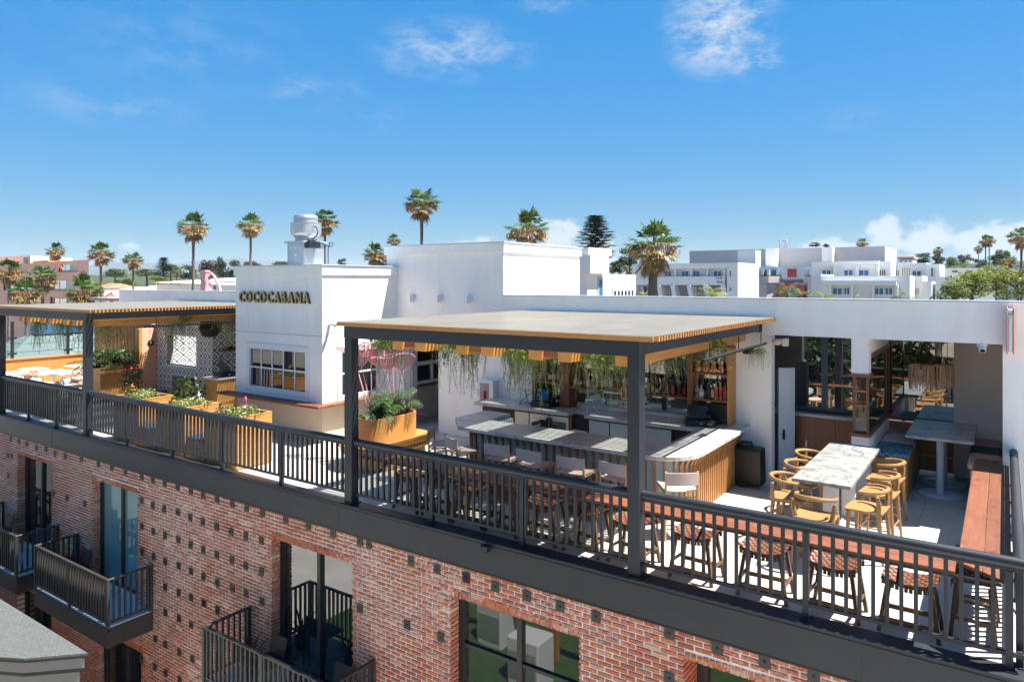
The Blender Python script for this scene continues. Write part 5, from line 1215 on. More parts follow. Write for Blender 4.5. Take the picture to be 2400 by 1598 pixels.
# ------------------------------------------------------------------ planters between railing and tower
def planters():
    for i,(a,b,l) in enumerate(((-17.35,-16.22,'leftmost orange timber planter of small flowers behind the railing'),(-15.45,-14.38,'middle orange timber planter of small flowers behind the railing'),(-13.55,-12.5,'rightmost orange timber planter with pink flowers before the tower'))):
        t = thing('flower_planter', l, 'planter', ((a+b)/2,.75,0), 'timber flower planters')
        for k in range(4):
            z0 = .02+k*.255
            for (x0,x1,y0,y1,m) in ((a,b,.30,.335,'planter_x'),(a,b,1.095,1.13,'planter_x'),(a,a+.035,.336,1.094,'planter_y'),(b-.035,b,.336,1.094,'planter_y')):
                mb = MB(); mb.box(x0,x1,y0,y1,z0,z0+.25); obj('board', mb, MATS[m], t)
        mb = MB(); mb.box(a-.005,b+.005,.295,.34,1.041,1.06); mb.box(a-.005,b+.005,1.09,1.135,1.041,1.06); mb.box(a-.005,a+.04,.341,1.089,1.041,1.06); mb.box(b-.04,b+.005,.341,1.089,1.041,1.06); obj('rim', mb, MATS['planter_x'], t, bevel=.004)
        mb = MB(); mb.box(a+.04,b-.04,.34,1.09,.8,.98); obj('soil', mb, MATS['soil'], t)
        random.seed(20+i); nn = 0
        places = [('silver white succulent with pale flowers','foliage_light','flower_white'),('low green and yellow ground cover plant','foliage_mid','flower_orange'),('pale pink flowering plant','foliage_light','flower_white'),('trailing green plant with magenta bloom' if i == 2 else 'tall dried flower stem plant','foliage_mid','flower_pink' if i == 2 else 'flower_white')]
        for k,(d,lm,fm) in enumerate(places):
            y = .45+.17*k; x = (b-.28 if k%2 == 0 else a+.32)+rnd(-.1,.1)
            p = thing('planter_flower', f'{d} in the {("leftmost","middle","rightmost")[i]} flower planter', 'plant', (x,y,.98), 'flowers in the timber planters')
            mb = MB(); leafballs(mb,(x,y,1.06),(.34,.2,.12),420,.032); tuft(mb,(x,y,.98),18,.2,.008); stuff(obj('leaves', mb, MATS[lm], p))
            mb = MB()
            for q in range(6 if k != 1 else 4):
                c = (x+rnd(-.2,.2),y+rnd(-.12,.12),1.07+rnd(0,.09)); mb.lathe([(.004,0),(.016,.008),(.013,.02),(.003,.024)],c,6)
            if k == (i+1)%4:
                mb.tube([(x,y,1.0),(x+.02,y,1.15),(x+.01,y,1.28)],[.006,.007,.008],5)
                for q in range(9): mb.lathe([(.004,0),(.016,.01),(.003,.026)],(x+rnd(-.03,.04),y+rnd(-.03,.03),1.22+rnd(0,.10)),6)
            stuff(obj('blooms', mb, MATS[fm], p))
    # seats and black tables between the planters
    for i,x in enumerate((-15.85,-13.95)):
        t = thing('low_bench', ('left','right')[i]+' timber bench between two flower planters', 'bench', (x,.7,0), 'benches between the planters')
        mb = MB(); mb.box(x-.36,x+.36,.30,.72,.02,.40); obj('base', mb, MATS['planter_x'], t); mb = MB(); mb.box(x-.36,x+.36,.29,.74,.402,.47); obj('cushion', mb, MATS['cushion_navy'], t, bevel=.02)
        t = thing('bistro_table', ('left','right')[i]+' small black table behind the railing among the planters', 'table', (x,1.35,0), 'black bistro tables')
        mb = MB().lathe([(.3,.72),(.3,.745)],(x,1.35,0),20); obj('tabletop', mb, MATS['black'], t, True); mb = MB().lathe([(.2,0),(.2,.02),(.03,.04),(.03,.719)],(x,1.35,0),14); obj('pedestal', mb, MATS['black'], t, True)
        for j,dx in enumerate((-.5,.5)):
            t = thing('bistro_chair', f'{("left","right")[j]} black metal chair at the {("left","right")[i]} bistro table', 'chair', (x+dx,1.5,0), 'black bistro chairs')
            mb = MB(); mb.box(x+dx-.2,x+dx+.2,1.3,1.7,.44,.47); obj('seat', mb, MATS['black'], t); s = -1 if j == 0 else 1
            mb = MB(); mb.box(x+dx+s*.2-.012,x+dx+s*.2+.012,1.3,1.7,.62,.88); obj('back', mb, MATS['metal'], t)
            for (px_,py) in ((-.18,1.32),(.18,1.32),(-.18,1.68),(.18,1.68)):
                top = .88 if px_*s > 0 else .44; mb = MB(); mb.box(x+dx+px_-.012,x+dx+px_+.012,py-.012,py+.012,0,top if top < .5 else .62); obj('leg', mb, MATS['metal'], t)
planters()
# ------------------------------------------------------------------ left end of the terrace
def left_terrace():
    t = thing('tiled_kitchen_wall', 'wall of black and white diamond tiles with a serving hatch', 'wall', (-22.4,5.0,0))
    mb = MB(); holed(mb,-24.04,-20.72,0,2.5,[(-23.4,-21.6,.95,1.98)],5.02,5.25); mb.box(-20.95,-20.72,5.25,6.8,0,2.5); obj('backing', mb, MATS['grout'], t)
    def tilegrid(x0, x1, z0, z1, hole, axis, pos, n=.26):
        nx, nz = max(1,round((x1-x0)/n)), max(1,round((z1-z0)/.24)); dx, dz = (x1-x0)/nx, (z1-z0)/nz
        if axis == 'y': m = MB().box(-dx/2+.001,dx/2-.001,-.01,.01,-dz/2+.001,dz/2-.001).mesh('tile', MATS['diamond'])
        else: m = MB().box(-.01,.01,-dx/2+.001,dx/2-.001,-dz/2+.001,dz/2-.001).mesh('tile', MATS['diamond'])
        for i in range(nx):
            for j in range(nz):
                cx, cz = x0+dx*(i+.5), z0+dz*(j+.5)
                if hole and hole[0] < cx < hole[1] and hole[2] < cz < hole[3]: continue
                link('tile', m, t, (cx,pos,cz) if axis == 'y' else (pos,cx,cz))
    h = (-23.4,-21.6,.95,1.98)
    tilegrid(-24.04,-23.4,0,2.5,None,'y',5.01); tilegrid(-21.6,-20.72,0,2.5,None,'y',5.01); tilegrid(-23.4,-21.6,0,.95,None,'y',5.01); tilegrid(-23.4,-21.6,1.98,2.5,None,'y',5.01)
    tilegrid(5.02,6.8,0,2.5,None,'x',-20.709)
    mb = MB(); mb.box(-24.2,-24.0,5.3,8.4,0,2.5); mb.box(-24.2,-20.95,8.4,8.6,0,2.5); obj('kitchen_back', mb, MATS['diamond'], t)
    mb = MB(); mb.box(-23.5,-21.5,4.95,5.3,.91,.95); obj('hatch_sill', mb, MATS['whitepaint'], t); mb = MB(); mb.box(-21.64,-21.6,5.0,5.26,.951,1.98); mb.box(-23.4,-21.64,5.0,5.26,1.94,1.98); obj('hatch_reveal', mb, MATS['white'], t)
    t = thing('restroom_wall', 'pink door panel with round dark plaque beside the tiles', 'wall', (-24.05,4.75,0))
    mb = MB(); mb.box(-24.25,-24.05,4.50,5.0,0,2.15); obj('panel', mb, MATS['peach'], t); mb = MB(); mb.box(-24.24,-24.03,4.40,4.499,0,2.15); obj('jamb', mb, MATS['cedar_z'], t)
    mb = MB().tube([(-24.049,4.80,1.65),(-24.03,4.80,1.65)],.11,20); q = obj('plaque', mb, MATS['black'], t, True); mb = MB(); mb.box(-24.029,-24.025,4.78,4.82,1.60,1.71); obj('symbol', mb, MATS['whitepaint'], q)
    mb = MB().tube([(-24.04,4.56,1.0),(-23.99,4.56,1.0),(-23.99,4.62,1.0)],.012,6); obj('handle', mb, MATS['black'], t)
    # grill cabinet
    t = thing('grill_cabinet', 'orange timber cabinet with pale counter and black grill left of the tower', 'cabinet', (-19.1,4.5,0))
    mb = MB(); mb.box(-19.4,-18.75,3.9,5.2,.08,.9); obj('carcass', mb, MATS['planter_y'], t, bevel=.004); mb = MB(); mb.box(-19.38,-18.79,3.93,5.18,0,.08); obj('toe_kick', mb, MATS['walnut_x'], t)
    mb = MB(); mb.box(-19.42,-18.70,3.86,5.22,.9,.94); obj('countertop', mb, MATS['whitepaint2'], t)
    mb = MB(); mb.box(-18.748,-18.744,4.5,4.508,.1,.89); obj('door_gap', mb, MATS['black'], t)
    t = thing('griddle', 'black griddle with open lid on the pale counter', 'grill', (-19.0,4.4,.94)); mb = MB(); mb.box(-19.3,-18.85,4.1,4.7,.941,1.06); obj('body', mb, MATS['black'], t, bevel=.01); mb = MB(); mb.bar((-19.3,4.4,1.07),(-19.12,4.4,1.3),.56,.03,(0,1,0)); obj('lid', mb, MATS['metal'], t); mb = MB().tube([(-18.849,4.35,1.0),(-18.83,4.35,1.0)],.02,8); obj('knob', mb, MATS['steel'], t)
    t = thing('wall_shelf', 'dark timber shelf with black tray on the diamond tiles', 'shelf', (-20.5,5.7,1.55)); mb = MB(); mb.box(-20.698,-20.4,5.3,6.5,1.52,1.56); obj('board', mb, MATS['walnut_x'], t); mb = MB(); mb.box(-20.65,-20.42,5.5,6.1,1.561,1.64); obj('tray', mb, MATS['black'], t, bevel=.01)
    # dark heater / speaker hanging by the tiles
    t = thing('hanging_speaker', 'black speaker hanging under the left pergola before the tiles', 'speaker', (-18.6,3.6,2.4)); mb = MB(); mb.lathe([(.05,2.62),(.3,2.55),(.34,2.35),(.22,2.12),(.05,2.08)],(-19.6,4.2,0),8); obj('body', mb, MATS['black'], t); mb = MB().tube([(-19.6,4.2,2.62),(-19.6,4.2,2.84)],.015,6); obj('bracket', mb, MATS['black'], t)
    t = thing('black_cable_rail', 'thin black pipe hung under the left pergola edge', 'pipe', (-17.6,3,2.6)); mb = MB().tube([(-17.65,1.2,2.62),(-17.65,5.1,2.64)],.022,8); obj('pipe', mb, MATS['black'], t, True)
    for y in (1.5,3.0,4.6): obj('hanger', MB().tube([(-17.65,y,2.63),(-17.65,y,2.85)],.006,5), MATS['black'], t)
    # big timber planter facing right, with slatted screen behind
    t = thing('timber_planter', 'large slatted shadow timber planter full of dark tropical plants', 'planter', (-24.5,3.8,0))
    for k in range(4):
        mb = MB(); mb.box(-24.09,-24.05,3.15,4.39,.02+.225*k,.24+.225*k); obj('board', mb, MATS['planter_y'], t)
        mb = MB(); mb.box(-25.0,-24.091,3.15,3.19,.02+.225*k,.24+.225*k); obj('board', mb, MATS['planter_x'], t)
    mb = MB(); mb.box(-25.0,-24.10,3.2,4.39,.02,.86); obj('soil', mb, MATS['soil'], t); mb = MB(); mb.box(-24.12,-24.02,3.12,4.39,.921,.95); obj('rim', mb, MATS['planter_y'], t)
    t = thing('timber_screen', 'vertical orange timber slat screen behind the tropical plants', 'screen', (-25.5,5.1,0))
    sm = MB().box(-.02,.02,-.02,.02,0,2.2).mesh('slat', MATS['rib_lit'])
    for k in range(46): link('slat', sm, t, (-28.6+.1*k,5.1,0))
    mb = MB(); mb.box(-28.7,-24.1,5.13,5.2,0,2.25); obj('backing', mb, MATS['rib'], t)
    random.seed(9)
    for i,(x,y,l,m,h) in enumerate(((-24.6,3.6,'dark green palm in the large timber planter','kentia',1.1),(-24.5,4.1,'tall dark fern at the right of the large timber planter','foliage_dark',1.3),(-24.7,3.3,'red leaved bromeliad at the left of the large timber planter','bromelia',.5),(-24.35,4.2,'small red flowering plant near the pink door','flower_red',.4))):
        p = thing('tropical_plant', l, 'plant', (x,y,.86), 'plants in the large timber planter'); mb = MB()
        if h > 1:
            for k in range(16): frond(mb,(x+rnd(-.15,.15),y+rnd(-.25,.25),.86),rnd(0,2*pi),rnd(.8,1.4),h*rnd(.7,1.1),rnd(1.2,2),14,.016,.26)
            leafballs(mb,(x,y,1.15),(.4,.45,.35),260,.07)
        else: tuft(mb,(x,y,.86),40,h*1.3,.02,1.0,.4)
        obj('leaves', mb, MATS[m], p)
    # banquette along the left end with glass screen above
    t = thing('banquette', 'orange timber banquette with pink cushions at the far left', 'bench', (-27.5,3,0))
    mb = MB(); mb.box(-28.6,-28.45,.3,5.05,0,1.02); obj('back', mb, MATS['planter_y'], t); mb = MB(); mb.box(-28.63,-28.40,.3,5.05,1.021,1.06); obj('cap', mb, MATS['planter_y'], t)
    mb = MB(); mb.box(-28.449,-27.95,.3,5.05,0,.40); obj('base', mb, MATS['planter_y'], t)
    for k in range(4): mb = MB(); mb.box(-28.44,-27.93,.35+1.17*k,1.48+1.17*k,.402,.48); obj('cushion', mb, MATS['cushion_pink'], t, bevel=.03, seg=2)
    t = thing('glass_windscreen', 'clear glass windscreen on black posts at the far left', 'screen', (-28.52,2.7,1.06))
    for y in (.45,2.3,4.1):
        mb = MB(); mb.box(-28.55,-28.47,y-.04,y+.04,1.061,2.35); q = obj('post', mb, MATS['black'], t)
        for z in (1.2,1.75): obj('clamp', MB().box(-28.57,-28.45,y-.13,y+.13,z,z+.05), MATS['black'], q)
    for y in (.49,2.34): obj('glass', MB().box(-28.515,-28.505,y,y+1.72,1.1,2.2), MATS['clear'], t)
    # white tables and chairs under the left pergola
    for i,(x,y,w,l) in enumerate(((-26.9,1.7,.75,'nearest white cafe table at the far left'),(-26.3,2.7,.7,'white cafe table in the middle of the far left group'),(-27.3,4.0,.8,'white cafe table beside the pink banquette'),(-25.3,2.7,.62,'small white cafe table nearest the timber planter'),(-27.6,2.6,.7,'white cafe table by the glass windscreen'))):
        t = thing('cafe_table', l, 'table', (x,y,0), 'white cafe tables'); mb = MB(); mb.box(x-w/2,x+w/2,y-w/2,y+w/2,.72,.75); obj('tabletop', mb, MATS['whitepaint'], t, bevel=.006); mb = MB().lathe([(.22,0),(.22,.015),(.04,.03),(.04,.72)],(x,y,0),14); obj('pedestal', mb, MATS['whitepaint'], t, True)
    for i,(x,y,r,l) in enumerate(((-26.9,1.1,0,'rattan chair with white seat in front of the nearest cafe table'),(-26.0,3.4,180,'rattan chair behind the middle cafe table'),(-25.5,2.05,20,'rattan chair with white seat near the right post'),(-24.3,2.4,-60,'white backed rattan chair beside the timber planter'),(-27.6,1.9,10,'rattan chair near the glass windscreen'),(-26.4,2.0,-15,'rattan chair between the two front cafe tables'))):
        t = thing('cafe_chair', l, 'chair', (x,y,0), 'rattan cafe chairs'); t.rotation_euler.z = RAD(r)
        def part(n, mb, m, sm=True): link(n, mb.mesh(n, MATS[m], sm), t)
        part('seat_cushion', MB().box(-.23,.23,-.22,.22,.42,.49), 'whitepaint2', False); part('seat_frame', MB().box(-.24,.24,-.23,.23,.38,.419), 'oak', False)
        for sx in (-1,1):
            for sy in (-1,1): part('leg', MB().tube([(sx*.22,sy*.21,0),(sx*.2,sy*.2,.38)],.016,6), 'oak')
        part('arm_hoop', MB().tube([(.25*cos(a),-.02+.23*sin(a),.72) for a in [pi*(.95+1.1*k/12) for k in range(13)]],.016,6), 'oak'); part('back_pad', MB().tube([(-.15,-.22,.60),(0,-.255,.60),(.15,-.22,.60)],.09,8), 'whitepaint2')
        for a in (1.2,1.5,1.8): part('spindle', MB().tube([(.25*cos(pi*a),-.02+.23*sin(pi*a),.72),(.22*cos(pi*a),.2*sin(pi*a),.42)],.01,5), 'oak')
    # black seats and potted shrub between planters and tiles
    t = thing('outdoor_sofa', 'black slatted sofa in front of the diamond tiles', 'sofa', (-20.2,3.2,0)); mb = MB(); mb.box(-20.8,-19.8,3.0,3.7,.05,.42); obj('base', mb, MATS['black'], t, bevel=.02); mb = MB(); mb.box(-20.8,-19.8,3.7,3.85,.05,.9); obj('back', mb, MATS['black'], t, bevel=.02); mb = MB(); mb.box(-20.78,-19.82,3.02,3.68,.421,.5); obj('cushion', mb, MATS['cushion_navy'], t, bevel=.03)
    random.seed(3)
    for i,(x,y,l,m1) in enumerate(((-20.9,2.6,'potted shrub with crimson blooms before the pink door','flower_red'),(-18.6,2.7,'dark green shrub before the tiled wall, left of the light one','foliage_dark'),(-17.8,2.6,'light green leafy shrub before the tiled pillar','foliage_mid'))):
        p = thing('terrace_shrub', l, 'plant', (x,y,0), 'shrubs before the tiled wall'); mb = MB(); mb.lathe([(.16,0),(.22,.4),(.2,.4)],(x,y,0),14); obj('pot', mb, MATS['black'], p, True); mb = MB(); leafballs(mb,(x,y,.8),(.4,.35,.4),420,.06); obj('leaves', mb, MATS['foliage_mid' if i else 'foliage_dark'], p)
        if i == 0:
            mb = MB()
            for q in range(7): mb.lathe([(.02,0),(.07,.03),(.05,.07),(.01,.09)],(x+rnd(-.3,.3),y+rnd(-.25,.2),1.05+rnd(0,.25)),7)
            stuff(obj('blooms', mb, MATS['flower_red'], p, True))
left_terrace()
# balcony furniture
for i,(x,l) in enumerate(((-17.4,'dark mesh chair with red plant on the balcony by the teal door'),(-10.4,'dark mesh chair on the balcony at the bottom edge'),(-21.6,'dark mesh chair on the leftmost balcony'),(-8.75,'black folded chair at the right end of the bottom balcony'))):
    t = thing('balcony_chair', l, 'chair', (x,-.5,-3.2), 'chairs on the balconies')
    mb = MB(); mb.box(x-.24,x+.24,-.78,-.32,-2.78,-2.75); obj('seat', mb, MATS['black'], t); mb = MB(); mb.bar((x,-.33,-2.74),(x,-.27,-2.42),.42,.02,(0,1,0)); obj('back', mb, MATS['black'], t)
    for dx in (-.22,.22):
        for y in (-.76,-.34): mb = MB(); mb.bar((x+dx,y,-3.2),(x+dx,y,-2.78),.025,.025); obj('leg', mb, MATS['black'], t)
random.seed(2)
for i,(x,l) in enumerate(((-17.85,'red leaved plant on the balcony by the teal door'),(-10.95,'red leaved plant on the balcony at the bottom edge'),(-9.6,'dark green potted plant behind the bottom balcony rail'))):
    p = thing('balcony_plant', l, 'plant', (x,-.45,-3.2), 'plants on the balconies'); mb = MB().lathe([(.1,-3.2),(.14,-2.95),(.13,-2.95)],(x,-.45,0),12); obj('pot', mb, MATS['teal_trim'], p, True); mb = MB(); tuft(mb,(x,-.45,-2.95),36,.5,.022,1.0,.5); obj('leaves', mb, MATS['bromelia' if i < 2 else 'foliage_dark'], p)
# ------------------------------------------------------------------ trees
def palm_proto():
    out = []
    for k in range(3):
        random.seed(60+k); g, yel, dead, fruit = MB(), MB(), MB(), MB()
        def fan(mb, az, el, pet, rad, seg=13, wob=.0, fold=.9):
            d = Vector((cos(az)*cos(el),sin(az)*cos(el),sin(el))); b = Vector((0,0,rnd(-.15,.1)))+d*.06; e = b+d*pet+Vector((0,0,-.06*pet))
            s = d.cross(Vector((0,0,1))); s = s.normalized() if s.length > .05 else Vector((1,0,0)); n = s.cross(d)
            leaf_strip(mb,[b,e],[.018,.012])
            for i in range(seg):
                a = (i/(seg-1)*2-1)*1.25; q = (d*cos(a)+s*sin(a)).normalized(); L = rad*(1-.25*abs(a)/1.25)*rnd(.85,1.08); m_ = e+q*L*.6+n*rnd(-.03,.03); t_ = e+q*L+Vector((0,0,-L*rnd(.1,.36)))
                w = rad*.075; sd = q.cross(n).normalized()*w; mb.add([e,m_-sd,t_,m_+sd],[(0,1,2,3)])
        for i in range(24): fan(g, i*2.4+rnd(-.2,.2), rnd(.1,1.4), rnd(.4,.6), rnd(.45,.6), 11)
        for i in range(16): fan(yel, i*.41+rnd(-.2,.2), rnd(-.45,.2), rnd(.35,.5), rnd(.38,.5))
        for i in range(16): fan(dead, i*.41+rnd(-.2,.2), rnd(-1.2,-.6), rnd(.25,.4), rnd(.35,.48))
        for i in range(10):
            az = i*.63+rnd(-.3,.3); 
            for q in range(34):
                t_ = rnd(.35,1); p = Vector((cos(az)*.78*t_,sin(az)*.78*t_,.12+.14*sin(t_*2.4)-.3*t_*t_))+Vector((rnd(-.1,.1),rnd(-.1,.1),rnd(-.16,.05))); e = Vector((rnd(-.4,.4),rnd(-.4,.4),-1)).normalized(); leaf_strip(fruit,[p,p+e*.07,p+e*.16],[.01,.024,.004])
        tr = MB(); pts = [(0.03*sin(2.2*z),.03*cos(1.7*z),z) for z in [i/12 for i in range(13)]]
        tr.tube(pts,[.065+.03*(1-i/12)+.012*(i%2) for i in range(13)],10)
        out.append([('green_fronds',g.mesh('green_fronds',MATS['palm_green'])),('yellow_fronds',yel.mesh('yellow_fronds',MATS['palm_yellow'])),('dead_skirt',dead.mesh('dead_skirt',MATS['palm_dead'])),('fruit_stalks',fruit.mesh('fruit_stalks',MATS['palm_fruit'])),('trunk',tr.mesh('trunk',MATS['trunk'],True))])
    return out
PP = palm_proto(); random.seed(1)
GZ = -9.6
def palm(u, vc, wpx, label, k=0, d=None, fruit=True, skirt=1.0, base=GZ, pos=None, R=None, fat=1.0):
    """fan palm: crown centre pixel, crown width in pixels; distance from a crown of about four metres"""
    if pos is None:
        R = R or 2.05; d = d or R*2*1665/wpx; R = 1.08*wpx*d/1665/2; c = P(u,vc,d=d)
    else: c = Vector(pos)
    t = thing('fan_palm', label, 'palm tree', (c.x,c.y,base), 'fan palms'); t.scale = (R,R,R); t.rotation_euler.z = rnd(0,6); h = (c.z-base)/R
    for n,m in PP[k%3]:
        if n == 'fruit_stalks' and not fruit: continue
        o = bpy.data.objects.new(n,m); COL.objects.link(o); o.parent = t
        if n == 'fruit_stalks': stuff(o)
        if n == 'trunk': o.scale = (fat,fat,h+.05)
        else:
            o.location = (.03*sin(2.2),.03*cos(1.7),h); 
            if n == 'dead_skirt': o.scale = (1,1,skirt)
    return t
PAL = [(130,590,46,'small fan palm rising behind the right end of the pink building',0),(237,597,64,'two tiered fan palm just right of the pink building',1),(313,612,50,'slim fan palm between the pink building and the hills',2),(452,536,78,'tall slender fan palm left of the white tower',0),(588,530,68,'tall slender fan palm above the left of the white tower',1),
       (762,522,70,'fan palm hidden behind the drum exhaust fan',2),(880,598,62,'bushy fan palm between the tower and the tall block',0),(923,565,36,'small distant fan palm left of the tallest palm',1),(987,482,92,'tallest fan palm above the tall white block',2),(1235,545,112,'wide fan palm peeking over the tall white block',0),
       (2021,572,30,'fan palm peeking over the big civic hall block',1),(2294,585,22,'short slim fan palm at right, beside the double palm',2),(2310,567,32,'left one of the tall double palms at right',0),(2318,566,30,'right one of the tall double palms at right',1),(2395,560,62,'large fan palm cut by the right edge',2),(2360,612,46,'lower fan palm beside the large right edge palm',0),
       (20,640,68,'fan palm at the left edge before the pink building',1),(100,655,76,'short trunked fan palm before the middle of the pink building',2),(200,688,92,'broad fan palm crown at the lower right of the pink building',0),(60,690,80,'low fan palm crown behind the left pergola roof',1),(413,638,26,'tiny distant fan palm before the dark trees',2),(1325,612,34,'fan palm peeking left of the great pine',0),(2198,590,26,'fan palm among the dark trees right of the civic hall',2),(1436,628,30,'small fan palm behind the white neighbour',1),(1474,632,30,'small fan palm right beside the small one behind the white neighbour',2)]
for i,(u,v,w,l,k) in enumerate(PAL): palm(u,v,w,l,k)
palm(1533,582,140,'big shaggy fan palm with thick trunk before the civic hall',1,d=56,skirt=1.15,fat=1.9)
# pinnate palms and shrubs seen just over the parapet
def crown_proto():
    out = {}
    for mk in ('foliage_dark','foliage_mid','foliage_light','foliage_brown'):
        for k in range(2):
            random.seed(hash(mk)%50+k*7+3 if False else len(mk)*3+k*7); mb = MB(); n = 15
            for i in range(n):
                a = rnd(0,2*pi); r = rnd(.15,.75); z = rnd(-.55,.7); r *= (1-.5*max(0,z)); c = (cos(a)*r,sin(a)*r,z); leafballs(mb,c,(.38,.38,.28),300,.07)
            tr = MB(); tr.tube([(0,0,-1),(.03,0,-.6),(0,.02,-.3),(.02,0,0)],[.12,.09,.08,.05],8); lb = MB()
            for i in range(7): a = i*.9; lb.tube([(0,0,-.6+.08*i),(cos(a)*.3,sin(a)*.3,-.35+.1*i),(cos(a)*.62,sin(a)*.62,-.1+.08*i)],[.04,.025,.01],5)
            out[(mk,k)] = (mb.mesh('crown',MATS[mk]), tr.mesh('trunk',MATS['bark'],True), lb.mesh('limbs',MATS['bark'],True))
    return out
CP = crown_proto(); random.seed(4)
def tree(u, vc, wpx, hpx, d, label, mk, k=0, base=GZ, name='leafy_tree', cat='tree', group='background trees'):
    c = P(u,vc,d=d); rx, rz = wpx*d/1665/2, hpx*d/1665/2
    t = thing(name, label, cat, (c.x,c.y,base), group); t.rotation_euler.z = rnd(0,6)
    m, tr, lb = CP[(mk,k)]
    o = bpy.data.objects.new('crown',m); COL.objects.link(o); o.parent = t; o.location = (0,0,c.z-base); o.scale = (rx,rx,rz)
    o = bpy.data.objects.new('trunk',tr); COL.objects.link(o); o.parent = t; o.location = (0,0,c.z-base); o.scale = (rx*.8,rx*.8,max(.1,c.z-base-.3*rz))
    o.location = (0,0,max(.1,c.z-base-.3*rz))
    o = bpy.data.objects.new('limbs',lb); COL.objects.link(o); o.parent = t; o.location = (0,0,c.z-base); o.scale = (rx,rx,rz)
    return t
TR = [(445,640,50,44,330,'rounded dark tree left of the tall slender palm','foliage_dark',0),(492,634,64,54,320,'wide grey green tree right of the slender palm','foliage_brown',1),(520,628,40,62,300,'dark pointed tree behind the star sign','foliage_dark',1),(553,634,52,56,300,'dark bushy tree just left of the tower','foliage_dark',0),(590,622,44,24,320,'brownish flat topped tree above the tower edge','foliage_brown',0),
      (660,622,70,22,340,'low green tree line left of the exhaust fan','foliage_mid',1),(700,614,50,44,330,'dark tree behind the exhaust fan box','foliage_dark',1),(800,618,30,28,330,'dark tree right of the exhaust fan box','foliage_dark',0),(905,612,40,40,220,'grey bushy tree beside the tall white block','foliage_brown',0),
      (1476,606,62,56,190,'dark rounded tree left of the shaggy palm','foliage_dark',0),(1452,622,44,50,180,'dark green tree behind the white neighbour building','foliage_dark',1),(1370,592,60,34,200,'dark low tree at the foot of the great pine','foliage_dark',1),(1415,596,44,26,210,'brown green tree right of the great pine','foliage_brown',0),
      (1912,574,34,14,300,'flat dark tree top peeking over the civic hall','foliage_dark',0),(1938,576,22,12,300,'smaller dark tree top peeking over the civic hall','foliage_dark',1),
      (2165,608,46,36,330,'dark tree cluster right of the civic hall','foliage_dark',0),(2195,610,40,46,320,'dark spreading tree behind the distant palm','foliage_dark',1),(2232,616,40,34,300,'green tree in front of the distant houses','foliage_mid',0),(2262,610,38,30,330,'bare grey tree between palms at right','foliage_brown',1),(2300,622,40,34,310,'dark hedge tree right of the bare tree','foliage_dark',0),(2345,606,52,50,300,'large dark tree behind the right edge palms','foliage_dark',1),
      (2280,672,120,92,75,'yellow green feathery tree over the parapet at right','foliage_light',0),(2335,660,100,84,85,'airy yellow green tree with open branches at right','foliage_light',1),(2385,668,120,92,70,'dense yellow green tree at the right edge','foliage_light',0),(2238,688,70,60,70,'low yellow green shrub right of the white wing','foliage_light',1),
      (400,628,60,20,420,'grey green tree on the hill behind the left palms','foliage_mid',0),(345,640,80,22,420,'green tree mass on the hillside at left','foliage_mid',1),(270,640,70,26,400,'green trees beyond the pink building','foliage_mid',0),(300,662,40,22,260,'green tree above the red roofs at left','foliage_mid',1),(370,655,50,20,280,'light green tree beside the white theatre','foliage_light',0)]
for (u,v,w,h,d,l,mk,k) in TR: tree(u,v,w,h,d,l,mk,k)
def feather(u, v, wpx, d, label, mk='foliage_light', n=14):
    """bushy pinnate palm"""
    c = P(u,v,d=d); s = wpx*d/1665/2; t = thing('feather_palm', label, 'palm tree', (c.x,c.y,GZ), 'feather palms over the parapet'); mb = MB(); h = c.z-s*.4
    for k in range(n): frond(mb,(c.x,c.y,h),rnd(0,2*pi),rnd(.5,1.4),s*rnd(1.0,1.6),rnd(1.3,2.2),12,s*.03,s*.55)
    obj('fronds', mb, MATS[mk], t); obj('trunk', MB().tube([(c.x,c.y,GZ),(c.x,c.y,h)],[.16,.11],8), MATS['trunk'], t, True)
random.seed(8)
FE = [(1845,680,54,70,'feather palm below the civic hall sign','foliage_mid'),(1880,692,50,72,'second feather palm right of the civic hall sign','foliage_mid'),(1935,690,64,66,'yellow feather palm before the lower civic wing','foliage_light'),(1995,704,44,60,'low yellow feather palm left of the wing windows','foliage_light'),(2118,692,50,64,'feathery palm below the civic hall corner','foliage_mid'),(2205,686,40,62,'broad leaved palm before the right civic wing','kentia'),(1668,682,52,72,'feather palm before the civic arcade','foliage_light'),(1508,690,30,62,'yellow green shrub palm left of the shaggy palm trunk','foliage_light'),(2275,650,44,76,'green feather palm rising above the right trees','foliage_mid'),(2250,622,40,200,'arching green palm by the far white houses','foliage_mid')]
for (u,v,w,d,l,mk) in FE: feather(u,v,w,d,l,mk)
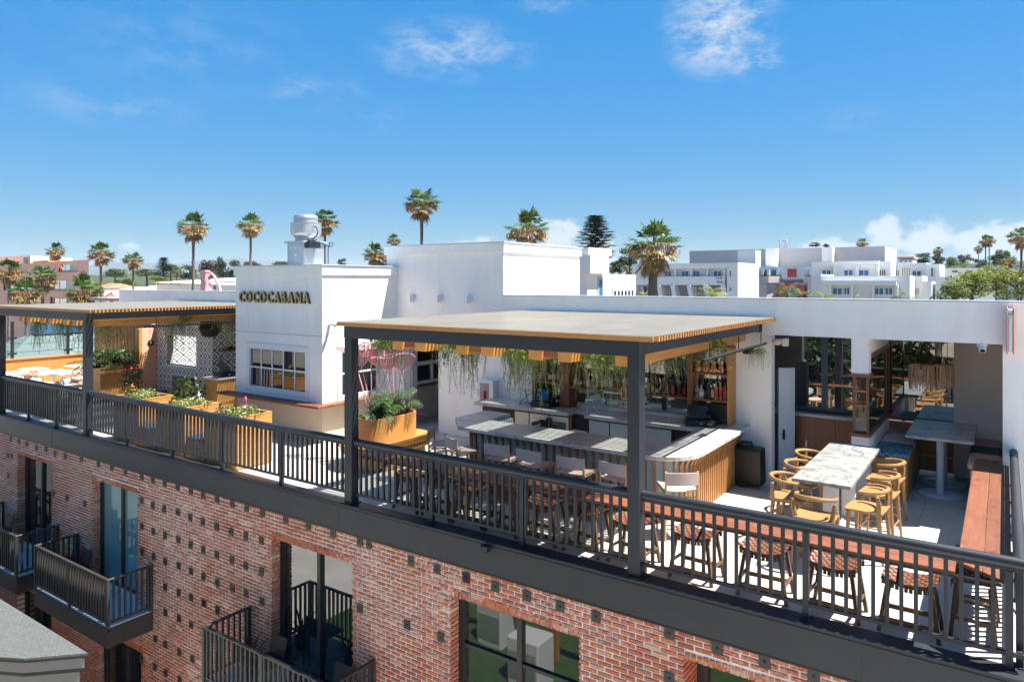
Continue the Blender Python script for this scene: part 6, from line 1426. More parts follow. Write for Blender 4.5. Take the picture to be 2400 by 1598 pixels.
def norfolk(u, vt, vb, wpx, d, label):
    a, b = P(u,vt,d=d), P(u,vb,d=d); H = a.z-GZ; R = 1.15*wpx*d/1665/2; t = thing('norfolk_pine', label, 'pine tree', (a.x,a.y,GZ), 'norfolk pines')
    obj('trunk', MB().tube([(a.x,a.y,GZ),(a.x,a.y,a.z)],[.45,.05],8), MATS['bark'], t, True); mb = MB(); hh = a.z-b.z; tiers = 15
    for i in range(tiers):
        z = a.z-.3-(hh*1.05)*(i/tiers)**1.05; r = R*min(1,.30+1.15*((i+.5)/tiers)**.9)*rnd(.85,1.08)
        for k in range(7):
            az = k*2*pi/7+i*.5+rnd(-.2,.2); L = r*rnd(.75,1.1); p = Vector((a.x,a.y,z)); dd = Vector((cos(az),sin(az),.18)); pts = [p+dd*L*q+Vector((0,0,-.12*L*q*q)) for q in (0,.3,.6,.85,1)]
            for q in range(1,5):
                for _ in range(9):
                    e = Vector((rnd(-1,1),rnd(-1,1),rnd(-.3,.35)))*.14*R; c = pts[q]*.5+pts[q-1]*.5+e*.8; leaf_strip(mb,[c-dd*.1*R,c+Vector((0,0,.02*R)),c+dd*.16*R+e*.3],[.02*R,.045*R,.005*R])
            mb.tube(pts,.012*R,3,False)
    obj('branches', mb, MATS['foliage_dark'], t)
random.seed(6)
norfolk(1396,507,600,80,175,'great tiered pine behind the tall white block'); norfolk(383,604,650,40,330,'distant tiered pine above the left hillside')
# ------------------------------------------------------------------ far hills and woodland
def hills():
    m, nt, b = newmat('mountain'); nt.links.new(ramp(nt, noise(nt, coords(nt,kind='World'), .0012, 6, .6), [(.3,(.05,.06,.055)),(.7,(.10,.105,.09))]), b.inputs['Base Color']); b.inputs['Roughness'].default_value = 1
    m2, nt, b = newmat('scrub_hill'); nt.links.new(ramp(nt, noise(nt, coords(nt,kind='World'), .02, 8, .7), [(.35,(.025,.04,.016)),(.6,(.05,.07,.025)),(.8,(.10,.10,.05))]), b.inputs['Base Color']); b.inputs['Roughness'].default_value = 1
    def ridge(name, prof, d, depth, mat, jag, n=140, u0=-900, u1=3300):
        random.seed(int(d)); mb = MB(); us = [u0+(u1-u0)*i/n for i in range(n+1)]
        def hv(u):
            for (a,va),(c,vc) in zip(prof,prof[1:]):
                if a <= u <= c: q = (u-a)/(c-a); return va+(vc-va)*q
            return prof[-1][1]
        rows = []
        for i,u in enumerate(us):
            t_ = math.atan((u-1200)/1665); dd = d/cos(t_)*cos(t_); v = hv(u)+rnd(-jag,jag); p = P(u,v,d=d); q = P(u,660,d=d-depth); r = P(u,660,d=d+depth)
            rows.append([(q.x,q.y,GZ-1),(p.x*.5+q.x*.5,p.y*.5+q.y*.5,GZ+(p.z-GZ)*rnd(.45,.6)),tuple(p),(r.x,r.y,GZ-1)])
        for i in range(n):
            for j in range(3): mb.quad(rows[i][j],rows[i+1][j],rows[i+1][j+1],rows[i][j+1])
        return struct(obj(name, mb, mat, None, True))
    ridge('mountains', [(-900,640),(0,632),(180,625),(260,616),(310,612),(400,618),(500,608),(560,603),(640,611),(740,622),(900,634),(1200,640),(1700,644),(2100,640),(2500,634),(3300,640)],9000,1800,m,1.5)
    ridge('mountains_near', [(-900,648),(200,640),(330,630),(450,634),(560,626),(700,634),(900,644),(1300,648),(3300,648)],6000,1200,m,1.2)
    ridge('hillside', [(-900,652),(0,650),(250,645),(330,641),(420,643),(600,640),(900,645),(1300,646),(1700,642),(2000,634),(2150,622),(2300,616),(2450,608),(3300,610)],620,170,m2,1.5)
    random.seed(12); mb = MB()
    for i in range(420):
        u = rnd(-100,2600); d = rnd(280,560); c = P(u,660,d=d); h = rnd(3,6); top = 2 if u < 1900 else 10
        r = rnd(3.0,6.5); z = GZ+rnd(4,11)+(0 if u < 2100 else (d-280)/280*12); leafballs(mb,(c.x,c.y,z),(r,r,r*.75),46,r*.36)
    stuff(tag(obj('woodland', mb, MATS['foliage_mid']),'far mass of green trees across the hillside','woodland'))
hills()
# ------------------------------------------------------------------ background buildings
N4 = lambda a: 1300+.2548*a
M4 = lambda a: 1800+.2548*a
V4 = lambda b: 480+.2548*b
def fbox(mb, u0, u1, vt, Y, depth, vb=None):
    a, b = P(u0,vt,y=Y), P(u1,vt,y=Y); zt = (a.z+b.z)/2; zb = GZ if vb is None else (P(u0,vb,y=Y).z+P(u1,vb,y=Y).z)/2
    mb.box(a.x,b.x,Y,Y+depth,zb,zt); return a.x,b.x,zb,zt
def fwin(parent, u0, u1, v0, v1, Y, frame='whitepaint', glass='window_far', mull=1, name='window'):
    a, b = P(u0,v0,y=Y), P(u1,v1,y=Y); x0, x1, z1, z0 = a.x, b.x, a.z, b.z; mb = MB(); f = .10; y = Y
    mb.box(x0-f,x0,y-.12,y+.05,z0-f,z1+f); mb.box(x1,x1+f,y-.12,y+.05,z0-f,z1+f); mb.box(x0,x1,y-.12,y+.05,z1,z1+f); mb.box(x0,x1,y-.12,y+.05,z0-f,z0)
    for k in range(1,mull+1): xx = x0+(x1-x0)*k/(mull+1); mb.box(xx-.05,xx+.05,y-.1,y+.04,z0,z1)
    w = obj(name, mb, MATS[frame], parent); g = MB(); g.box(x0,x1,y-.06,y-.03,z0,z1); obj('pane', g, MATS[glass], w)
flat('window_blue', (.04,.15,.25), .2); flat('roof_tile', (.42,.16,.085), .8); flat('civic_red', (.50,.05,.045), .6); flat('blue_line', (.03,.13,.27), .5); flat('yellow_line', (.7,.5,.14), .6); plain('civic_shade', (.34,.36,.40), .9); plain('stripe_blue', (.36,.44,.52), .8); plain('stripe_pink', (.55,.38,.42), .8)  # civic_shade paints the shade of arcade and arch into the wall colour
def civic():
    t = thing('civic_hall', 'large white civic hall of stepped blocks with pink bay windows', 'building', (60,150,GZ)); Yr, Ym, Yf = 175, 160, 138
    def blk(name, u0, u1, vt, Y, dep, mat='civic', vb=None): mb = MB(); r = fbox(mb,u0,u1,vt,Y,dep,vb); obj(name, mb, MATS[mat], t); return r
    blk('rear_block', N4(1240), M4(1075), 583, Yr, 22, 'civic_grey')
    for a in (1940,): blk('fin', N4(a), N4(2035), V4(402), Yr-3, 3, 'civic', V4(600))
    blk('fin', M4(495), M4(590), V4(390), Yr-3, 3, 'civic', V4(520))
    blk('center_wall', N4(1685), M4(400), V4(568), Ym, 12, 'civic')
    blk('side_wall', N4(1685), N4(1850), V4(420), Ym-.4, 4, 'civic')
    # left wing with arcade
    blk('left_wing_roof', N4(715), N4(1585), V4(540), Yf, 14, 'civic', V4(590)); blk('left_wing_wall', N4(715), N4(1585), V4(590), Yf+1.5, 12, 'civic', V4(660)); blk('left_wing_band', N4(755), N4(1565), V4(660), Yf-1, 14, 'civic', V4(738)); blk('arcade_back', N4(745), N4(1570), V4(738), Yf+3, 10, 'civic_shade')
    blk('left_wing_end', N4(1585), N4(1685), V4(532), Yf-1.5, 15, 'civic')
    for a in (740,985,1110,1262,1412,1575):
        p0, p1 = P(N4(a-22),V4(738),y=Yf-1), P(N4(a+6),V4(840),y=Yf-1); mb = MB(); mb.bar((p0.x,Yf-.5,p0.z),(p1.x+.6,Yf-.5,p1.z-3),.9,2.2,(0,1,0)); obj('arcade_pier', mb, MATS['civic'], t)
    for a in (900,1110,1255,1405,1560):
        mb = MB(); fbox(mb,N4(a-9),N4(a+5),V4(580),Yf+.2,1.6,V4(660)); obj('pilaster', mb, MATS['civic'], t)
    for (a,b) in ((797,833),(1012,1072),(1172,1230),(1268,1333),(1465,1532)): fwin(t,N4(a),N4(b),V4(612),V4(658),Yf+1.5,'whitepaint','window_blue')
    for (a,b) in ((790,850),(1050,1100),(1290,1305)): fwin(t,N4(a),N4(b),V4(752),V4(805),Yf+3,'civic_grey','window_far',0)
    fwin(t,N4(1610),N4(1625),V4(608),V4(662),Yf-1.5,'whitepaint','window_far',0); fwin(t,N4(1610),N4(1625),V4(762),V4(795),Yf-1.5,'whitepaint','window_far',0)
    letters2 = [('CITY HALL',1487,1545,676,8),('300A',1490,1543,708,13)]
    # centre
    fwin(t,N4(1732),N4(1788),V4(595),V4(698),Ym-.4,'civic_grey','window_far',0)
    a = P(N4(1757),V4(845),y=Ym-.5); top = P(N4(1757),V4(747),y=Ym-.5); r = (P(N4(1815),700,y=Ym-.5).x-P(N4(1700),700,y=Ym-.5).x)/2
    mb = MB(); mb.prism([(a.x-r,a.z-2),(a.x+r,a.z-2)]+[(a.x+r*cos(pi*i/12),top.z-r+r*sin(pi*i/12)) for i in range(13)],-.3,0, Matrix(((1,0,0),(0,0,1),(0,1,0)))); 
    o = link('arch_shade', mb.mesh('arch_shade', MATS['civic_shade'], False, (t.location.x,t.location.y-(Ym-.45),t.location.z)), t)  # raised arch slab, the shade inside the arch put into its colour
    for (q0,q1,mp) in ((1795,2055,N4),(2290,2560,N4)):
        u0, u1 = mp(q0), mp(q1); mb = MB(); pts = []
        xa, xb = P(u0,700,y=Ym-2).x, P(u1,700,y=Ym-2).x; w = xb-xa; poly = [(xa,Ym),(xa+w*.12,Ym-3),(xb-w*.3,Ym-3.6),(xb,Ym)]
        z = lambda b_: P((u0+u1)/2,V4(b_),y=Ym-3).z
        for (b0,b1,mt,nm) in ((652,660,'blue_line','bay_blue_cap'),(660,672,'yellow_line','bay_yellow_band'),(672,718,'lavender','bay_pink_band'),(718,756,'stripe_blue','bay_stripe'),(756,774,'stripe_pink','bay_stripe'),(774,812,'stripe_blue','bay_stripe'),(812,1000,'stripe_pink','bay_base')):
            mb = MB(); g = .3 if b0 < 700 else -.3
            mb.prism([(x-(g if x < (xa+xb)/2 else -g),y-(g if y < Ym else 0)) for x,y in poly],z(b1)+.01,z(b0)); obj(nm, mb, MATS[mt], t)
        mb = MB(); mb.prism([(x+(.5 if x < (xa+xb)/2 else -.5),y+(.6 if y < Ym else 0)) for x,y in poly],z(650),z(598)); w_ = obj('bay_window', mb, MATS['window_far'], t)
        for k in range(5): x = xa+.6+(w-1.2)*k/4; obj('bay_mullion', MB().box(x-.3,x+.3,Ym-3.2 if 0 < k < 4 else Ym-.5,Ym-2.6 if 0 < k < 4 else Ym-.1,z(650),z(598)), MATS['civic'], w_)
    fwin(t,M4(182),M4(262),V4(592),V4(666),Ym,'civic_grey','civic_red',0); 
    mb = MB(); fbox(mb,M4(92),M4(335),V4(738),Ym-1.2,2,None); obj('red_portal', mb, MATS['civic_red'], t); mb = MB(); fbox(mb,M4(150),M4(250),V4(720),Ym-1.3,2,V4(740)); obj('red_portal_top', mb, MATS['civic_red'], t); mb = MB(); fbox(mb,M4(180),M4(280),V4(757),Ym-1.4,.1,None); obj('portal_door', mb, MATS['window_far'], t)
    # right wings
    blk('upper_wing', M4(400), M4(1130), V4(525), 150, 14); blk('upper_wing_recess', M4(610), M4(1020), V4(556), 149.4, 1, 'civic', V4(655))
    mb = MB(); fbox(mb,M4(400),M4(1020),V4(520),149,1.8,V4(556)); obj('upper_eave', mb, MATS['civic'], t)
    for (a,b) in ((500,577),(702,780),(840,925)): fwin(t,M4(a),M4(b),V4(602),V4(650),149.3,'whitepaint','window_blue')
    fwin(t,M4(1027),M4(1080),V4(598),V4(650),149.9,'whitepaint','window_far',2)
    for a in (615,820,1005): mb = MB(); fbox(mb,M4(a-12),M4(a+12),V4(558),148.6,1,V4(655)); obj('pilaster', mb, MATS['civic'], t)
    blk('lower_wing', M4(485), M4(1305), V4(656), 128, 18); blk('lower_wing_return', M4(398), M4(487), V4(640), 132, 12)
    mb = MB(); fbox(mb,M4(485),M4(1180),V4(705),126.6,2,V4(738)); obj('lower_eave', mb, MATS['civic'], t)
    for (a,b) in ((598,680),(702,750),(983,1060),(1080,1143)): fwin(t,M4(a),M4(b),V4(766),V4(824),127.9,'whitepaint','window_blue')
    for a in (568,770,965,1182): mb = MB(); fbox(mb,M4(a-12),M4(a+12),V4(735),126.8,1.2,None); obj('pilaster', mb, MATS['civic'], t)
    blk('stair_block', M4(1130), M4(1330), V4(528), 158, 14); blk('mid_block', M4(1310), M4(1455), V4(535), 152, 14); fwin(t,M4(1328),M4(1406),V4(610),V4(655),151.9,'whitepaint','window_far')
    blk('end_block', M4(1455), M4(1580), V4(545), 150, 14); fwin(t,M4(1500),M4(1522),V4(582),V4(660),149.9,'whitepaint','window_far',0)
    blk('low_block', M4(1305), M4(1420), V4(655), 136, 10); blk('low_block', M4(1420), M4(1505), V4(705), 132, 8); blk('end_low_block', M4(1550), M4(1745), V4(660), 134, 14); fwin(t,M4(1600),M4(1690),V4(760),V4(800),133.9,'whitepaint','window_far',2)
    for k in range(5): mb = MB(); fbox(mb,M4(1315+16*k),M4(1321+16*k),V4(768),135.9,.1,V4(825)); obj('slit_window', mb, MATS['window_far'], t)
    for k in range(4): mb = MB(); fbox(mb,M4(1142+17*k),M4(1148+17*k),V4(600),157.9,.1,V4(650)); obj('slit_window', mb, MATS['window_far'], t)
    for k in range(6): mb = MB(); fbox(mb,M4(1225+16*k),M4(1235+16*k),V4(565),157.2,.8,V4(655)); obj('rib_panel', mb, MATS['civic'], t)
    # rooftop lamps
    for i,a in enumerate((108,150,168)):
        p = P(M4(a),V4(400),y=Yr+2); mb = MB(); mb.tube([(p.x,p.y,p.z-1),(p.x,p.y,p.z+1.6)],.1,6); mb.lathe([(.1,0),(.4,.3),(.3,.6),(.1,.7)],(p.x,p.y,p.z+1.4),8); obj('roof_mast', mb, MATS['galv'], t)
    def sign(name, label, txt, u0, u1, v0, v1, Y, mat):
        a, b = P(u0,(v0+v1)/2,y=Y), P(u1,(v0+v1)/2,y=Y); letters(name,label,txt,a.x,b.x,a.z,abs(P(u0,v0,y=Y).z-P(u0,v1,y=Y).z),Y,mat,mat,.15,1.6,bold=.0)
    sign('building_name_sign','blue city name letters on the civic hall wall','OCEANSIDE',M4(125),M4(318),V4(681),V4(701),Ym-.02,MATS['blue_line'])
    mb = MB(); a = P(M4(120),V4(707),y=Ym); b = P(M4(322),V4(707),y=Ym); mb.tube([(a.x+(b.x-a.x)*i/24,Ym-.1,a.z+.22*(-1)**i) for i in range(25)],.13,5); obj('wave_line', mb, MATS['blue_line'], t)
    sign('building_number_sign','small dark address lettering on the left civic wing','CITY HALL',N4(1487),N4(1545),V4(671),V4(680),Yf-1.02,MATS['blue_line']); sign('building_number_sign','dark 300 A address number on the left civic wing','300A',N4(1492),N4(1543),V4(702),V4(715),Yf-1.02,MATS['blue_line'])
civic()
def near_white():
    t = thing('white_neighbour', 'white stepped building with narrow blue window behind the parapet', 'building', (-2,40,GZ)); Y0 = 34
    c = P(N4(300),V4(462),y=Y0); X = c.x; zt = c.z; y1 = P(N4(490),600,x=X).y; y2 = P(N4(750),600,x=X).y; zl = P(N4(600),V4(642),x=X).z; xl = P(N4(165),600,y=Y0).x
    mb = MB(); mb.box(xl-6,X,Y0,y1,GZ,zt); obj('tall_part', mb, MATS['civic'], t); mb = MB(); mb.box(xl-6,X-.01,y1,y2,GZ,zl); obj('low_part', mb, MATS['civic'], t)
    mb = MB(); mb.box(xl-6.2,X+.25,Y0-.25,y1+.05,zt,zt+.5); obj('cap', mb, MATS['civic'], t); mb = MB(); mb.box(X-2,X+.5,Y0-.5,Y0+2.2,P(N4(290),V4(632),x=X).z,zt); obj('corner_box', mb, MATS['civic'], t)
    ya, yb = P(N4(395),600,x=X).y, P(N4(442),600,x=X).y; z0, z1 = P(N4(420),V4(822),x=X).z, P(N4(420),V4(660),x=X).z
    mb = MB(); mb.box(X-.05,X+.06,ya,yb,z0-1.5,z1); w = obj('window', mb, MATS['civic_grey'], t); mb = MB(); mb.box(X+.06,X+.08,ya+.15,yb-.15,z0-1.4,z1-.2); obj('pane', mb, MATS['window_blue'], w)
    ya, yb = P(N4(530),600,x=X).y, P(N4(722),600,x=X).y; z1 = P(N4(600),V4(765),x=X).z; mb = MB(); mb.box(X-.05,X+.06,ya,yb,z1-4,z1); w = obj('window', mb, MATS['civic'], t)
    for k in range(6): y = ya+(yb-ya)*k/6; obj('pane', MB().box(X+.06,X+.08,y+.15,y+(yb-ya)/6-.1,z1-3.9,z1-.2), MATS['window_far'], w)
near_white()
def pink():
    t = thing('pink_building', 'salmon pink building with recessed windows behind the left palms', 'building', (-70,60,GZ))
    R_ = P(208,608.7,d=100); zt = R_.z; L_ = P(-60,625,d=1665*(zt-3.75)/35.0); d = Vector((L_.x-R_.x,L_.y-R_.y,0)); W = d.length; d.normalize(); n = Vector((-d.y,d.x,0))
    if n.dot(Vector((0,-8.16,0))-R_) > 0: n = -n           # n points away from the camera
    Mx = Matrix((( d.x, n.x, 0),(d.y, n.y, 0),(0,0,1)))
    n = Vector((R_.x,R_.y+8.16,0)).normalized(); Mx = Matrix(((d.x, n.x, 0),(d.y, n.y, 0),(0,0,1)))
    T = lambda a,b,z: Vector((R_.x,R_.y,0))+Mx@Vector((a,b,z))
    def wpos(u, v):          # point on the facade plane from a pixel
        lo, hi = 0, W*1.4
        for _ in range(40):
            m = (lo+hi)/2; p = T(m,0,0); rr = p.x*C_+(p.y+8.16)*S_; dd = -p.x*S_+(p.y+8.16)*C_
            if 1200+1665*rr/dd > u: lo = m
            else: hi = m
        return m, 3.75+(660-v)/1665*dd
    holes = []
    for (u0,u1,v0,v1) in ((137,182,618,633),(118,181,657,676),(40,112,658,677),(8,55,658,676),(118,182,702,712)):
        a0, z1 = wpos(u1,v0); a1, z0 = wpos(u0,v1); holes.append((a0,a1,z0-.3,z1+.2))
    mb = MB(); holed(mb,0,W*1.3,GZ,zt,holes,0,.9); mb.box(9,W*1.3,2.4,12,GZ,zt-.01); mb.box(.3,9,1.4,2.4,GZ,zt-.02); mb2 = MB(); mb2.v = [T(*p) for p in mb.v]; mb2.f = mb.f; obj('wall', mb2, MATS['pinkwall'], t)
    for (a0,a1,z0,z1) in holes:
        mb = MB(); mb.box(a0,a1,1.2,1.3,z0,z1); mb.box(a0,a1,.0,1.2,z0-.05,z0); mb.box(a0-.02,a0+.1,.02,1.2,z0,z1); mb2 = MB(); mb2.v = [T(*p) for p in mb.v]; mb2.f = mb.f; w = obj('window', mb2, MATS['cream'], t)
        q = (a1-a0)
        for k in range(2): mb = MB(); mb.box(a0+q*(.40+.26*k),a0+q*(.62+.26*k),1.1,1.19,z0+.25,z1-.2); mb2 = MB(); mb2.v = [T(*p) for p in mb.v]; mb2.f = mb.f; obj('pane', mb2, MATS['window_far'], w)
    mb = MB(); mb.box(0,W*1.3,-.04,.0,holes[1][3]+1.0,holes[1][3]+1.06); mb2 = MB(); mb2.v = [T(*p) for p in mb.v]; mb2.f = mb.f; obj('score_line', mb2, MATS['greige'], t)
    t = thing('cream_building', 'cream building above the pink one at the far left', 'building', (-110,90,GZ)); a = P(-40,588,d=150); b = P(71,599,d=140); mb = MB(); mb.prism([(a.x,a.y),(b.x,b.y),(b.x-10,b.y+12),(a.x-10,a.y+12)],GZ,b.z); obj('wall', mb, MATS['cream'], t); c = P(60,612,d=139.4); mb = MB(); mb.cbox(c,1.2,.3,1.5); obj('window', mb, MATS['window_far'], t); mb = MB(); p, q = P(71,608,d=142), P(112,610,d=136); mb.prism([(p.x,p.y),(q.x,q.y),(q.x-6,q.y+8),(p.x-6,p.y+8)],GZ,q.z); obj('annex', mb, MATS['rib_lit'], t)
pink()
def small_left():
    # white theatre with low pitched roof and pink star sign
    t = thing('white_theatre', 'long low white building with pale roof behind the left parapet', 'building', (-60,40,GZ)); mb = MB(); fbox(mb,366,552,667,48,14); obj('wall', mb, MATS['white'], t)
    a, b = P(366,660,y=47.5), P(552,655,y=47.5); mb = MB(); mb.add([(a.x-.5,47.4,P(366,662,y=47.5).z),(b.x,47.4,P(552,668,y=47.5).z),(b.x,60,P(552,650,y=60).z),(a.x+6,60,P(420,648,y=60).z),(a.x-.5,60,P(366,652,y=60).z)],[(0,1,2,3,4)]); obj('roof', mb, MATS['cream'], t)
    t = thing('star_sign', 'pink fin shaped roof sign with blue and pink stars', 'sign', (-40,35,3)); Y = 38; A = lambda u,v: P(u,v,y=Y)
    p0, p1 = A(470,690), A(481,633); mb = MB(); mb.box(p0.x,p1.x,Y,Y+.6,p0.z,p1.z); obj('upright', mb, MATS['pinkmetal'], t)
    for k in range(14): z = p0.z+(p1.z-p0.z)*(k+.5)/14; obj('upright_rib', MB().box(p0.x-.03,p1.x-.08,Y-.05,Y,z-.03,z+.03), MATS['stripe_pink'], t)
    pts = [A(482,638),A(492,639),A(500,645),A(507,657),A(513,670),A(518,690)]; obj('curved_fin', MB().tube(pts,[.13,.14,.15,.16,.17,.18],8), MATS['pinkmetal'], t, True)
    for (u,v,r,m,a0) in ((487,651,.30,'window_blue',0),(489,666,.34,'stripe_pink',.4),(500,673,.36,'blue_line',.2),(489,681,.3,'whitepaint',.1)):
        c = A(u,v); poly = [(r*(1 if k%2 == 0 else .42)*sin(a0+k*pi/5),r*(1 if k%2 == 0 else .42)*cos(a0+k*pi/5)) for k in range(10)]; mb = MB(); mb.prism(poly,-.06,.06,Matrix(((1,0,0),(0,0,1),(0,1,0)))); mb.v = [(x+c.x,y+c.y+.2,z+c.z) for x,y,z in mb.v]; obj('star', mb, MATS[m], t)
    t = thing('gabled_house', 'small white gabled house with grey roof left of the parapet', 'building', (-60,30,GZ)); Y = 45; a, b, r = P(243,697,y=Y), P(281,697,y=Y), P(266,685,y=Y); mb = MB(); mb.prism([(a.x,GZ),(b.x,GZ),(b.x,a.z),(r.x,r.z),(a.x,a.z)],-.01,9,Matrix(((1,0,0),(0,0,1),(0,1,0)))); mb.v = [(x,y+Y,z) for x,y,z in mb.v]; obj('wall', mb, MATS['white'], t)
    mb = MB(); mb.add([(a.x-.4,Y-.3,a.z-.2),(r.x,Y-.3,r.z+.1),(r.x,Y+9,r.z+.1),(a.x-.4,Y+9,a.z-.2),(b.x+.4,Y-.3,a.z-.2),(b.x+.4,Y+9,a.z-.2)],[(0,1,2,3),(1,4,5,2)]); obj('roof', mb, MATS['greige'], t); c = P(262,704,y=Y); obj('window', MB().cbox((c.x,Y-.05,c.z),.9,.1,.5), MATS['window_far'], t)
    for i,(u0,u1,vt,vb,Y,rc,l) in enumerate(((214,244,664,675,95,'roof_tile','house with orange tiled roof beside the pink building'),(262,300,672,682,80,'greige','flat white roofed house beyond the gabled house'),(300,322,671,680,78,'whitepaint','white vaulted roof among the left houses'),(318,345,669,678,110,'peach','house with salmon tiled roof near the slim palm'))):
        t = thing('distant_house', l, 'building', (-80,Y,GZ), 'distant left houses'); mb = MB(); x0,x1,zb,zt = fbox(mb,u0,u1,vb,Y,10); obj('wall', mb, MATS['white'], t); zr = P((u0+u1)/2,vt,y=Y+5).z; mb = MB(); mb.add([(x0-.3,Y-.4,zt),(x1+.3,Y-.4,zt),(x1-.8,Y+5,zr),(x0+.8,Y+5,zr),(x1+.3,Y+10.4,zt),(x0-.3,Y+10.4,zt)],[(0,1,2,3),(2,4,5,3),(0,3,5),(1,4,2)]); obj('roof', mb, MATS[rc], t)
    for i,(u0,u1,vt,vb,Y,rc,l) in enumerate(((2103,2140,602,616,210,'peach','distant white house with tiled roof right of the civic hall'),(2205,2330,628,640,170,'civic','long low white house among the right palms'),(2337,2420,620,636,190,'stripe_blue','blue grey shed at the right edge'),(2250,2335,640,655,150,'civic','lower white house behind the yellow green trees'))):
        t = thing('distant_house', l, 'building', (120,Y,GZ), 'distant right houses'); mb = MB(); x0,x1,zb,zt = fbox(mb,u0,u1,vb-8,Y,10); obj('wall', mb, MATS['civic' if i != 2 else 'stripe_blue'], t); mb = MB(); fbox(mb,u0-2,u1+2,vt,Y-.5,11,vt+4); obj('roof', mb, MATS[rc], t)
        for k in range(3): q = u0+(u1-u0)*(.2+.27*k); fwin(t,q,q+(u1-u0)*.12,vb-6,vb-1,Y-.05,'whitepaint','window_far',0)
    t = thing('parked_car', 'red car parked by the right edge palms', 'car', (100,140,0)); c = P(2372,640,d=150); mb = MB(); mb.prism([(-2.1,0),(2.1,0),(2.15,.5),(1.9,.75),(1.1,.85),(.5,1.35),(-1.0,1.4),(-1.6,.9),(-2.1,.75)],-.85,.85,Matrix(((1,0,0),(0,0,1),(0,1,0)))); mb.v = [(x+c.x,y+c.y,z+c.z-.7) for x,y,z in mb.v]; obj('body', mb, MATS['civic_red'], t, bevel=.1)
    for dx in (-1.3,1.3): obj('wheel', MB().tube([(c.x+dx,c.y-.9,c.z-.7),(c.x+dx,c.y-.6,c.z-.7)],.32,12), MATS['black'], t)
    obj('window', MB().box(c.x-.9,c.x+.4,c.y-.88,c.y-.851,c.z+.2,c.z+.55), MATS['window_far'], t)
    # hillock that carries the car park
    # teal tiled roof beyond the left end
    t = thing('teal_roofed_house', 'house with teal shingled hip roof beyond the left windscreen', 'building', (-36,6,GZ)); m, nt, b_ = newmat('teal_shingle'); sp_ = nt.nodes.new('ShaderNodeSeparateXYZ'); gp = nt.nodes.new('ShaderNodeNewGeometry'); nt.links.new(gp.outputs['Position'], sp_.inputs[0])
    ln = ramp(nt, math_(nt, 'FRACT', math_(nt, 'DIVIDE', math_(nt, 'ADD', sp_.outputs[2], 50), .3)), [(.0,(1,1,1)),(.10,(1,1,1)),(.12,(0,0,0))])
    nt.links.new(mixc(nt, math_(nt, 'MULTIPLY', ln, .85), ramp(nt, noise(nt, coords(nt,(1,3,3),kind='World'), 2, 5, .7), [(.3,(.085,.135,.14)),(.7,(.145,.19,.185))]), (.03,.05,.055)), b_.inputs['Base Color']); b_.inputs['Roughness'].default_value = .8
    X = -36; r0, r1 = P(76,781,x=X), P(147,784,x=X); e0, e1 = P(8,848,x=X+3), P(195,850,x=X+2.5); zr = r0.z; ze = e0.z-1.5
    y0, y1 = r0.y, P(215,784,x=X).y; mb = MB(); A_ = [(X+4,y0-4,ze),(X+4,y1+4,ze),(X,y1,zr),(X,y0,zr),(X-6,y0-4,ze),(X-6,y1+4,ze)]; mb.add(A_,[(0,1,2,3),(0,3,4),(1,5,2),(3,2,5,4)]); obj('roof', mb, m, t); mb = MB(); mb.box(X-.25,X+.25,y0,y1,zr-.05,zr+.4); obj('ridge_cap', mb, MATS['blue_line'], t); mb = MB(); mb.box(X-5.6,X+3.6,y0-3.6,y1+3.6,GZ,ze); obj('wall', mb, MATS['greige'], t)
small_left()
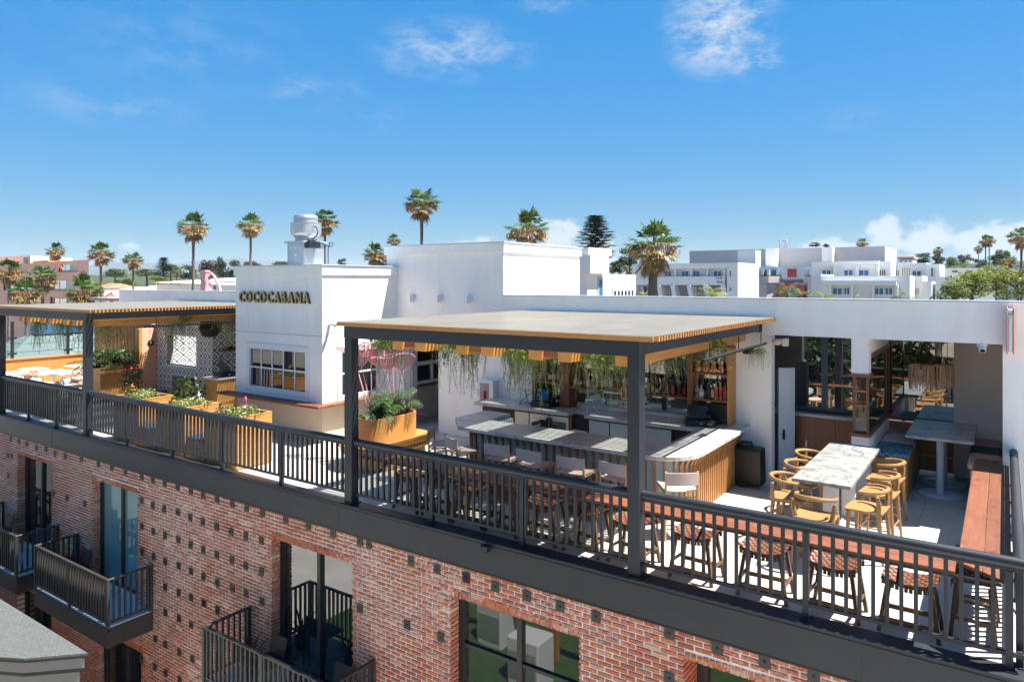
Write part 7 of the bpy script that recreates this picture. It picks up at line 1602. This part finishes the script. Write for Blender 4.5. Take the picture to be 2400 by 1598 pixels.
# ------------------------------------------------------------------ across the street (seen only in the window reflections)
def across():
    t = thing('street_building', 'pale stucco building across the street, mirrored in the windows', 'building', (-10,-34,GZ)); mb = MB(); mb.box(-34,10,-46,-34,GZ,1.5); obj('wall', mb, MATS['cream'], t); mb = MB(); mb.box(-34.3,10.3,-46.3,-33.7,1.5,1.9); obj('parapet', mb, MATS['civic'], t)
    for k in range(9): obj('window', MB().box(-31+4.6*k,-29+4.6*k,-34.0,-33.95,-4.5,-2.2), MATS['window_far'], t)
    for i,(x,y) in enumerate(((-13,-11.5),(-15.5,-13),(-10,-15))):
        q = thing('plant_kiosk', ('nearest','second','farthest')[i]+' white machine cabinet on the lawn, mirrored in the brick wall window', 'cabinet', (x,y,GZ), 'white cabinets on the lawn'); obj('cabinet', MB().box(x-.6,x+.6,y-.5,y+.5,GZ,GZ+1.6), MATS['whitepaint'], q, bevel=.05); obj('grille', MB().box(x-.5,x+.5,y+.5,y+.52,GZ+.3,GZ+1.2), MATS['steel'], q)
    q = thing('timber_arbour', 'timber beam arbour on the lawn, mirrored in the brick wall window', 'arbour', (-12,-13,GZ)); obj('beam', MB().box(-18,-8,-13.2,-12.9,GZ+2.4,GZ+2.7), MATS['cedar_x'], q)
    for x in (-17.5,-13,-8.5): obj('post', MB().box(x-.1,x+.1,-13.15,-12.95,GZ,GZ+2.4), MATS['cedar_z'], q)
    random.seed(31)
    for i,(x,y,z,R) in enumerate(((-14,-24,3.5,2.4),(-8,-26,1.5,2.6),(-3,-23,4.0,2.4),(2.5,-25,2.0,2.7),(-22,-24,1.0,2.5),(-30,-25,2.5,2.4),(7,-24,3.5,2.5))): palm(0,0,0,f'fan palm across the street mirrored in the windows, {("first","second","third","fourth","fifth","sixth","seventh")[i]} of the row',i,pos=(x,y,z),R=R,fruit=False)
    for i,(x,y,z,r) in enumerate(((-38,-7.5,-4.5,4.2),(-26,-20,-2,3.4),(-5.5,-28,0,3.6),(5,-29,1,3.6),(-18,-27,1.2,3.8),(-12,-28,1.5,3.8),(-1,-27,1.8,3.6),(-23,-28,1,3.8),(9,-27,1.5,3.6),(-9,-24,-1,3.2),(1.5,-24,-.5,3.2))):
        o = tree(0,0,1,1,1,('first','second','third','fourth','fifth','sixth','seventh','eighth','ninth','tenth','eleventh')[i]+' green street tree across the road, mirrored in the windows','foliage_mid' if i%3 else 'foliage_dark',i%2,group='street trees across the road'); o.location = (x,y,GZ)
        for ch in o.children: h = z-GZ; ch.location = (0,0,h); ch.scale = (r,r,r*.9) if not ch.name.startswith('trunk') else (r,r,h)
across()
# ------------------------------------------------------------------ the air
def haze():
    m = bpy.data.materials.new('haze'); m.use_nodes = True; nt = m.node_tree; nt.nodes.clear(); o = nt.nodes.new('ShaderNodeOutputMaterial'); v = nt.nodes.new('ShaderNodeVolumePrincipled')
    v.inputs['Color'].default_value = (.62,.80,1,1); v.inputs['Density'].default_value = 5e-5; nt.links.new(v.outputs[0], o.inputs['Volume'])
    mb = MB(); mb.box(-15000,15000,-7000,17000,-12,345); h = obj('haze', mb, m); stuff(h); return h
haze()
